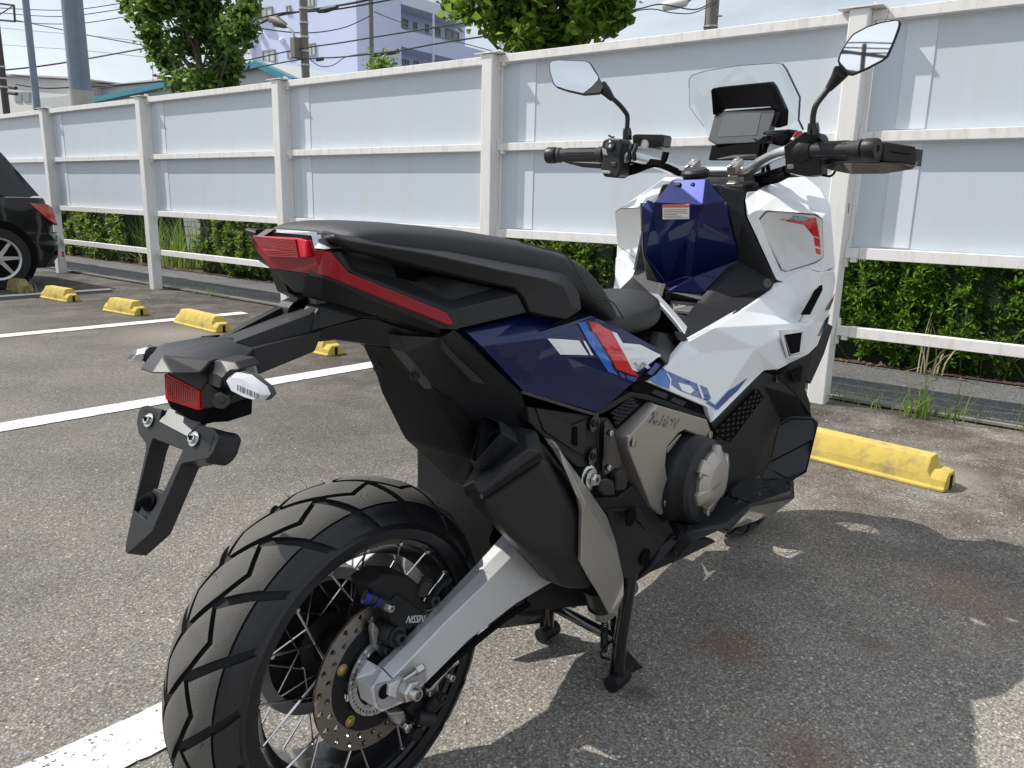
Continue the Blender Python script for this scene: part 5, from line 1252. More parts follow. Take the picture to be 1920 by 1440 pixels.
# grab rails
pan('grab_rail', 'A', [(95, 152, -.098), (230, 166, -.100), (480, 226, -.112), (1000, 292, -.134), (1640, 412, -.150), (1820, 448, -.154), (1885, 505, -.156),  # 0-6 upper inner line
                       (100, 180, -.103), (235, 212, -.116), (800, 300, -.150), (1350, 425, -.172), (1690, 492, -.178), (1830, 548, -.180), (1892, 700, -.180),   # 7-13 ridge
                       (240, 272, -.110), (860, 425, -.142), (1250, 516, -.158), (1465, 562, -.166), (1540, 640, -.170), (1575, 738, -.172), (1700, 770, -.176), (1850, 795, -.178), (1964, 720, -.172), (1945, 600, -.162)], M_plas, .026, tail,
    faces=[(0, 1, 8, 7), (1, 2, 8), (2, 3, 9, 8), (3, 4, 10, 9), (4, 5, 11, 10), (5, 6, 12, 11), (6, 23, 22, 13, 12), (7, 8, 14), (8, 9, 15, 14), (9, 10, 16, 15), (10, 11, 17, 16), (11, 12, 18, 17), (12, 13, 19, 18), (13, 20, 19), (13, 22, 21, 20)],
    off=(.004, .026, -.004), bevel=.003)
# underside of the tail
pan('tail_underside', 'T', [(1110, 476, .045), (1480, 530, -.081), (1920, 700, -.105), (1500, 680, -.060), (1275, 645, .0), (1190, 560, .035)], M_plas, mirror=False, parent=tail, off=(.05, 0, .01), faces=[(0, 1, 3, 4, 5), (1, 2, 3)])
pan('tail_underside', 'A', [(20, 488, -.080), (900, 868, -.160), (905, 905, -.155), (560, 800, -.115), (0, 640, -.055)], M_matte, .04, tail, mirror=False, faces=[(0, 1, 2, 3, 4)])
# licence plate arm
arm = part('plate_arm')
pan('arm_side', 'A', [(-30, 745, -.046), (0, 700, -.045), (280, 640, -.058), (320, 650, -.064), (905, 878, -.122), (905, 905, -.122), (845, 918, -.120), (420, 780, -.086), (300, 785, -.075), (0, 868, -.050), (-60, 890, -.046)], M_plas, .03, arm,
    faces=[(0, 1, 2, 3, 8, 9, 10), (3, 4, 5, 6, 7, 8)])
pan('arm_lower_side', 'A', [(-10, 875, -.046), (265, 802, -.070), (335, 790, -.077), (430, 800, -.085), (850, 936, -.118), (690, 925, -.105), (500, 905, -.085), (620, 1010, -.088), (390, 985, -.060), (120, 950, -.045), (0, 965, -.04)], M_plas2, .03, arm,
    faces=[(0, 1, 9, 10), (1, 2, 3, 6, 7, 8, 9), (3, 4, 5, 6)], mirror=True)
beam = [('T', 845, 1005, -.022), ('T', 1000, 1048, -.032), ('T', 1502, 905, -.046), ('T', 1720, 830, -.060), ('T', 1720, 700, -.056), ('T', 1640, 755, -.050), ('T', 1400, 800, -.042)]
pan('arm_beam', None, beam, M_plas, .012, arm, faces=[(0, 1, 2, 6), (2, 3, 4, 5, 6)])
MB().shell([at('T', *q) for q in [(845, 1005, -.022), (1400, 800, -.042), (1640, 755, -.050), (1560, 690, -.045), (1400, 740, -.030), (1335, 770, -.025), (820, 990, -.010)]], [(0, 1, 5, 6), (1, 2, 3, 4, 5)], (0, .0, -.03)).build('arm_top', M_plas2, arm, bevel=.002)
MB().shell([at('T', *q) for q in [(730, 966, .021), (1200, 722, .045), (1330, 662, .05), (1345, 745, .035), (1205, 800, .03), (800, 965, .012)]], [(0, 1, 4, 5), (1, 2, 3, 4)], (.01, .02, -.03)).build('arm_wall', M_black, arm, bevel=.001)
MB().shell([at('T', *q) for q in [(728, 964, .026), (1198, 716, .046), (1326, 656, .052), (1330, 664, .048), (1202, 728, .042), (745, 975, .02)]], [(0, 1, 4, 5), (1, 2, 3, 4)], (.01, .02, -.03)).build('arm_rim', M_plas2, arm, bevel=.001)
MB().shell([at('T', *q) for q in [(1345, 662, .045), (1350, 740, .03), (1400, 770, -.02), (1560, 690, -.06), (1450, 660, -.03)]], [(0, 1, 2, 3, 4)], (.03, 0, -.02)).build('arm_pocket', M_plas2, arm, bevel=.001)
MB().shell([at('T', *q) for q in [(740, 972, .018), (1335, 745, .035), (1335, 790, -.030), (850, 1002, -.020)]], [(0, 1, 2, 3)], (0, 0, -.02)).build('arm_floor', M_plas, arm, smooth=False)
tip = [at('T', *q) for q in [(160, 1202, .042), (240, 1092, .046), (365, 1008, .050), (628, 962, .050), (735, 975, .025), (800, 966, -.005), (850, 1008, -.022), (985, 1052, -.045), (900, 1130, -.052), (680, 1135, -.052), (640, 1180, -.054), (600, 1226, -.056), (400, 1228, -.046), (240, 1228, -.018), (325, 1100, -.004), (840, 1016, -.023)]]
MB().shell(tip, [(0, 1, 14, 13), (1, 2, 14), (2, 3, 4, 5, 15, 14), (5, 6, 15), (14, 15, 9, 10, 11, 12, 13), (15, 6, 7, 8, 9)], (.03, .012, -.006)).build('arm_tip', M_plas2, arm, bevel=.004, seg=3)
MB().shell([at('T', *q) for q in [(600, 962, .062), (735, 950, .045), (725, 968, .045), (640, 975, .055)]], [(0, 1, 2, 3)], (.01, 0, -.01)).build('arm_notch', M_black, arm, smooth=False)
MB().shell([at('T', *q) for q in [(945, 1095, -.040), (985, 1050, -.044), (1490, 918, -.056), (1425, 1072, -.054), (1015, 1240, -.046), (965, 1150, -.040)]], [(0, 1, 2, 3, 4, 5)], (.01, .08, .0)).build('plate_lamp_box', M_plas2, arm, bevel=.003)
MB().prism([at('T', *q) for q in [(940, 1096, -.039), (978, 1085, -.043), (1015, 1238, -.048), (1000, 1240, -.045)]], (-.001, .08, .0)).build('plate_lamp_lens', mat('lamp_lens_grey', (.45, .46, .48), .3, coat=.4), arm, bevel=.001)
# indicator stalks and lenses
M_ribd = mat('reflector_shade', (.16, .165, .175), .3)
def indicator(side):
    ip = part('indicator')
    ys = -1
    st = [at('T', *q) for q in [(660, 1150, -.045), (735, 1128, -.060), (850, 1145, -.085), (890, 1200, -.10), (800, 1225, -.092), (755, 1260, -.088), (735, 1340, -.085), (650, 1305, -.05), (640, 1200, -.04)]]
    m1 = MB().shell(st, [(0, 1, 4, 8), (1, 2, 3, 4), (4, 5, 6, 7, 8)], (.035, .01, 0))
    PL = plane3(at('T', 795, 1250, -.100), at('T', 1090, 1390, -.160), at('T', 960, 1245, -.128)); ln = [on('T', u, v, PL) for u, v in [(795, 1262), (850, 1222), (950, 1240), (1062, 1325), (1090, 1385), (1042, 1430), (960, 1408), (842, 1350)]]
    mid = sum(ln, Vector()) / 8
    m2 = MB().shell([mid + Vector((-.009, -.002, 0)) + (p - mid) * .80 for p in ln] + ln, [tuple(range(8))] + [(i, (i + 1) % 8, 8 + (i + 1) % 8, 8 + i) for i in range(8)], (.004, 0, 0))
    m3 = MB().prism([mid + (p - mid) * 1.03 + Vector((.005, 0, 0)) for p in ln], (.006, -.001, 0))
    m4 = MB(); pn = PL[1] if PL[1].x < 0 else -PL[1]; PF = (mid + Vector((-.0102, -.002, 0)), PL[1])
    for i in range(10):
        u = 862 + i * 17; v = 1300 + (u - 862) * .42; w_ = 4 + 3 * (i * 7 % 3)
        m4.prism([on('T', a, b, PF) for a, b in [(u, v + 8), (u + w_, v + 8 + w_ * .4), (u + w_ - 2, v + 50 + w_ * .4), (u - 2, v + 50)]], -pn * .001)
    m5 = MB().tube([at('T', 770, 1290, -.09) + Vector((.012, 0, 0)), at('T', 815, 1300, -.105) + Vector((.012, 0, 0))], .014, 12)
    for mb, nm, m in ((m1, 'stalk', M_plas2), (m3, 'lens_back', M_gloss), (m2, 'lens', M_clear), (m4, 'reflector_ribs', M_ribd), (m5, 'stalk_joint', M_black)):
        if side > 0: mb.mirror()
        mb.build(nm, m, ip, bevel=.003 if nm in ('stalk', 'lens_back') else .001)
indicator(-1); indicator(1)
# reflector and plate bracket
rf = MB().prism([at('U', *q) for q in [(337, 5, .030), (352, 2, .029), (592, 128, -.042), (592, 262, -.042), (578, 264, -.04), (345, 188, .030)]], (.006, 0, 0)).build('rear_reflector', M_redl, arm, bevel=.001)
mb = MB()
r0, r1, r2, r3 = at('U', 345, 12, .029), at('U', 588, 132, -.041), at('U', 588, 256, -.041), at('U', 348, 182, .029)
for i in range(1, 9): mb.tube([r0.lerp(r3, i / 9) - Vector((.0004, 0, 0)), r1.lerp(r2, i / 9) - Vector((.0004, 0, 0))], .0006, 4)
for i in range(1, 15): mb.tube([r0.lerp(r1, i / 15) - Vector((.0004, 0, 0)), r3.lerp(r2, i / 15) - Vector((.0004, 0, 0))], .0006, 4)
mb.build('reflector_grid', mat('red_lens_grid', (.30, .004, .010), .2, coat=1.), rf)
MB().shell([at('U', *q) for q in [(595, 125, -.043), (620, 95, -.05), (640, 60, -.055), (700, 110, -.062), (860, 160, -.075), (820, 225, -.072), (690, 250, -.06), (600, 268, -.045)]], [tuple(range(8))], (.05, .02, 0)).build('bracket_clamp', M_plas, arm, bevel=.004)
MB().prism([at('U', *q) for q in [(355, -70, .03), (600, -60, -.04), (640, 60, -.05), (600, 130, -.045), (350, 0, .03)]], (.05, 0, 0)).build('bracket_block', M_plas, arm, bevel=.003) 
bolt('clamp_bolt', at('U', 745, 188, -.075), (-.5, -1, 0), .0105, .006, M_gloss, arm, False)
MB().shell([at('U', *q) for q in [(660, 235, -.046), (805, 225, -.060), (800, 350, -.058), (690, 355, -.046), (590, 375, -.035), (380, 250, .025), (350, 190, .03)]], [(0, 1, 2, 3), (0, 3, 4, 5, 6)], (.04, .01, 0)).build('bracket_neck', M_black, arm, bevel=.002)
pbk = part('plate_bracket')
sL, sR, tp_ = at('U', 235, 340, .052), at('U', 560, 475, -.052), at('U', 60, 1290, .0)
PLN = plane3(sL, sR, tp_)
def ub(L): return [on('U', u, v, PLN) for u, v in L]
nrm = PLN[1] if PLN[1].x < 0 else -PLN[1]; back = -nrm * .026
fr = ub([(215, 228), (320, 262), (302, 345), (510, 462), (590, 372), (690, 392), (728, 440), (725, 480), (690, 565), (655, 612), (480, 645), (458, 660), (250, 1140), (72, 1300), (55, 1285), (60, 1220), (120, 940), (203, 560), (203, 505), (150, 430), (138, 350), (150, 280), (170, 240),
         (255, 468), (232, 530), (118, 985), (205, 1058), (322, 870), (470, 552)])
MB().shell(fr, [(0, 1, 2, 20, 21, 22), (2, 3, 28, 23, 18, 19, 20), (3, 4, 5, 6, 7, 8, 9, 10, 28), (23, 24, 17, 18), (24, 25, 16, 17), (25, 26, 12, 13, 14, 15, 16), (28, 10, 11, 27), (11, 12, 26, 27)], back).build('bracket_plate', M_plas2, pbk, bevel=.003, seg=3)
sl_ = [on('U', u, v, (PLN[0] + nrm * d, PLN[1])) for u, v, d in [(296, 350, .0015), (508, 462, .0015), (512, 440, .0005), (604, 346, -.010), (376, 246, -.010), (300, 338, .0005)]]
MB().shell(sl_, [(0, 1, 2, 3, 4, 5)], back * .4).build('bracket_ramp', mat('lit_ramp_plastic', (.075, .078, .082), .42), pbk, bevel=.002)  # up-facing ramp: the light it catches is put into a paler colour
sp = [p - nrm * .005 for p in ub([(240, 822), (322, 868), (210, 1052), (122, 998)])]
MB().shell(sp, [(0, 1, 2, 3)], back * .4).build('bracket_web', M_plas2, pbk, bevel=.001)
sd = [p for p in ub([(728, 440), (690, 565), (655, 612)])]
MB().shell([ub([(690, 392)])[0], *sd, ub([(600, 660)])[0]], [tuple(range(5))], -nrm * .034 + Vector((0, -.006, .004))).build('bracket_boss', M_plas, pbk, bevel=.006, seg=3)
MB().shell(ub([(170, 245), (215, 228), (320, 262), (300, 340), (160, 330)]), [tuple(range(5))], -nrm * .05).build('bracket_boss', M_plas, pbk, bevel=.006, seg=3)
for p in (sL, sR):
    bolt('plate_screw', p + nrm * .001, nrm, .0062, .006, M_zinc, pbk, False, washer=True)
    MB().box(p + nrm * .0072, (.0012, .0085, .0022), Matrix.Rotation(.5, 3, 'X')).box(p + nrm * .0072, (.0012, .0022, .0085), Matrix.Rotation(.5, 3, 'X')).build('screw_slot', M_black, pbk, smooth=False)
c = on('U', 210, 920, PLN) - nrm * .005
MB().lathe(c, nrm, [(.012, 0), (.012, .003), (.0085, .0045), (.006, .012), (.003, .015), (0, .0155)], 24).build('rubber_stop', M_black, pbk)
# rear inner mudguard and side fillers
mg = [at('X', *q) for q in [(677, 642, .055), (752, 655, -.080), (762, 660, -.100), (808, 722, -.112), (842, 765, -.120), (895, 850, -.130), (872, 912, -.130), (846, 905, .0), (790, 850, .050), (757, 822, .055), (715, 738, .055), (705, 705, .054), (806, 724, -.100), (880, 860, -.118)]]
MB().shell(mg, [(0, 1, 12, 11), (1, 2, 3, 12), (11, 12, 13, 7, 8, 9, 10), (12, 3, 4, 5, 13), (13, 5, 6, 7)], (.03, .004, 0)).build('inner_mudguard', mat('mudguard_black', (.009, .009, .0095), .7, spec=.15), bike, bevel=.006, seg=4, ang=6)
for q in ((440, 1155, .012), (715, 1215, -.090)): bolt('mudguard_screw', at('A', *q) - Vector((.001, 0, 0)), (-1, -.4, 0), .008, .003, M_plas2, bike, False)
pan('side_filler', None, [('A', 600, 915, -.112), ('A', 920, 930, -.150), ('A', 1010, 872, -.160), ('A', 1510, 1345, -.172), ('C', 840, 60, -.158), ('C', 830, 150, -.150), ('C', 440, 240, -.100), ('A', 640, 1040, -.118)], M_plas, .03, bike,
    faces=[(0, 1, 3, 7), (1, 2, 3), (3, 4, 5, 6, 7)], mirror=False)
MB().prism([(.18, .05, .80), (.34, .05, .82), (.52, .10, .68), (.42, .08, .66)], (0, .02, 0)).build('side_filler', M_plas, bike, bevel=.003)
pan('filler_rib', 'A', [(910, 935, -.153), (990, 1035, -.157), (1220, 1255, -.166), (1240, 1290, -.166), (1140, 1265, -.160), (1080, 1200, -.157), (930, 1040, -.152)], M_plas2, .01, bike, mirror=False)

# ------------------------------------------------------------------ blue side panel with its decals
bp_pts = [('A', 1080, 875, -.163), ('A', 1215, 1000, -.184), ('A', 1640, 888, -.182), ('B', 600, 130, -.168), ('A', 1548, 762, -.152), ('A', 1830, 800, -.155),   # 0-5
          ('B', 1112, 382, -.196), ('B', 1112, 440, -.200), ('B', 895, 645, -.204), ('B', 650, 858, -.196), ('B', 85, 695, -.175), ('B', 265, 295, -.190), ('B', 1085, 452, -.203), ('A', 1530, 1345, -.173), ('B', 940, 600, -.204), ('B', 850, 240, -.181), ('B', 400, 430, -.195)]
bpan = pan('side_panel', None, bp_pts, M_bluep, .02, bike, faces=[(0, 1, 2, 4), (4, 2, 5), (1, 11, 16, 9, 10, 13, 0), (1, 2, 11), (2, 3, 11), (11, 3, 15), (11, 15, 6), (11, 6, 16), (16, 6, 7), (16, 7, 12, 14), (16, 14, 8), (16, 8, 9)], bevel=.006, seg=4, ang=6)
pan('panel_slot', 'B', [(190, 282, -.186), (215, 262, -.180), (465, 135, -.168), (485, 142, -.166), (480, 160, -.168), (235, 275, -.184)], M_black, .004, bike, off=(0, .004, .0))
pan('panel_edge', 'B', [(85, 690, -.178), (640, 862, -.199), (655, 858, -.199), (650, 880, -.197), (590, 875, -.196), (70, 715, -.175)], M_gloss, .012, bike)
def dec(name, L, m, k='B', t=None, lift=.0012): return decal(name, k, L, t or [bpan], m, lift)
BL = ['stripe_decal'] 
dec('stripe_decal', [(490, 184), (545, 174), (580, 250), (612, 268), (735, 470), (752, 520), (792, 574), (718, 548), (692, 510), (640, 432), (575, 335), (500, 200)], M_decb)
dec('stripe_decal', [(568, 168), (640, 190), (742, 244), (800, 348), (850, 440), (948, 586), (880, 565), (782, 530), (735, 440), (632, 272), (606, 250)], M_decr, lift=.0013)
dec('stripe_decal', [(262, 297), (500, 316), (570, 424), (358, 418)], M_decw)
dec('stripe_decal', [(528, 317), (546, 320), (606, 425), (586, 424)], M_decw)
dec('stripe_decal', [(742, 246), (782, 262), (826, 335), (955, 346), (1110, 422), (1108, 436), (1082, 449), (880, 446), (938, 548), (898, 534), (850, 440)], M_decw, lift=.0016)
dec('stripe_decal', [(795, 545), (838, 572), (850, 600), (812, 585)], M_decd); dec('stripe_decal', [(850, 572), (938, 594), (915, 624), (862, 602)], M_decd)
dec('stripe_decal', [(968, 496), (1010, 490), (1038, 518), (1018, 528)], M_decw)
dec('stripe_decal', [(545, 172), (570, 170), (606, 252), (632, 274), (735, 442), (782, 532), (765, 520), (735, 468), (612, 266), (582, 250)], M_deck)

# ------------------------------------------------------------------ black frame plates under the blue panel
pan('frame_plate', 'C', [(835, 10, -.172), (1375, 85, -.192), (1350, 460, -.192), (1215, 468, -.186), (960, 240, -.172), (850, 130, -.170)], M_plas, .02, bike, bevel=.003)
pan('plate_recess', 'C', [(900, 20, -.176), (1180, 150, -.188), (1280, 110, -.193), (1265, 370, -.1925), (1200, 350, -.189), (960, 190, -.176)], M_plas2, .006, bike)
pan('plate_recess', 'C', [(1185, 165, -.191), (1215, 160, -.192), (1215, 310, -.192), (1180, 290, -.191)], M_black, .006, bike)
for q in ((1332, 135), (1322, 380)):
    bolt('frame_bolt', at('C', *q, -.194), (0, -1, 0), .0155, .004, M_gloss, bike, False); bolt('frame_bolt', at('C', *q, -.197), (0, -1, 0), .0075, .005, M_plas, bike, True)
pg = part('footpeg_bracket')
pan('bracket_body', 'C', [(1370, 130, -.186), (1400, 85, -.196), (1450, 100, -.202), (1495, 165, -.205), (1560, 470, -.205), (1490, 560, -.205), (1400, 560, -.20), (1375, 640, -.19), (1360, 400, -.188)], M_plas2, .025, pg, bevel=.004)
pan('bracket_rib', 'C', [(1415, 130, -.206), (1440, 115, -.208), (1475, 180, -.209), (1550, 455, -.209), (1480, 500, -.208), (1410, 530, -.206)], M_gloss, .005, pg, bevel=.002, faces=[(0, 1, 2, 3, 4, 5)])
for q in ((1458, 208), (1445, 468)): bolt('bracket_screw', at('C', *q, -.2095), (0, -1, 0), .0058, .004, M_zinc, pg, False)
pan('folded_peg', 'C', [(1385, 560, -.212), (1440, 548, -.214), (1490, 565, -.216), (1500, 640, -.216), (1495, 680, -.216), (1420, 682, -.214), (1380, 645, -.212)], M_plas2, .025, pg, bevel=.005)
pan('folded_peg', 'C', [(1505, 520, -.218), (1550, 478, -.218), (1585, 505, -.219), (1600, 560, -.219), (1575, 640, -.219), (1508, 648, -.218)], M_plas2, .02, pg, bevel=.005)
for s in (1,):
    MB().lathe(at('C', 1290, 540, -.188), (.0, -1, 0), [(.0265, 0), (.0265, .004), (.020, .009), (.016, .010)], 26).build('muffler_washer', M_zinc, bike)
    bolt('muffler_bolt', at('C', 1305, 545, -.197), (0, -1, 0), .012, .016, M_zinc, bike, True, washer=True)
# lower black cover
pan('lower_cover', 'C', [(1330, 700, -.168), (1520, 690, -.185), (1630, 600, -.192), (1835, 845, -.196), (1900, 820, -.19), (1960, 900, -.188), (1840, 1060, -.188), (1630, 1310, -.182), (1560, 1300, -.178), (1440, 820, -.168)], M_plas, .02, bike, faces=[(0, 1, 9), (1, 2, 3, 9), (3, 4, 5, 6, 7, 8, 9)], bevel=.003)
pan('lower_rib', 'C', [(1440, 780, -.176), (1680, 770, -.194), (1850, 1060, -.192), (1830, 1090, -.190), (1640, 830, -.188)], M_plas2, .01, bike)
for q in ((1612, 838, -.194), (1722, 1140, -.1905)): MB().lathe(at('C', *q), (0, -1, 0), [(.0185, -.002), (.0185, .0006), (0, .0006)], 24).build('cover_hole', M_black, bike)
pan('belly_pan', 'D', [(490, 1440, -.16), (570, 1290, -.176), (665, 1215, -.190), (720, 1275, -.215), (800, 1262, -.22), (940, 1240, -.215), (975, 1262, -.20), (640, 1425, -.17), (400, 1530, -.15)], M_plas, .03, bike, bevel=.003, faces=[(0, 1, 7, 8), (1, 2, 3, 4, 5, 6, 7)])
pan('belly_edge', 'D', [(570, 1290, -.179), (665, 1215, -.193), (690, 1245, -.195), (545, 1420, -.168), (492, 1440, -.163)], mat('dark_blue_grey_plastic', (.035, .037, .046), .4), .01, bike)
bolt('belly_bolt', at('D', 658, 1358, -.186), (0, -1, 0), .009, .005, M_plas2, bike, True, washer=True)
pan('frame_rail', None, [('D', 60, 300, -.197), ('D', 330, 140, -.205), ('D', 480, 165, -.207), ('D', 900, 320, -.222), ('D', 940, 380, -.222), ('D', 915, 370, -.218), ('D', 480, 205, -.205), ('D', 340, 175, -.203), ('D', 180, 270, -.2), ('D', 90, 315, -.195)], M_plas, .02, bike, faces=[(0, 1, 7, 8, 9), (1, 2, 6, 7), (2, 3, 5, 6), (3, 4, 5)])
pan('rail_slots', 'D', [(340, 90, -.198), (420, 65, -.198), (900, 250, -.215), (925, 345, -.215), (500, 170, -.203), (340, 140, -.2)], M_black, .01, bike)
for q in ((520, 110), (655, 165), (790, 220)): pan('slot_rib', 'D', [(q[0] - 30, q[1] + 42, -.208), (q[0], q[1] + 12, -.208), (q[0] + 95, q[1] + 48, -.211), (q[0] + 70, q[1] + 88, -.211)], M_plas2, .006, bike)
# radiator mesh behind grilles
def grille(name, k, quad, nx, ny, m, parent, r=.0016):
    q = [at(k, *p) for p in quad]; mb = MB()
    f = lambda a, b: q[0].lerp(q[1], a).lerp(q[3].lerp(q[2], a), b)
    for j in range(ny + 1):
        for i in range(nx):
            o = .5 if j % 2 else 0
            a0, a1 = (i + o) / (nx + .5), (i + o + .5) / (nx + .5); b = j / (ny + .6)
            p, p2, p3 = f(a0, b), f(a1, b + .35 / ny), f(min(1, (i + o + 1) / (nx + .5)), b)
            mb.tube([p, p2, p3], r, 5, False); mb.tube([p2, f(a1, min(1, b + 1.0 / ny))], r, 5, False)
    return mb.build(name, m, parent)
grille('rear_grille', 'D', [(180, 300, -.196), (350, 165, -.200), (390, 235, -.200), (215, 400, -.196)], 6, 5, M_plas, bike)
pan('grille_back', 'D', [(170, 290, -.188), (350, 155, -.192), (460, 215, -.194), (230, 420, -.188)], M_black, .01, bike)

# ------------------------------------------------------------------ engine side cover and clutch cover
ec = part('engine_cover')
EC = [(265, 432, -.196), (480, 207, -.200), (540, 238, -.216), (322, 470, -.214), (315, 570, -.214), (482, 1000, -.202), (250, 555, -.194), (245, 470, -.195),       # 0-7
      (905, 348, -.232), (945, 458, -.230), (925, 508, -.228), (880, 488, -.228), (735, 425, -.224), (690, 450, -.224), (605, 555, -.222), (592, 690, -.221), (640, 990, -.214), (560, 1066, -.204)]
pan('cover_shell', 'D', EC, M_taupe, .03, ec, faces=[(0, 1, 2, 3), (0, 3, 4, 6, 7), (4, 5, 6), (2, 8, 9, 10, 11, 12, 13, 14, 3), (3, 14, 15, 4), (4, 15, 16, 17, 5)], bevel=.005, seg=3)
pan('cover_lip', 'D', [(600, 565, -.212), (695, 462, -.214), (720, 455, -.216), (610, 600, -.212)], M_taupe, .01, ec, mirror=True)
ecs = [o for o in ec.children if o.name.startswith('cover_shell')][0]
for q in ((350, 522, -.217), (592, 972, -.216), (925, 462, -.231)): bolt('cover_bolt', at('D', *q), (0, -1, 0), .0085, .003, M_steel, ec, False)
a, b = at('D', 475, 338, -.2165), at('D', 690, 400, -.221)
text('X-ADV', .034, at('D', 470, 372, -.2180), b - a, at('D', 500, 300, -.2195) - at('D', 470, 372, -.2180), M_taupe, ec, .0016, 'embossed_lettering', shear=.15, sx=1.05)
cc_ = at('D', 850, 800, -.245)
cap_c = at('D', 928, 790, -.262)
clu = part('clutch_cover')
for s in (1, -1):
    mb = MB().lathe((cap_c.x - .012, -.15, cap_c.z - .006), (0, -1, 0), [(.097, 0), (.097, .070), (.094, .080), (.0925, .083), (.091, .104), (.083, .112), (.04, .112)], 56)
    if s < 0: mb.mirror()
    mb.build('cover_drum', M_plas2, clu)
    mb = MB(); n = 56; v = []; yb = -.262
    def gear(k):
        a = 2 * math.pi * k / 112; t = (k / 112 * 6 + .1) % 1
        return .073 if t < .42 else .063
    prof = [(1.0, 0), (1.0, .006), (.95, .010), (.62, .020), (.58, .021), (0.001, .021)]
    for pr_, h in prof:
        for k in range(112):
            a = 2 * math.pi * k / 112; r = gear(k) * pr_ if pr_ > .9 else .068 * pr_
            v.append((cap_c.x + r * math.sin(a), yb - h, cap_c.z + r * math.cos(a)))
    mb.add(v, [(i * 112 + k, i * 112 + (k + 1) % 112, (i + 1) * 112 + (k + 1) % 112, (i + 1) * 112 + k) for i in range(len(prof) - 1) for k in range(112)])
    if s < 0: mb.mirror()
    mb.build('cover_cap', M_taupe, clu)
bolt('cap_bolt', at('D', 852, 772, -.272), (0, -1, 0), .0075, .004, M_steel, clu, False); bolt('cap_bolt', at('D', 905, 1050, -.272), (0, -1, 0), .0075, .004, M_steel, clu, False)
text('X-ADV', .012, at('D', 945, 880, -.2835), at('D', 1020, 825, -.2835) - at('D', 945, 880, -.2835), (-.3, 0, 1), M_taupe, clu, .0007, 'embossed_lettering')

# ------------------------------------------------------------------ silencer
mf = part('silencer')
def C_(L): return [at('C', *q) for q in L]
PC = plane3(at('C', 348, 610, -.170), at('C', 895, 192, -.218), at('C', 482, 668, -.232)); nC = PC[1] if PC[1].x < 0 else -PC[1]
def cp_(L, d): return [on('C', u, v, (PC[0] + nC * d, nC)) for u, v in L]
R0 = cp_([(345, 612), (428, 480), (690, 140), (895, 190), (940, 345), (482, 672)], 0)
R1 = cp_([(368, 690), (450, 555), (720, 215), (925, 235), (962, 400), (492, 712)], -.028)
R2 = C_([(640, 975, -.158), (760, 800, -.12), (1000, 600, -.115), (1230, 640, -.190), (1243, 830, -.272), (780, 1060, -.226)])
R3 = C_([(925, 1285, -.146), (1020, 1150, -.12), (1200, 980, -.115), (1380, 1000, -.175), (1250, 1190, -.268), (1010, 1330, -.205)])
R4 = C_([(1045, 1335, -.148), (1080, 1250, -.125), (1300, 1100, -.12), (1440, 1200, -.165), (1330, 1380, -.235), (1110, 1370, -.190)])
V = R1 + R2 + R3 + R4; F = [(i * 6 + j, i * 6 + (j + 1) % 6, (i + 1) * 6 + (j + 1) % 6, (i + 1) * 6 + j) for i in range(3) for j in range(6)] + [tuple(range(6))[::-1], tuple(18 + j for j in range(6))]
o = mesh_obj('silencer_body', V, F, M_plas, mf, smooth=False)
b = o.modifiers.new('b', 'BEVEL'); b.width = .016; b.segments = 5; b.limit_method = 'ANGLE'; b.angle_limit = math.radians(22); b.harden_normals = True
for p in o.data.polygons: p.use_smooth = True
# end cap: rim, bevelled shoulder, flat
ctr = sum(R0, Vector()) / 6; axv = (sum(R1, Vector()) / 6 - ctr).normalized()
grow = lambda L, f, d: [ctr + (p - ctr) * f + axv * d for p in L]
Rb = [p.lerp(R1[i], .92) for i, p in enumerate(R0)]
cap_in = cp_([(428, 570), (468, 492), (705, 182), (822, 222), (838, 328), (524, 512)], .016)
mb = MB(); Vc = Rb + R0 + cap_in
mb.add(Vc, [(i, (i + 1) % 6, 6 + (i + 1) % 6, 6 + i) for i in range(6)] + [(6 + i, 6 + (i + 1) % 6, 12 + (i + 1) % 6, 12 + i) for i in range(6)] + [tuple(range(12, 18)), tuple(range(6))[::-1]])
mb.build('end_cap', M_plas2, mf, bevel=.003, seg=4, ang=15)
# outlet: triangular tube
to = cp_([(505, 74), (622, 112), (645, 205), (440, 432), (404, 415), (408, 390)], .050)
tb = cp_([(690, 150), (770, 235), (782, 300), (522, 500), (440, 490), (442, 440)], .012)
mid = sum(to, Vector()) / 6; ti = [mid + (p - mid) * .93 for p in to]; inn = [mid + (p - mid) * .90 + (tb[i] - p) * .75 for i, p in enumerate(to)]
mb = MB().add(to + tb + ti + inn, [(i, (i + 1) % 6, 6 + (i + 1) % 6, 6 + i) for i in range(6)] + [(12 + i, 12 + (i + 1) % 6, (i + 1) % 6, i) for i in range(6)] + [(18 + i, 18 + (i + 1) % 6, 12 + (i + 1) % 6, 12 + i) for i in range(6)] + [tuple(range(18, 24))])
mb.build('outlet', M_plas2, mf, bevel=.0015)
tp0 = cp_([(580, 250)], .030)[0]; axd = (sum(tb, Vector()) / 6 - mid).normalized()
MB().lathe(tp0 + axd * .012, axd, [(.0165, .05), (.0165, 0), (.0150, 0), (.0150, .05)], 28).build('outlet_pipe', M_matte, mf)
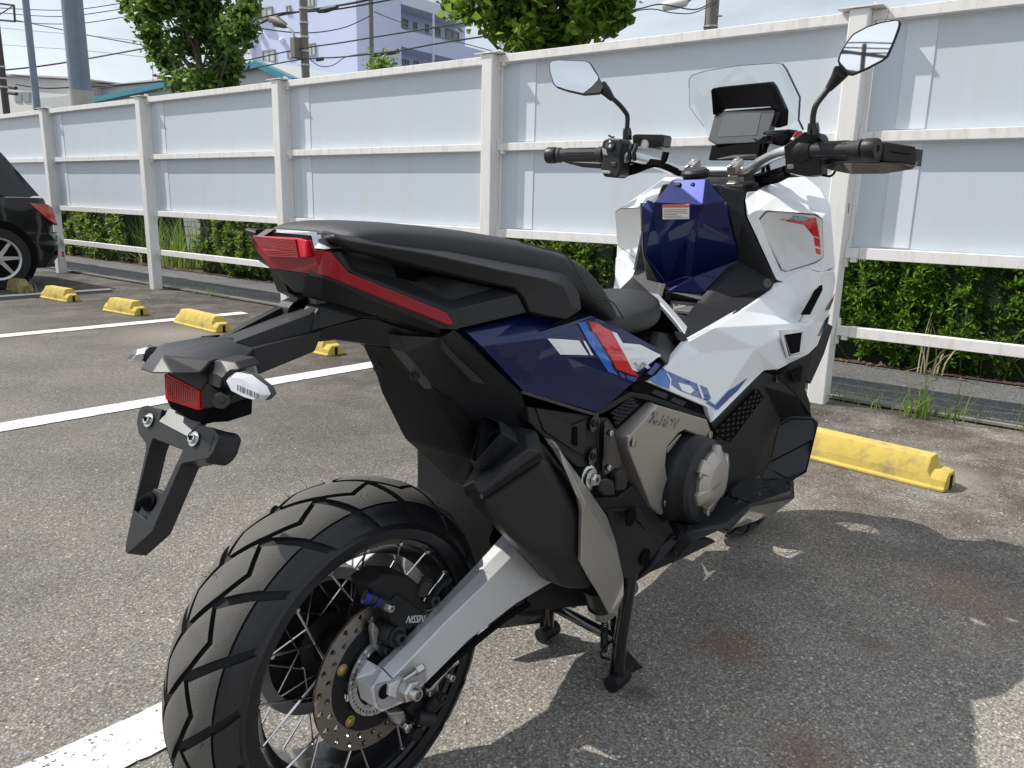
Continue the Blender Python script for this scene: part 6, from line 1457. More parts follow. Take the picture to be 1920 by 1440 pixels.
# heat shield
hs = [(975, 268, -.214), (1030, 283, -.236), (1062, 300, -.240), (1105, 372, -.235), (1270, 600, -.212), (1430, 830, -.205), (1500, 1030, -.214), (1560, 1310, -.208), (1560, 1420, -.220), (1505, 1560, -.220), (1450, 1570, -.228), (1385, 1440, -.250), (1290, 1290, -.268), (1238, 1190, -.279), (1246, 830, -.283), (1222, 715, -.281), (1120, 480, -.268), (1005, 300, -.236),
      (1272, 735, -.292), (1482, 1060, -.262), (1075, 320, -.254)]
pan('heat_shield', 'C', hs, M_taupe, .008, mf, mirror=False, off=(.004, .010, .004), bevel=.002,
    faces=[(0, 1, 17), (1, 2, 20, 17), (2, 3, 20), (3, 4, 18, 20), (4, 5, 18), (5, 6, 19, 18), (6, 7, 19), (7, 8, 9, 10, 11, 19), (11, 12, 13, 19), (13, 14, 18, 19), (14, 15, 18), (15, 16, 20, 18), (16, 17, 20)])
MB().tube([at('C', 1350, 1330, -.19), at('C', 1380, 1440, -.185), at('C', 1395, 1510, -.18)], [.03, .026, .024], 16).build('inlet_pipe', M_plas2, mf)
MB().tube([at('C', 1388, 1490, -.182), at('C', 1396, 1540, -.18)], .028, 18).build('pipe_clamp', M_steel, mf)
MB().tube([at('C', 1570, 1310, -.15), at('C', 1600, 1360, -.15), at('C', 1560, 1420, -.14)], .02, 14).build('exhaust_pipe', M_steel, mf)

# ------------------------------------------------------------------ footboard
fb = part('footboard')
pan('board_rear', 'D', [(648, 1065, -.198), (740, 1195, -.262), (1060, 1118, -.308), (1232, 985, -.315), (1090, 928, -.262), (1000, 930, -.24)], M_plas2, .01, fb, off=(0, .004, -.012), faces=[(0, 1, 2, 5), (2, 3, 4, 5)])
pan('board_mid', 'D', [(1232, 985, -.315), (1540, 880, -.305), (1526, 792, -.292), (1280, 780, -.245), (1150, 805, -.228), (1080, 880, -.225), (1090, 928, -.262)], M_gloss, .01, fb, off=(0, .004, -.012))
pan('board_front', 'D', [(1318, 762, -.222), (1385, 640, -.222), (1442, 372, -.222), (1530, 325, -.250), (1690, 328, -.290), (1738, 372, -.298), (1700, 520, -.300), (1650, 742, -.298), (1522, 812, -.292), (1280, 804, -.230)], M_plas2, .01, fb, off=(.012, .004, 0))
bfo = [o for o in fb.children if o.name.startswith('board_front')][0]
for L in ([(1384, 655), (1690, 497), (1694, 506), (1384, 668)], [(1350, 705), (1520, 790), (1640, 730), (1700, 500), (1706, 500), (1648, 738), (1522, 800), (1344, 712)], [(1450, 385), (1532, 338), (1690, 340), (1728, 376), (1700, 500), (1695, 498), (1720, 380), (1686, 348), (1535, 346), (1456, 392)]):
    decal('board_seam', 'D', L, [bfo], M_black, .001, 1)
pan('board_wall', 'D', [(645, 1060, -.198), (650, 1130, -.205), (720, 1272, -.268), (800, 1265, -.290), (1048, 1158, -.312), (1090, 1165, -.312), (1235, 1000, -.318), (1560, 935, -.308), (1556, 890, -.308), (1232, 985, -.318), (1060, 1118, -.310), (740, 1195, -.264)], M_plas, .012, fb, faces=[(0, 1, 2, 11), (2, 3, 4, 10, 11), (4, 5, 6, 9, 10), (6, 7, 8, 9)], bevel=.002)
pan('board_edge', 'D', [(1556, 890, -.308), (1560, 935, -.308), (1552, 800, -.300), (1650, 742, -.300), (1740, 372, -.301), (1730, 372, -.298), (1640, 735, -.296), (1522, 806, -.293), (1540, 880, -.305)], M_plas, .01, fb, faces=[(0, 1, 2, 7, 8), (2, 3, 6, 7), (3, 4, 5, 6)])
pan('under_board', 'D', [(1092, 1165, -.308), (1236, 1000, -.314), (1560, 937, -.305), (1470, 1000, -.27), (1395, 1060, -.25), (1180, 1140, -.26)], M_gloss, .02, fb, off=(0, .03, .01))
pan('board_mat_seam', 'D', [(760, 1150, -.2555), (975, 1075, -.262), (980, 1082, -.263), (764, 1158, -.257)], M_matte, .002, fb, bevel=0, off=(0, 0, -.003))
for L in ([(1100, 925, -.268), (1230, 965, -.311), (1238, 958, -.311), (1106, 918, -.266)], [(1285, 895, -.29), (1310, 945, -.30), (1320, 940, -.30), (1295, 890, -.29)], [(1215, 880, -.262), (1290, 845, -.27), (1400, 818, -.28), (1405, 824, -.28), (1295, 852, -.272), (1220, 888, -.264)]):
    pan('board_rib', 'D', L, M_plas, .002, fb, bevel=0, off=(0, 0, -.003))
# leg-side cover with mesh, between white panel and board
pan('leg_side_cover', 'D', [(940, 380, -.222), (1300, 20, -.246), (1340, -5, -.248), (1440, 30, -.262), (1590, 180, -.288), (1690, 300, -.296), (1690, 330, -.292), (1530, 325, -.252), (1450, 345, -.224), (1385, 640, -.216), (1318, 762, -.214), (1080, 880, -.210), (1030, 880, -.208), (1000, 580, -.212), (1215, 640, -.218), (1330, 100, -.246)], M_plas, .02, fb,
    faces=[(0, 1, 15, 13), (1, 2, 3, 15), (3, 4, 7, 8, 15), (4, 5, 6, 7), (8, 9, 14, 15), (9, 10, 11, 12, 13, 14), (13, 14, 15)], bevel=.003)
pan('mesh_recess', 'D', [(960, 440, -.2245), (1290, 120, -.2495), (1330, 180, -.2495), (1075, 520, -.2225), (985, 470, -.2235)], M_black, .003, fb, bevel=0)
mb = MB()
q = [at('D', 965, 435, -.2265), at('D', 1282, 125, -.2515), at('D', 1325, 190, -.2515), at('D', 1068, 515, -.2250)]
for j in range(5):
    for i in range(15):
        if (i + j) % 2 == 0:
            f_ = lambda a, b: q[0].lerp(q[1], a).lerp(q[3].lerp(q[2], a), b)
            mb.shell([f_(i / 15, j / 5), f_((i + .75) / 15, j / 5 + .02), f_((i + .75) / 15, (j + .7) / 5), f_(i / 15, (j + .6) / 5)], [(0, 1, 2, 3)], (0, .003, 0))
mb.build('mesh_insert', M_plas2, fb, kind='stuff')
bolt('cover_bolt', at('D', 1425, 42, -.262), (0, -1, 0), .0085, .003, M_gloss, fb, False)
pan('front_lower_cowl', None, [('D', 1440, 30, -.262), ('D', 1545, -70, -.280), ('D', 1690, -150, -.285), ('D', 1640, 120, -.290), ('D', 1680, 230, -.294), ('D', 1680, 310, -.296), ('D', 1590, 180, -.288)], M_matte, .02, fb, faces=[(0, 1, 2, 3, 6), (3, 4, 5, 6)])
pan('cowl_hole', 'D', [(1535, 0, -.287), (1620, -60, -.289), (1605, 60, -.291), (1555, 70, -.290)], M_black, .003, fb, bevel=0)

# ------------------------------------------------------------------ centre stand and linkage
st = part('centre_stand')
def leg(u0, v0, ft, y, yf):
    pass
fR = at('X', 1158, 1278, z=.012); fL = at('X', 1027, 1188, z=.012)
pvR = Vector((fR.x + .01, fR.y - .01, .27)); pvL = Vector((fL.x + .01, fL.y + .01, .27))
MB().tube([pvR, fR + Vector((0, 0, .10)), fR + Vector((0, 0, .0))], [.015, .015, .014], 14).build('leg', M_gloss, st)
MB().tube([pvL, fL + Vector((0, 0, .10)), fL + Vector((0, 0, .0))], [.015, .015, .014], 14).build('leg', M_gloss, st)
MB().tube([fR + Vector((.004, .012, .095)), fL + Vector((.004, -.012, .075))], .0125, 14).build('cross_tube', M_gloss, st)
for f_ in (fR, fL):
    MB().tube([f_ + Vector((-.028, 0, .006)), f_ + Vector((.028, 0, .006))], .018, 14).build('foot', M_matte, st)
    MB().prism([f_ + Vector((-.02, .012, .01)), f_ + Vector((.03, .012, .01)), f_ + Vector((.022, .012, .075)), f_ + Vector((-.012, .012, .09))], (0, -.004, 0)).build('foot_gusset', M_gloss, st, bevel=.001)
td = [at('X', *q) for q in [(1150, 1195, -.13), (1165, 1208, -.14), (1222, 1268, -.17), (1228, 1274, -.17), (1205, 1280, -.165), (1160, 1240, -.14)]]
MB().shell(td, [tuple(range(6))], (0, .012, .006)).build('foot_tang', M_gloss, st, bevel=.002)
MB().tube([at('X', 1150, 1160, -.125), at('X', 1160, 1215, -.13)], .010, 10).build('brace', M_gloss, st)
MB().prism([fL + Vector((-.02, .01, .035)), fL + Vector((-.15, .06, .055)), fL + Vector((-.15, .06, .09)), fL + Vector((-.03, .01, .125)), fL + Vector((.005, .0, .12))], (0, -.008, 0)).build('side_plate', M_gloss, st, bevel=.002)
MB().tube([at('X', 1142, 1204, -.13), at('X', 1126, 1222, -.13), at('X', 1128, 1232, -.13), at('X', 1146, 1236, -.13), at('X', 1148, 1246, -.13)], .0035, 8).build('return_hook', M_gloss, st)
mb = MB(); a = at('X', 1134, 1150, -.128); b = at('X', 1132, 1222, -.13)
cp = [a.lerp(b, i / 120) + Vector((.007 * math.cos(i * .9), .007 * math.sin(i * .9), 0)) for i in range(121)]
mb.tube(cp, .0018, 5).build('return_spring', M_matte, st)
lk = part('linkage')
MB().tube([at('S', 1320, 555, -.06), at('S', 1450, 580, -.07)], .017, 12).build('link_bush', M_steel, lk)
MB().prism([at('S', *q, -.075) for q in [(1285, 580), (1330, 535), (1440, 540), (1520, 600), (1440, 615), (1320, 610)]], (0, .012, 0)).build('link_plate', M_bluez, lk, bevel=.002)
MB().tube([at('S', 1390, 500, -.11), at('S', 1550, 590, -.12)], .011, 12).build('link_rod', M_bluez, lk)
bolt('link_bolt', at('S', 1560, 585, -.125), (0, -1, 0), .0135, .012, M_bluez, lk, True)
bolt('link_bolt', at('S', 1405, 568, -.085), (0, -1, 0), .010, .008, M_steel, lk, True)
# ------------------------------------------------------------------ white bodywork
WB = dict(v0=('X', 1285, 643, -.160), v1=('X', 1312, 662, -.178), v2=('X', 1338, 614, -.192), v3=('X', 1417, 652, -.243), v4=('X', 1433, 695, -.246), v5=('X', 1343, 762, -.218), v6=('X', 1335, 794, -.226),
          v7=('X', 1250, 686, -.186), v8=('X', 1215, 716, -.204), v9=('X', 1327, 764, -.224), c=('X', 1525, 605, -.285), v10=('X', 1517, 664, -.283), v11=('X', 1460, 693, -.264),
          e1=('E', 1000, 1130, -.178), e2=('E', 1235, 972, -.198), e3=('E', 1262, 930, -.200), e4=('E', 1330, 912, -.215), e5=('E', 1520, 822, -.270), e6=('E', 1600, 842, -.288), d=('E', 1700, 825, -.305), d2=('E', 1712, 900, -.305), d3=('E', 1690, 1020, -.302), d4=('E', 1645, 1200, -.295), d5=('X', 1533, 648, -.290))
ks = list(WB); ix = {k: i for i, k in enumerate(ks)}
fc = lambda s: tuple(ix[q] for q in s.split())
side = pan('side_fairing', None, [WB[k] for k in ks], M_whitep, .014, bike, bevel=.007, seg=4, ang=6,
           faces=[fc('v0 v1 v2'), fc('v7 v1 v0'), fc('v7 v5 v3 v1') , fc('v1 v3 v2'), fc('v8 v9 v5 v7'), fc('v9 v6 v4 v3 v5'), fc('v3 v4 v11'), fc('v2 v3 v11 v10 c'), fc('v0 v2 e1'), fc('v2 c e1'), fc('e1 c e2'), fc('e2 c e4 e3'), fc('e4 c e5'), fc('e5 c e6'), fc('e6 c d4 d3 d2 d'), fc('c v10 d5 d4')])
pan('fairing_vent', 'E', [(1606, 902, -.2905), (1610, 975, -.2925), (1515, 1160, -.2895), (1462, 1162, -.2770), (1540, 1030, -.2800)], M_black, .006, bike, bevel=0)
vf = [('X', 1462, 618, -.2665), ('X', 1512, 616, -.286), ('X', 1508, 668, -.287), ('X', 1478, 672, -.2745), ('X', 1471, 628, -.271), ('X', 1504, 623, -.2845), ('X', 1500, 660, -.285), ('X', 1482, 665, -.2775)]
pan('vent_frame', None, vf, M_whitep, .004, bike, faces=[(0, 1, 5, 4), (1, 2, 6, 5), (2, 3, 7, 6), (3, 0, 4, 7)], bevel=.0012)
pan('vent_mesh', None, [('X', 1469, 626, -.2700), ('X', 1506, 621, -.2850), ('X', 1502, 663, -.2855), ('X', 1480, 668, -.2765)], M_black, .004, bike, bevel=0)
pan('fairing_seam', 'E', [(1425, 1230, -.262), (1432, 1228, -.263), (1470, 1165, -.279), (1462, 1162, -.278)], mat('seam_grey', (.42, .43, .43), .5), .002, bike, bevel=0)
# decals on the white panel
def dw(L, m, k='B', lift=.0012, t=None): return decal('stripe_decal', k, L, t or [side], m, lift)
dw([(1022, 612), (1130, 520), (1160, 545), (1165, 580), (1185, 612), (1180, 680), (1100, 655)], M_decb)
dw([(1165, 545), (1290, 600), (1460, 670), (1490, 745), (1470, 770), (1260, 690), (1188, 640), (1165, 580)], M_decd)
dw([(1240, 630), (1330, 655), (1362, 690), (1330, 716), (1268, 690)], M_decw, lift=.0018)
dw([(1480, 770), (1520, 800), (1620, 690), (1670, 660), (1765, 592), (1690, 690), (1540, 836), (1450, 780)], M_decd)
dw([(1548, 828), (1640, 715), (1625, 745), (1560, 812)], M_decr, lift=.0018)
dw([(1380, 640), (1395, 640), (1432, 735), (1430, 752), (1395, 770), (1418, 745)], M_decw, lift=.0020)
dw([(1150, 560), (1160, 560), (1190, 610), (1182, 682), (1172, 680), (1180, 614)], M_decw, lift=.0020)
# front side decals
dw([(1625, 1130), (1698, 1005), (1692, 1050), (1660, 1120)], M_dectl, 'E'); dw([(1630, 1115), (1700, 1000), (1702, 1008), (1640, 1108)], M_decr, 'E', .0018)
for i in range(3): dw([(1570 + i * 25, 1320 - i * 25), (1625 + i * 14, 1200 - i * 22), (1640 + i * 12, 1200 - i * 20), (1590 + i * 25, 1318 - i * 25)], M_dectl, 'E')
pan('inner_fork_cover', None, [('X', 1551, 605, -.293), ('X', 1533, 649, -.290), ('X', 1518, 666, -.283), ('X', 1500, 700, -.280), ('X', 1520, 720, -.283), ('X', 1545, 665, -.29), ('X', 1562, 612, -.296)], M_plas, .03, bike, faces=[(0, 1, 2, 3, 4, 5, 6)])
# white arch in front of the seat
ap = [(.812, -.168, .722), (.835, -.120, .762), (.855, -.065, .798), (.872, -.02, .818), (.872, .02, .818), (.855, .065, .798), (.835, .120, .762), (.812, .168, .722)]
aq = [(.850, -.168, .722), (.872, -.120, .755), (.897, -.065, .788), (.920, -.02, .810), (.920, .02, .810), (.897, .065, .788), (.872, .120, .755), (.850, .168, .722)]
MB().shell(ap + aq, [(i, i + 1, 9 + i, 8 + i) for i in range(7)], (-.002, 0, -.012)).build('seat_surround', M_whitep, bike, bevel=.002)
al = [(x + .005, y, z - .012) for x, y, z in aq]; ar = [(x + .05, y * .8, z - .10) for x, y, z in aq]
MB().shell(al + ar, [(i, i + 1, 9 + i, 8 + i) for i in range(7)], (-.01, 0, 0)).build('seat_front_filler', M_matte, bike, bevel=.002)
pan('seat_filler', 'B', [(1105, 250, -.128), (1190, 270, -.10), (1258, 402, -.145), (1170, 497, -.185), (1112, 440, -.190), (1108, 385, -.185), (1090, 340, -.165)], M_plas2, .02, bike, faces=[(0, 1, 2, 6), (2, 3, 4, 5, 6)], bevel=.003)
pan('seat_filler', 'B', [(1090, 470, -.200), (1125, 475, -.196), (1150, 500, -.194), (1030, 610, -.200), (900, 640, -.202)], M_black, .01, bike)
pan('panel_tip', 'B', [(1082, 480, -.2065), (1115, 500, -.2055), (1050, 575, -.2055), (1015, 560, -.2065)], M_decd, .002, bike, bevel=0)
# floor tunnel between the leg shields
MB().shell([(.90, -.16, .700), (.90, .16, .700), (1.10, .10, .755), (1.10, -.10, .755), (1.16, -.06, .80), (1.16, .06, .80)], [(0, 1, 2, 3), (3, 2, 5, 4)], (0, 0, -.02)).build('floor_tunnel', M_plas, bike, bevel=.003)
MB().shell([at('E', 470, 1050, .04), at('E', 690, 1070, -.045), at('E', 655, 1140, -.05), at('E', 450, 1120, .04)], [(0, 1, 2, 3)], (0, 0, -.008)).build('fuel_lid', mat('lid_grey', (.10, .102, .105), .4), bike, bevel=.002)
MB().shell([at('E', *q) for q in [(430, 985, .045), (450, 985, .04), (740, 1012, -.045), (760, 1010, -.05), (702, 1075, -.062), (690, 1045, -.055), (480, 1020, .045), (440, 1070, .062), (425, 1055, .062)]], [(0, 1, 6, 7, 8), (1, 2, 5, 6), (2, 3, 4, 5)], (.012, 0, -.005)).build('lid_frame', mat('frame_grey', (.14, .142, .145), .4), bike, bevel=.002)
# leg shield
ls = [('E', 815, 178, -.072), ('E', 1042, 235, -.112), ('E', 1028, 300, -.118), ('E', 1040, 420, -.130), ('E', 1130, 610, -.160), ('E', 1262, 905, -.198), ('E', 1232, 970, -.197), ('E', 1000, 1130, -.178), ('E', 575, 1368, -.158), ('E', 540, 1300, -.135), ('E', 705, 1082, -.064), ('E', 992, 748, -.100), ('E', 872, 310, -.090)]
pan('leg_shield', None, ls, M_plas, .02, bike, faces=[(0, 1, 2, 12), (2, 3, 12), (3, 4, 11, 12), (4, 5, 11), (5, 6, 11), (6, 7, 10, 11), (7, 8, 9, 10)], bevel=.006, seg=4, ang=6)
bolt('shield_screw', at('E', 1190, 925, -.201), (-.55, -.8, .2), .011, .003, M_gloss, bike, False)
# blue centre cover (front of the step-through)
bc = [('E', 478, 150, .046), ('E', 735, 140, -.046), ('E', 712, 338, -.062), ('E', 345, 318, .064), ('E', 868, 312, -.097), ('E', 990, 748, -.100), ('E', 742, 1008, -.047), ('E', 452, 985, .036), ('E', 388, 925, .058), ('E', 275, 715, .100), ('E', 252, 345, .106), ('E', 290, 300, .098), ('E', 625, 880, None, 1.096), ('E', 556, 878, None, 1.096), ('E', 588, 590, None, 1.055), ('E', 665, 560, None, 1.052), ('E', 440, 930, None, 1.096), ('E', 335, 400, None, 1.029)]
deep = {12: .004, 13: .007, 14: .004}
V = [P3(q) + Vector((deep.get(i, 0), 0, 0)) for i, q in enumerate(bc)]
blue = MB().shell(V, [(0, 1, 2, 3), (1, 4, 2), (2, 4, 5, 15), (15, 5, 6, 12), (12, 6, 7, 13), (13, 14, 15, 12), (3, 2, 15, 14), (3, 14, 17), (17, 14, 13, 16), (13, 7, 16), (17, 16, 8, 9, 10, 11, 3)], (.02, 0, 0)).build('front_cover', M_bluep, bike, bevel=.007, seg=4, ang=6)
for u0, u1, y0, y1 in ((500, 550, .034, .016), (600, 652, .001, -.020)):
    MB().shell([at('E', u0 + 8, 175, y0) - Vector((.005, 0, -.002)), at('E', u1 + 2, 173, y1) - Vector((.005, 0, -.002)), at('E', u1 - 8, 198, y1) - Vector((.005, 0, -.002)), at('E', u0 - 2, 200, y0) - Vector((.005, 0, -.002))], [(0, 1, 2, 3)], (.004, 0, -.003)).build('cover_button', M_matte, bike, bevel=.001)
lab = decal('warning_label', 'E', [(412, 333), (608, 332), (612, 344), (610, 440), (412, 444), (410, 350)], [blue], M_lbl, .0012)
decal('label_band', 'E', [(413, 334), (609, 333), (611, 354), (413, 356)], [blue], M_orange, .0018, parent=lab)
for j, (a, b) in enumerate([(418, 600), (420, 590), (420, 606), (418, 520), (420, 560), (425, 600)]):
    y = 370 + j * 12; decal('label_text', 'E', [(a, y), (b, y - 1), (b, y + 3), (a, y + 4)], [blue], M_labt, .0018, 1, parent=lab)
for u in (490, 515, 540): decal('label_text', 'E', [(u, 342), (u + 8, 342), (u + 8, 350), (u, 350)], [blue], M_labt, .0024, 0, parent=lab)
pan('left_shield', 'E', [(252, 335, .125), (265, 700, .118), (440, 1040, .065), (420, 1130, .085), (300, 960, .135), (250, 640, .15), (240, 320, .14)], M_plas, mirror=False, parent=bike, off=(.02, -.0, 0), faces=[(0, 1, 5, 6), (1, 2, 3, 4, 5)])
# front cowl with the glove box lid
cw = [('E', 1028, 300, -.118), ('E', 1042, 240, -.114), ('E', 1110, 235, -.125), ('E', 1215, 165, -.130), ('E', 1285, 140, -.142), ('E', 1400, 130, -.165), ('E', 1480, 128, -.195), ('E', 1590, 215, -.235), ('E', 1662, 350, -.278), ('E', 1672, 480, -.292), ('E', 1700, 800, -.304),   # 0-10
      ('E', 1605, 842, -.288), ('E', 1522, 822, -.270), ('E', 1330, 915, -.216), ('E', 1264, 900, -.200), ('E', 1130, 610, -.162), ('E', 1040, 420, -.132),      # 11-16
      ('E', 1280, 265, -.178), ('E', 1285, 360, -.192), ('E', 1110, 378, -.152), ('E', 1640, 400, -.284),                                               # 17-20
      ('E', 1125, 440, -.158), ('E', 1185, 382, -.172), ('E', 1545, 408, -.268), ('E', 1602, 440, -.284), ('E', 1612, 735, -.288), ('E', 1545, 775, -.268), ('E', 1330, 842, -.208), ('E', 1295, 825, -.199)]  # 21-28
deepx = {21: .006, 22: .006, 23: .006, 24: .004, 25: .004, 26: .006, 27: .006, 28: .006}
Vc = [P3(q) + Vector((deepx.get(i, 0), 0, 0)) for i, q in enumerate(cw)]
Fc = [(0, 1, 2, 17, 18, 19), (2, 3, 4, 17), (4, 5, 17), (5, 6, 7, 8, 17), (17, 8, 20, 18), (0, 19, 21, 16), (19, 18, 23, 22), (19, 22, 21), (18, 20, 24, 23), (20, 8, 9), (20, 9, 10, 25, 24), (10, 11, 12, 26, 25), (12, 13, 27, 26), (13, 14, 28, 27), (14, 15, 21, 28), (15, 16, 21)]
cowl = None
for s in (1, -1):
    mb = MB().shell(Vc, Fc, (.02, .004, 0))
    if s < 0: mb.mirror()
    o = mb.build('front_cowl', M_whitep, bike, bevel=.006, seg=4, ang=6); cowl = cowl or o
    # outer flank going forward
    tipc = Vector((1.70, -.10, .86)); V2 = [Vc[7], Vc[8], Vc[9], Vc[10], Vector((1.42, -.245, .74)), Vector((1.68, -.10, .70)), Vector((1.74, -.05, .84)), Vector((1.66, -.06, .98)), Vector((1.48, -.10, 1.08)), Vc[6], Vector((1.48, -.215, .93))]
    P4 = P3(WB['d4'])
    mb = MB().shell(V2 + [P4, P3(WB['d'])], [(9, 0, 8), (0, 1, 10, 8), (1, 2, 10), (2, 3, 10), (3, 11, 4, 10), (10, 4, 5, 6), (10, 6, 7, 8)], (0, .015, -.004))
    if s < 0: mb.mirror()
    mb.build('cowl_flank', M_whitep, bike, bevel=.006, seg=4, ang=6)
    lidp = [('E', 1130, 448, -.157), ('E', 1188, 388, -.171), ('E', 1270, 388, -.189), ('E', 1542, 414, -.267), ('E', 1598, 446, -.283), ('E', 1608, 732, -.287), ('E', 1543, 770, -.2665), ('E', 1330, 837, -.207), ('E', 1299, 822, -.199), ('E', 1312, 590, -.196), ('E', 1290, 440, -.192)]
    dd = {9: .014, 10: .003}
    Vl = [P3(q) + Vector((dd.get(i, 0) + .003, 0, 0)) for i, q in enumerate(lidp)]
    mb = MB().shell(Vl, [(0, 1, 2, 10), (0, 10, 9, 8), (2, 3, 4, 10), (10, 4, 5, 9), (9, 5, 6, 7), (8, 9, 7)], (.012, 0, 0))
    if s < 0: mb.mirror()
    o = mb.build('glove_box_lid', M_whitel, bike, bevel=.003, seg=3)
    if s > 0: lid = o
gap = [('E', 1121, 446, -.157), ('E', 1183, 377, -.172), ('E', 1546, 403, -.268), ('E', 1607, 436, -.284), ('E', 1617, 740, -.288), ('E', 1547, 781, -.268), ('E', 1330, 848, -.208), ('E', 1290, 830, -.199)]
gin = [('E', 1128, 450, -.157), ('E', 1186, 386, -.172), ('E', 1543, 413, -.268), ('E', 1599, 445, -.284), ('E', 1608, 734, -.288), ('E', 1543, 772, -.268), ('E', 1330, 839, -.208), ('E', 1297, 824, -.199)]
Vg = [P3(q) + Vector((.0055, 0, 0)) for q in gap + gin]; Vg[8:] = [a.lerp(b, .55) for a, b in zip(Vg[:8], Vg[8:])]
MB().shell(Vg, [(i, (i + 1) % 8, 8 + (i + 1) % 8, 8 + i) for i in range(8)], (.003, 0, 0)).build('lid_shut_line', mat('shut_line_grey', (.10, .10, .105), .8), bike, smooth=False)
dl = lambda L, m, lift=.0012: decal('stripe_decal', 'E', L, [lid], m, lift)
dl([(1336, 445), (1480, 462), (1510, 436), (1562, 432), (1588, 580), (1540, 568), (1526, 490), (1470, 484), (1338, 458)], M_decr)
dl([(1545, 576), (1588, 590), (1594, 656), (1552, 640)], M_decr); dl([(1556, 658), (1594, 672), (1597, 712), (1562, 698)], M_decr)
dl([(1290, 439), (1302, 440), (1305, 450), (1293, 449)], M_decr); dl([(1312, 441), (1324, 443), (1327, 453), (1315, 451)], M_decr)
def decal_text(s, u, v, size, k, tgt, m, right=(1, 0), par=None, sx=1., shear=.3):
    t = BVHTree.FromPolygons([q.co.copy() for q in tgt.data.vertices], [tuple(p.vertices) for p in tgt.data.polygons])
    a = t.ray_cast(CAM, sight(k, u, v).normalized()); b = t.ray_cast(CAM, sight(k, u + 60 * right[0], v + 60 * right[1]).normalized()); c = t.ray_cast(CAM, sight(k, u + 2, v - 20).normalized())
    n = a[1] if a[1].dot(AX_F) < 0 else -a[1]
    return text(s, size, a[0] + n * .0016, b[0] - a[0], c[0] - a[0], m, par or tgt, .0002, shear=shear, sx=sx)
decal_text('SPECIAL', 1380, 427, .0092, 'E', lid, M_decd, (1, .10), sx=1.15, shear=.15)
decal_text('EDITION', 1362, 449, .0092, 'E', lid, M_decd, (1, .10), sx=1.15, shear=.15)
# ------------------------------------------------------------------ handlebar
hb = part('handlebar')
bp = [(1.065, -.40, 1.136), (1.083, -.30, 1.137), (1.105, -.215, 1.136), (1.150, -.145, 1.118), (1.188, -.098, 1.100), (1.200, -.06, 1.098), (1.200, .06, 1.098), (1.188, .098, 1.100), (1.150, .145, 1.118), (1.105, .215, 1.136), (1.083, .30, 1.137), (1.065, .40, 1.136)]
MB().tube(smooth_path(bp, 6), .0135, 18).build('bar_tube', M_silver2, hb)
for s in (-1, 1):
    cl = part('bar_clamp', None)
    c = Vector((1.200, s * .058, 1.098)); rt = Matrix.Rotation(math.radians(-28), 3, 'Y')
    MB().box(c + rt @ Vector((0, 0, .0125)), (.046, .026, .022), rt).build('clamp_cap', M_taupe, cl, bevel=.004, seg=3)
    MB().box(c + rt @ Vector((0, 0, -.012)), (.046, .026, .022), rt).box(c + Vector((.012, 0, -.05)), (.05, .026, .07), rt).build('clamp_base', M_taupe, cl, bevel=.004, seg=3)
    for dx in (-.016, .016): bolt('clamp_bolt', c + rt @ Vector((dx, 0, .0225)), rt @ Vector((0, 0, 1)), .0072, .004, M_zinc, cl, False)
MB().lathe(at('G', 1215, 962, x=1.115), (-.25, 0, 1), [(.03, -.02), (.03, .0), (.034, .004), (.034, .012), (.028, .018), (0, .018)], 10).build('key_knob', M_plas, bike)
MB().prism([(1.16, -.11, 1.02), (1.16, -.10, 1.065), (1.24, -.09, 1.075), (1.36, -.09, 1.07), (1.40, -.1, 1.0)], (0, .20, 0)).build('top_yoke', M_matte, bike, bevel=.006)
for s in (-1, 1):
    d = Vector((-.175 * .6, s, -.005)).normalized()
    g = part('grip')
    p0 = Vector((1.090, s * .262, 1.137)); p1 = Vector((1.066, s * .395, 1.136))
    L = (p1 - p0).length; ax = (p1 - p0).normalized()
    prof = [(.0185, 0), (.0205, .002), (.0205, .012), (.0175, .015), (.0172, .05), (.0178, .08), (.0172, L - .012), (.020, L - .010), (.020, L - .002), (.0165, L)]
    MB().lathe(p0, ax, prof, 28).build('grip_sleeve', M_grip, g)
    mb = MB()
    for k in range(9):
        a = 2 * math.pi * k / 9; q = ax.orthogonal().normalized(); q = (Matrix.Rotation(a, 3, ax) @ q)
        mb.tube([p0 + ax * .022 + q * .0175, p0 + ax * (L - .03) + q * .0177], .0011, 4)
    mb.build('grip_ribs', M_grip, g)
    MB().lathe(p1 + ax * .003, ax, [(.014, -.003), (.0205, 0), (.0215, .004), (.0215, .024), (.0195, .028), (.0075, .028), (.0065, .024), (0, .024)], 30).build('bar_end', M_plas2, g)
sh = bpy.data.objects
# right switchgear
ra = part('switchgear')
MB().shell([at('F', *q) for q in [(835, 740, -.228), (905, 690, -.246), (985, 630, -.268), (1060, 625, -.287), (1110, 640, -.298), (1130, 690, -.303), (1115, 850, -.302), (1120, 950, -.303), (1010, 965, -.275), (930, 950, -.252), (850, 930, -.231), (845, 800, -.230)]], [tuple(range(12))], (.045, 0, 0)).build('switch_housing', M_plas, ra, bevel=.006, seg=3)
pR0 = Vector((1.098, -.245, 1.137)); pR1 = Vector((1.086, -.285, 1.137))
MB().lathe(pR0, pR1 - pR0, [(.026, 0), (.031, .004), (.031, .022), (.025, .034), (.0205, .042)], 28).build('throttle_collar', M_plas2, ra)
MB().shell([at('F', *q) for q in [(880, 690, -.232), (930, 618, -.240), (975, 615, -.250), (978, 640, -.252), (925, 708, -.243)]], [tuple(range(5))], (.02, 0, -.012)).build('stop_switch', M_redsw, ra, bevel=.003, seg=3)
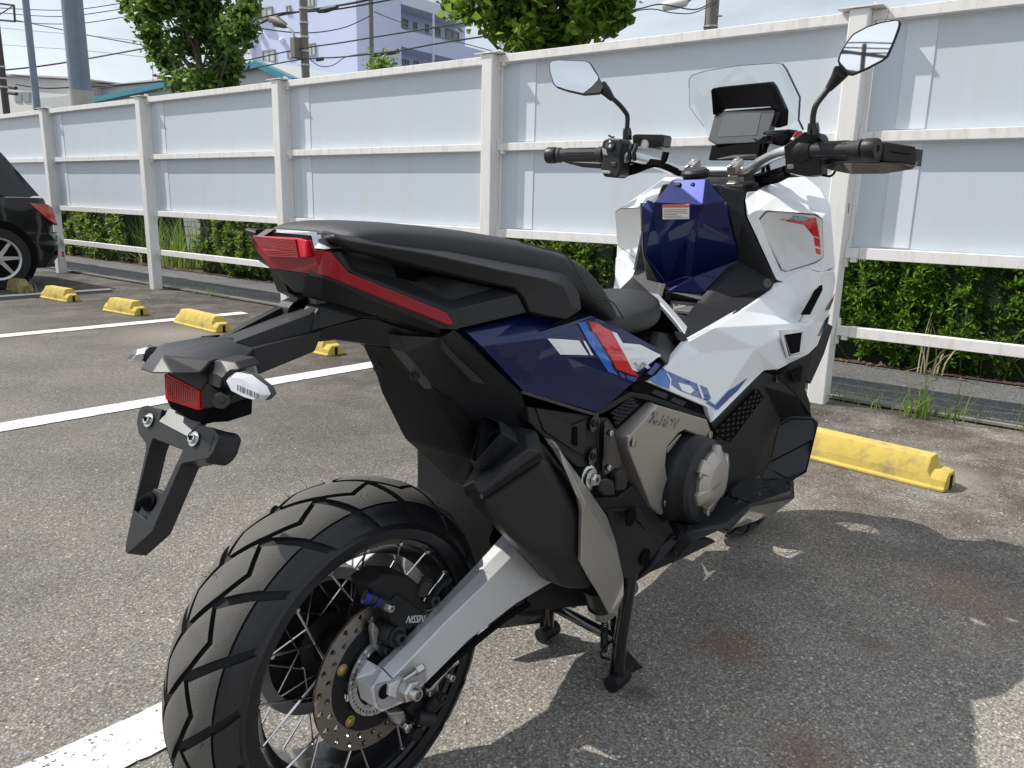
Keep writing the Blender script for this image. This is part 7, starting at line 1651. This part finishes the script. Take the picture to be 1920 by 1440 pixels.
MB().shell([at('F', *q) - Vector((.002, 0, 0)) for q in [(890, 684, -.234), (905, 668, -.236), (920, 672, -.24), (912, 690, -.24)]], [tuple(range(4))], (.002, 0, 0)).build('switch_mark', M_decw, ra, smooth=False)
MB().shell([at('F', *q) - Vector((.004, 0, 0)) for q in [(845, 775, -.228), (905, 772, -.243), (908, 835, -.243), (848, 830, -.228)]], [tuple(range(4))], (.012, 0, 0)).build('rocker_switch', M_gloss, ra, bevel=.002)
MB().shell([at('F', *q) - Vector((.0048, 0, 0)) for q in [(855, 795, -.2305), (880, 793, -.237), (881, 808, -.237), (856, 810, -.2305)]], [tuple(range(4))], (.001, 0, 0)).shell([at('F', *q) - Vector((.0048, 0, 0)) for q in [(892, 793, -.240), (902, 793, -.2425), (902, 808, -.2425), (892, 808, -.240)]], [tuple(range(4))], (.001, 0, 0)).build('switch_mark', M_decw, ra, smooth=False)
MB().shell([at('F', *q) - Vector((.003, 0, 0)) for q in [(862, 875, -.236), (912, 872, -.248), (914, 905, -.248), (866, 910, -.236)]], [tuple(range(4))], (.01, 0, 0)).build('lever_switch', M_swgrey, ra, bevel=.002)
MB().shell([at('F', *q) - Vector((.004, 0, 0)) for q in [(930, 875, -.252), (965, 872, -.26), (975, 930, -.262), (935, 925, -.253)]], [tuple(range(4))], (.012, 0, 0)).build('mode_switch', M_plas2, ra, bevel=.003)
MB().shell([at('F', *q) for q in [(1030, 640, -.285), (1100, 640, -.30), (1115, 680, -.303), (1060, 680, -.29)]], [tuple(range(4))], (.03, 0, -.01)).build('housing_cap', M_plas2, ra, bevel=.003)
mb = MB().tube(smooth_path([at('F', *q) for q in [(1170, 840, -.305), (1215, 880, -.315), (1225, 920, -.317), (1190, 960, -.31), (1130, 955, -.30)]], 6), .0026, 8); mb.build('heater_wire', M_black, ra)
MB().prism([at('F', *q) for q in [(590, 670, -.12), (640, 690, -.13), (680, 660, -.14), (740, 655, -.155), (745, 700, -.155), (640, 715, -.13)]], (.06, 0, 0)).build('lever_perch', M_plas2, ra, bevel=.004)
MB().shell([at('F', *q) for q in [(665, 640, -.145), (700, 620, -.15), (880, 608, -.205), (895, 625, -.208), (830, 650, -.19), (690, 652, -.15)]], [tuple(range(6))], (.05, 0, .002)).build('reservoir_lid', M_plas, ra, bevel=.003)
MB().shell([at('F', *q) for q in [(740, 652, -.165), (885, 628, -.205), (870, 690, -.205), (830, 740, -.195), (745, 720, -.165)]], [tuple(range(5))], (.045, 0, 0)).build('reservoir', M_black, ra, bevel=.005)
mb = MB()
for k, L in enumerate([[(640, 715, -.13), (635, 780, -.128), (660, 900, -.12), (640, 960, -.10)], [(690, 715, -.14), (670, 790, -.135), (700, 950, -.125), (620, 1010, -.10)], [(830, 940, -.225), (760, 960, -.18), (700, 985, -.15), (610, 990, -.10)], [(820, 900, -.22), (760, 920, -.18), (690, 940, -.14), (600, 960, -.10)], [(850, 950, -.23), (780, 990, -.18), (700, 1010, -.14), (640, 1030, -.11)]]):
    mb.tube(smooth_path([at('F', *q) + Vector((.02, 0, 0)) for q in L], 6), [.0045, .0055, .006, .0065, .005][k], 8)
mb.build('cable_bundle', M_black, ra)
# hand guards
gd = part('hand_guard')
MB().shell([at('F', *q) for q in [(1568, 705, -.424), (1600, 702, -.432), (1830, 738, -.475), (1842, 800, -.476), (1832, 880, -.474), (1720, 858, -.455), (1590, 845, -.432), (1562, 790, -.424)]], [tuple(range(8))], (.014, .012, 0)).build('guard_mount', M_plas, gd, bevel=.004, seg=3)
MB().prism([at('F', *q) for q in [(1605, 770, -.4335), (1790, 795, -.468), (1790, 802, -.468), (1605, 778, -.4335)]], (.002, 0, 0)).build('guard_groove', M_black, gd, smooth=False)
lowg = [(1125, 880, -.315), (1270, 856, -.345), (1560, 858, -.424), (1720, 868, -.455), (1838, 885, -.474), (1800, 914, -.468), (1600, 946, -.420), (1330, 950, -.345), (1200, 925, -.325), (1130, 905, -.315)]
MB().shell([at('F', *q) for q in lowg], [tuple(range(10))], (.025, 0, .012)).build('guard_lip', M_gloss, gd, bevel=.004, seg=3)
up = [at('F', *q) + Vector((.03, 0, 0)) for q in lowg[:5]]
MB().shell(up + [p + Vector((0, 0, .035)) for p in up], [(i, i + 1, 6 + i, 5 + i) for i in range(4)], (.005, 0, 0)).build('guard_shield', M_plas2, gd, bevel=.002)
MB().tube(smooth_path([(1.125, -.27, 1.118), (1.14, -.33, 1.115), (1.14, -.40, 1.112)], 5), [.007] * 11, 10).build('brake_lever', M_plas2, gd)
gl = part('hand_guard')
lowl = [(128, 822), (262, 836), (300, 850), (510, 860), (510, 907), (370, 897), (268, 872)]
GX = lambda u, v, x: at('G', u, v, x=x)
MB().shell([GX(u, v, 1.13) for u, v in lowl], [tuple(range(7))], (.05, 0, .01)).build('guard_lip', M_plas2, gl, bevel=.004)
MB().prism([GX(108, 745, 1.075), GX(112, 825, 1.075), GX(135, 835, 1.12), GX(130, 745, 1.12)], (.0, -.01, 0)).build('guard_mount', M_plas, gl, bevel=.003)
MB().tube([GX(275, 830, 1.10), GX(500, 834, 1.10)], [.005, .006], 10).build('brake_lever', M_steel, gl)
# left switchgear
la = part('switchgear')
MB().shell([GX(u, v, 1.072) for u, v in [(500, 770), (520, 690), (560, 675), (655, 680), (668, 720), (650, 800), (655, 900), (640, 960), (615, 975), (525, 965), (500, 900), (515, 820)]], [tuple(range(12))], (.05, 0, 0)).build('switch_housing', M_plas, la, bevel=.006, seg=3)
MB().lathe(GX(580, 735, 1.072), (-1, 0, .15), [(.0135, 0), (.0135, .004), (.010, .006), (.006, .007), (0, .008)], 18).build('joystick', M_gloss, la)
MB().lathe(GX(577, 737, 1.065), (-1, 0, .15), [(.0045, 0), (.0045, .002), (0, .003)], 12).build('joystick_tip', mat('grey_blue', (.35, .42, .5), .3), la)
MB().shell([GX(u, v, 1.069) for u, v in [(512, 745), (548, 765), (555, 808), (520, 800)]], [tuple(range(4))], (.008, 0, 0)).build('horn_switch', M_swgrey, la, bevel=.002)
MB().shell([GX(u, v, 1.068) for u, v in [(510, 915), (575, 922), (575, 945), (515, 940)]], [tuple(range(4))], (.01, 0, 0)).build('indicator_switch', M_swgrey, la, bevel=.002)
MB().shell([GX(u, v, 1.069) for u, v in [(575, 855), (620, 855), (615, 890), (580, 888)]], [tuple(range(4))], (.01, 0, 0)).build('select_switch', M_gloss, la, bevel=.002)
MB().tube([GX(565, 655, 1.085), GX(585, 668, 1.085), GX(605, 668, 1.085)], .0025, 8).build('shift_trigger', M_plas2, la)
MB().shell([at('G', *q) for q in [(742, 655, .235), (760, 645, .230), (972, 648, .175), (980, 665, .173), (970, 740, .177), (905, 755, .195), (800, 745, .222), (745, 720, .235)]], [tuple(range(8))], (.045, 0, 0)).build('reservoir', mat('reservoir_black', (.012, .016, .014), .25, coat=.6), la, bevel=.006, seg=3)
MB().lathe(at('G', 840, 725, .209) - Vector((.002, 0, 0)), (-1, 0, 0), [(.0125, 0), (.0125, .003), (.0095, .003), (.0095, .001), (0, .001)], 22).build('sight_glass', M_steel, la)
MB().lathe(at('G', 840, 727, .209) - Vector((.0045, 0, 0)), (-1, 0, 0), [(.0085, 0), (0, .001)], 18).build('sight_window', M_decw, la)
for u in (745, 780): MB().tube([GX(u, 720, 1.095), GX(u - 25, 780, 1.088), GX(u - 20, 840, 1.098)], .0055, 8).build('lever_clamp', M_plas2, la)
MB().box(GX(690, 830, 1.10), (.02, .012, .022)).build('perch_block', M_zinc, la, bevel=.002)
MB().shell([GX(u, v, 1.115) for u, v in [(965, 775), (1010, 780), (985, 855), (945, 870)]], [tuple(range(4))], (.012, 0, 0)).build('cable_strap', M_black, la, bevel=.003)
mb = MB()
for k, L in enumerate([[(670, 930, .26), (760, 900, .235), (860, 860, .205), (960, 870, .175), (1080, 920, .13)], [(690, 945, .255), (780, 920, .23), (880, 880, .20), (960, 880, .178), (1100, 940, .12)], [(700, 905, .255), (780, 870, .232), (860, 845, .21), (980, 860, .17)], [(650, 900, .262), (700, 870, .25), (760, 850, .235), (900, 850, .195)]]):
    mb.tube(smooth_path([GX(q[0], q[1], 1.135) for q in L], 6), [.006, .007, .005, .005][k], 8)
mb.build('cable_bundle', M_black, la)
# ------------------------------------------------------------------ mirrors
def mirror(k, outline, glass, y0, tgt, arm, joint, boot, tilt_label):
    mr = part('mirror')
    P_c = at(k, sum(q[0] for q in outline) / len(outline), sum(q[1] for q in outline) / len(outline), y0)
    inc = (P_c - CAM).normalized(); outd = tgt.normalized(); n = (outd - inc).normalized()
    pln = (P_c, n)
    O = [on(k, u, v, pln) for u, v in outline]; c = sum(O, Vector()) / len(O)
    bk1 = [c + (p - c) * .94 - n * .016 for p in O]; bk2 = [c + (p - c) * .62 - n * .034 for p in O]
    m = len(O); Gi = [on(k, u, v, pln) for u, v in glass]
    gi = [p - n * .001 for p in Gi]
    V = gi + O + bk1 + bk2; g = len(Gi)
    mb = MB(); 
    mb.add(O + bk1 + bk2, [(i, (i + 1) % m, m + (i + 1) % m, m + i) for i in range(m)] + [(m + i, m + (i + 1) % m, 2 * m + (i + 1) % m, 2 * m + i) for i in range(m)] + [tuple(range(2 * m, 3 * m)), tuple(range(m))[::-1]])
    mb.build('mirror_housing', M_plas2, mr, bevel=.0035, seg=3)
    MB().shell([p + n * .0009 for p in Gi], [tuple(range(g))], -n * .002).build('mirror_pane', M_mirror, mr, smooth=False)
    pts = smooth_path([at(*q) for q in arm], 8); pts[0] = pts[0]
    MB().tube(pts, .0062, 14).build('mirror_stem', M_plas2, mr)
    MB().tube([at(*q) for q in joint], [.0075, .013, .017][:len(joint)], 14).build('stem_socket', M_plas2, mr)
    MB().tube([at(*q) for q in boot], [.013, .0125, .0105], 16).build('stem_boot', M_gloss, mr)
s5 = lambda L: [(1540 + u / 5.053, v / 5.053) for u, v in L]
oR = s5([(152, 570), (175, 495), (245, 380), (300, 315), (430, 245), (560, 205), (700, 180), (745, 190), (765, 220), (745, 290), (690, 430), (640, 540), (590, 580), (440, 660), (300, 720), (245, 712), (165, 620)])
gR = s5([(172, 575), (190, 505), (255, 395), (310, 330), (435, 262), (565, 222), (700, 198), (730, 205), (728, 240), (710, 300), (665, 420), (612, 530), (575, 565), (430, 640), (300, 695), (270, 690), (185, 600)])
mirror('X', oR, gR, -.385, Vector((-14.5, -8.5, 6.2)), [('F', 1055, 580, -.292), ('F', 1060, 500, -.292), ('F', 1080, 430, -.296), ('F', 1130, 360, -.305), ('F', 1200, 275, -.320)], [('F', 1170, 312, -.313), ('F', 1230, 235, -.326), ('F', 1270, 175, -.338)], [('F', 1062, 632, -.292), ('F', 1060, 600, -.292), ('F', 1060, 560, -.292)], '')
g4 = lambda L: [(1000 + u / 4, 90 + v / 4) for u, v in L]
oL = g4([(115, 110), (125, 95), (180, 85), (395, 92), (430, 108), (470, 170), (510, 250), (530, 290), (500, 340), (375, 350), (250, 322), (170, 295), (145, 270), (118, 180)])
gL = g4([(125, 118), (140, 103), (190, 95), (390, 102), (422, 118), (455, 172), (487, 218), (485, 240), (440, 290), (375, 340), (250, 312), (175, 286), (155, 262), (130, 180)])
mirror('X', oL, gL, .40, Vector((-9, 4.0, 8.0)), [('G', 702, 620, .262), ('G', 706, 520, .262), ('G', 690, 480, .266), ('G', 640, 420, .280), ('G', 580, 365, .298)], [('G', 595, 385, .293), ('G', 550, 330, .308), ('G', 510, 290, .325)], [('G', 706, 690, .262), ('G', 704, 640, .262), ('G', 702, 600, .262)], '')
# ------------------------------------------------------------------ display, hood, screen
ds = part('instrument_display', None)
dq = [at('F', 318, 478, .090), at('F', 760, 440, -.088), at('F', 758, 520, -.088), at('F', 695, 700, -.088), at('F', 320, 722, .072), at('F', 270, 690, .088)]
PD = plane3(dq[0], dq[1], at('F', 480, 712, .0)); Dn = PD[1] if PD[1].x < 0 else -PD[1]
ub2 = lambda L, d=0: [on('F', u, v, PD) + Dn * d for u, v in L]
MB().shell(ub2([(325, 475), (730, 442), (765, 440), (775, 475), (705, 690), (690, 706), (322, 724), (268, 690)]), [tuple(range(8))], -Dn * .022).build('display_case', M_screenm, ds, bevel=.003, seg=3)
MB().shell(ub2([(388, 500), (672, 480), (635, 655), (345, 668)], .0012), [(0, 1, 2, 3)], -Dn * .0008).build('display_panel', M_screen2, ds, smooth=False)
hd = [at('F', *q) for q in [(290, 315, .088), (305, 302, .085), (705, 262, -.068), (735, 300, -.080), (818, 480, -.118), (812, 600, -.118), (765, 600, -.108), (775, 470, -.098), (735, 440, -.085), (360, 462, .068), (305, 505, .088)]]
MB().shell(hd, [(0, 1, 2, 3, 8, 9, 10), (3, 4, 7, 8), (4, 5, 6, 7)], (.05, 0, .01)).build('display_hood', M_black, ds, bevel=.004)
MB().shell([at('F', *q) for q in [(300, 730, .08), (690, 712, -.085), (650, 830, -.08), (275, 840, .08)]], [(0, 1, 2, 3)], (.03, 0, 0)).build('display_base', M_black, ds, smooth=False)
MB().shell([at('F', *q) for q in [(295, 800, .080), (640, 795, -.076), (640, 840, -.078), (275, 842, .080)]], [(0, 1, 2, 3)], (.02, 0, 0)).build('display_shelf', M_plas, ds, bevel=.003)
MB().shell([at('F', *q) for q in [(440, 742, .02), (470, 768, .01), (525, 768, -.012), (515, 782, -.012), (465, 780, .008)]], [(0, 1, 2, 3, 4)], (.004, 0, 0)).build('base_chevron', M_taupe, ds, smooth=False)
ws = part('windscreen')
sc = [(128, 300), (128, 235), (150, 205), (250, 172), (500, 130), (780, 112), (828, 120), (860, 160), (960, 370), (950, 540), (985, 612), (985, 700), (285, 740), (240, 590), (150, 470), (130, 440)]
sy = [.172, .170, .165, .13, .03, -.085, -.108, -.125, -.165, -.165, -.175, -.17, .15, .165, .175, .174]
V = [at('F', u, v, y) for (u, v), y in zip(sc, sy)]
for i, q in enumerate(V):
    bow = .035 * (1 - (sy[i] / .175) ** 2); V[i] = q     # survey points already lie on the curved sheet
MB().shell(V, [tuple(range(16))], (.003, 0, 0)).build('screen_sheet', M_clearp, ws, smooth=False)
MB().tube([V[i] for i in range(0, 7)], .0011, 6).build('screen_edge', mat('screen_edge_dark', (.16, .17, .18), .2), ws)
MB().tube([V[i] for i in range(6, 11)], .0024, 6).build('screen_edge', mat('screen_edge_side', (.05, .055, .065), .2), ws)
MB().tube([V[i] for i in (0, 15, 14, 13)], .0009, 6).build('screen_edge', mat('screen_edge_pale', (.5, .52, .54), .2), ws)
MB().prism([(1.36, -.13, 1.07), (1.40, -.13, 1.10), (1.55, -.12, 1.09), (1.72, -.08, .98), (1.60, -.13, .95)], (0, .26, 0)).build('nose_deck', M_matte, bike, bevel=.01)
for s in (-1, 1):
    V = [(1.70, s * .03, .93), (1.60, s * .135, .98), (1.58, s * .15, .93), (1.70, s * .06, .87)]
    mb = MB().shell([(1.735, s * .02, .90), (1.66, s * .12, .955), (1.66, s * .125, .92), (1.735, s * .03, .865)], [(0, 1, 2, 3)], (-.02, 0, 0)); mb.build('headlamp', M_clear, bike, bevel=.003)
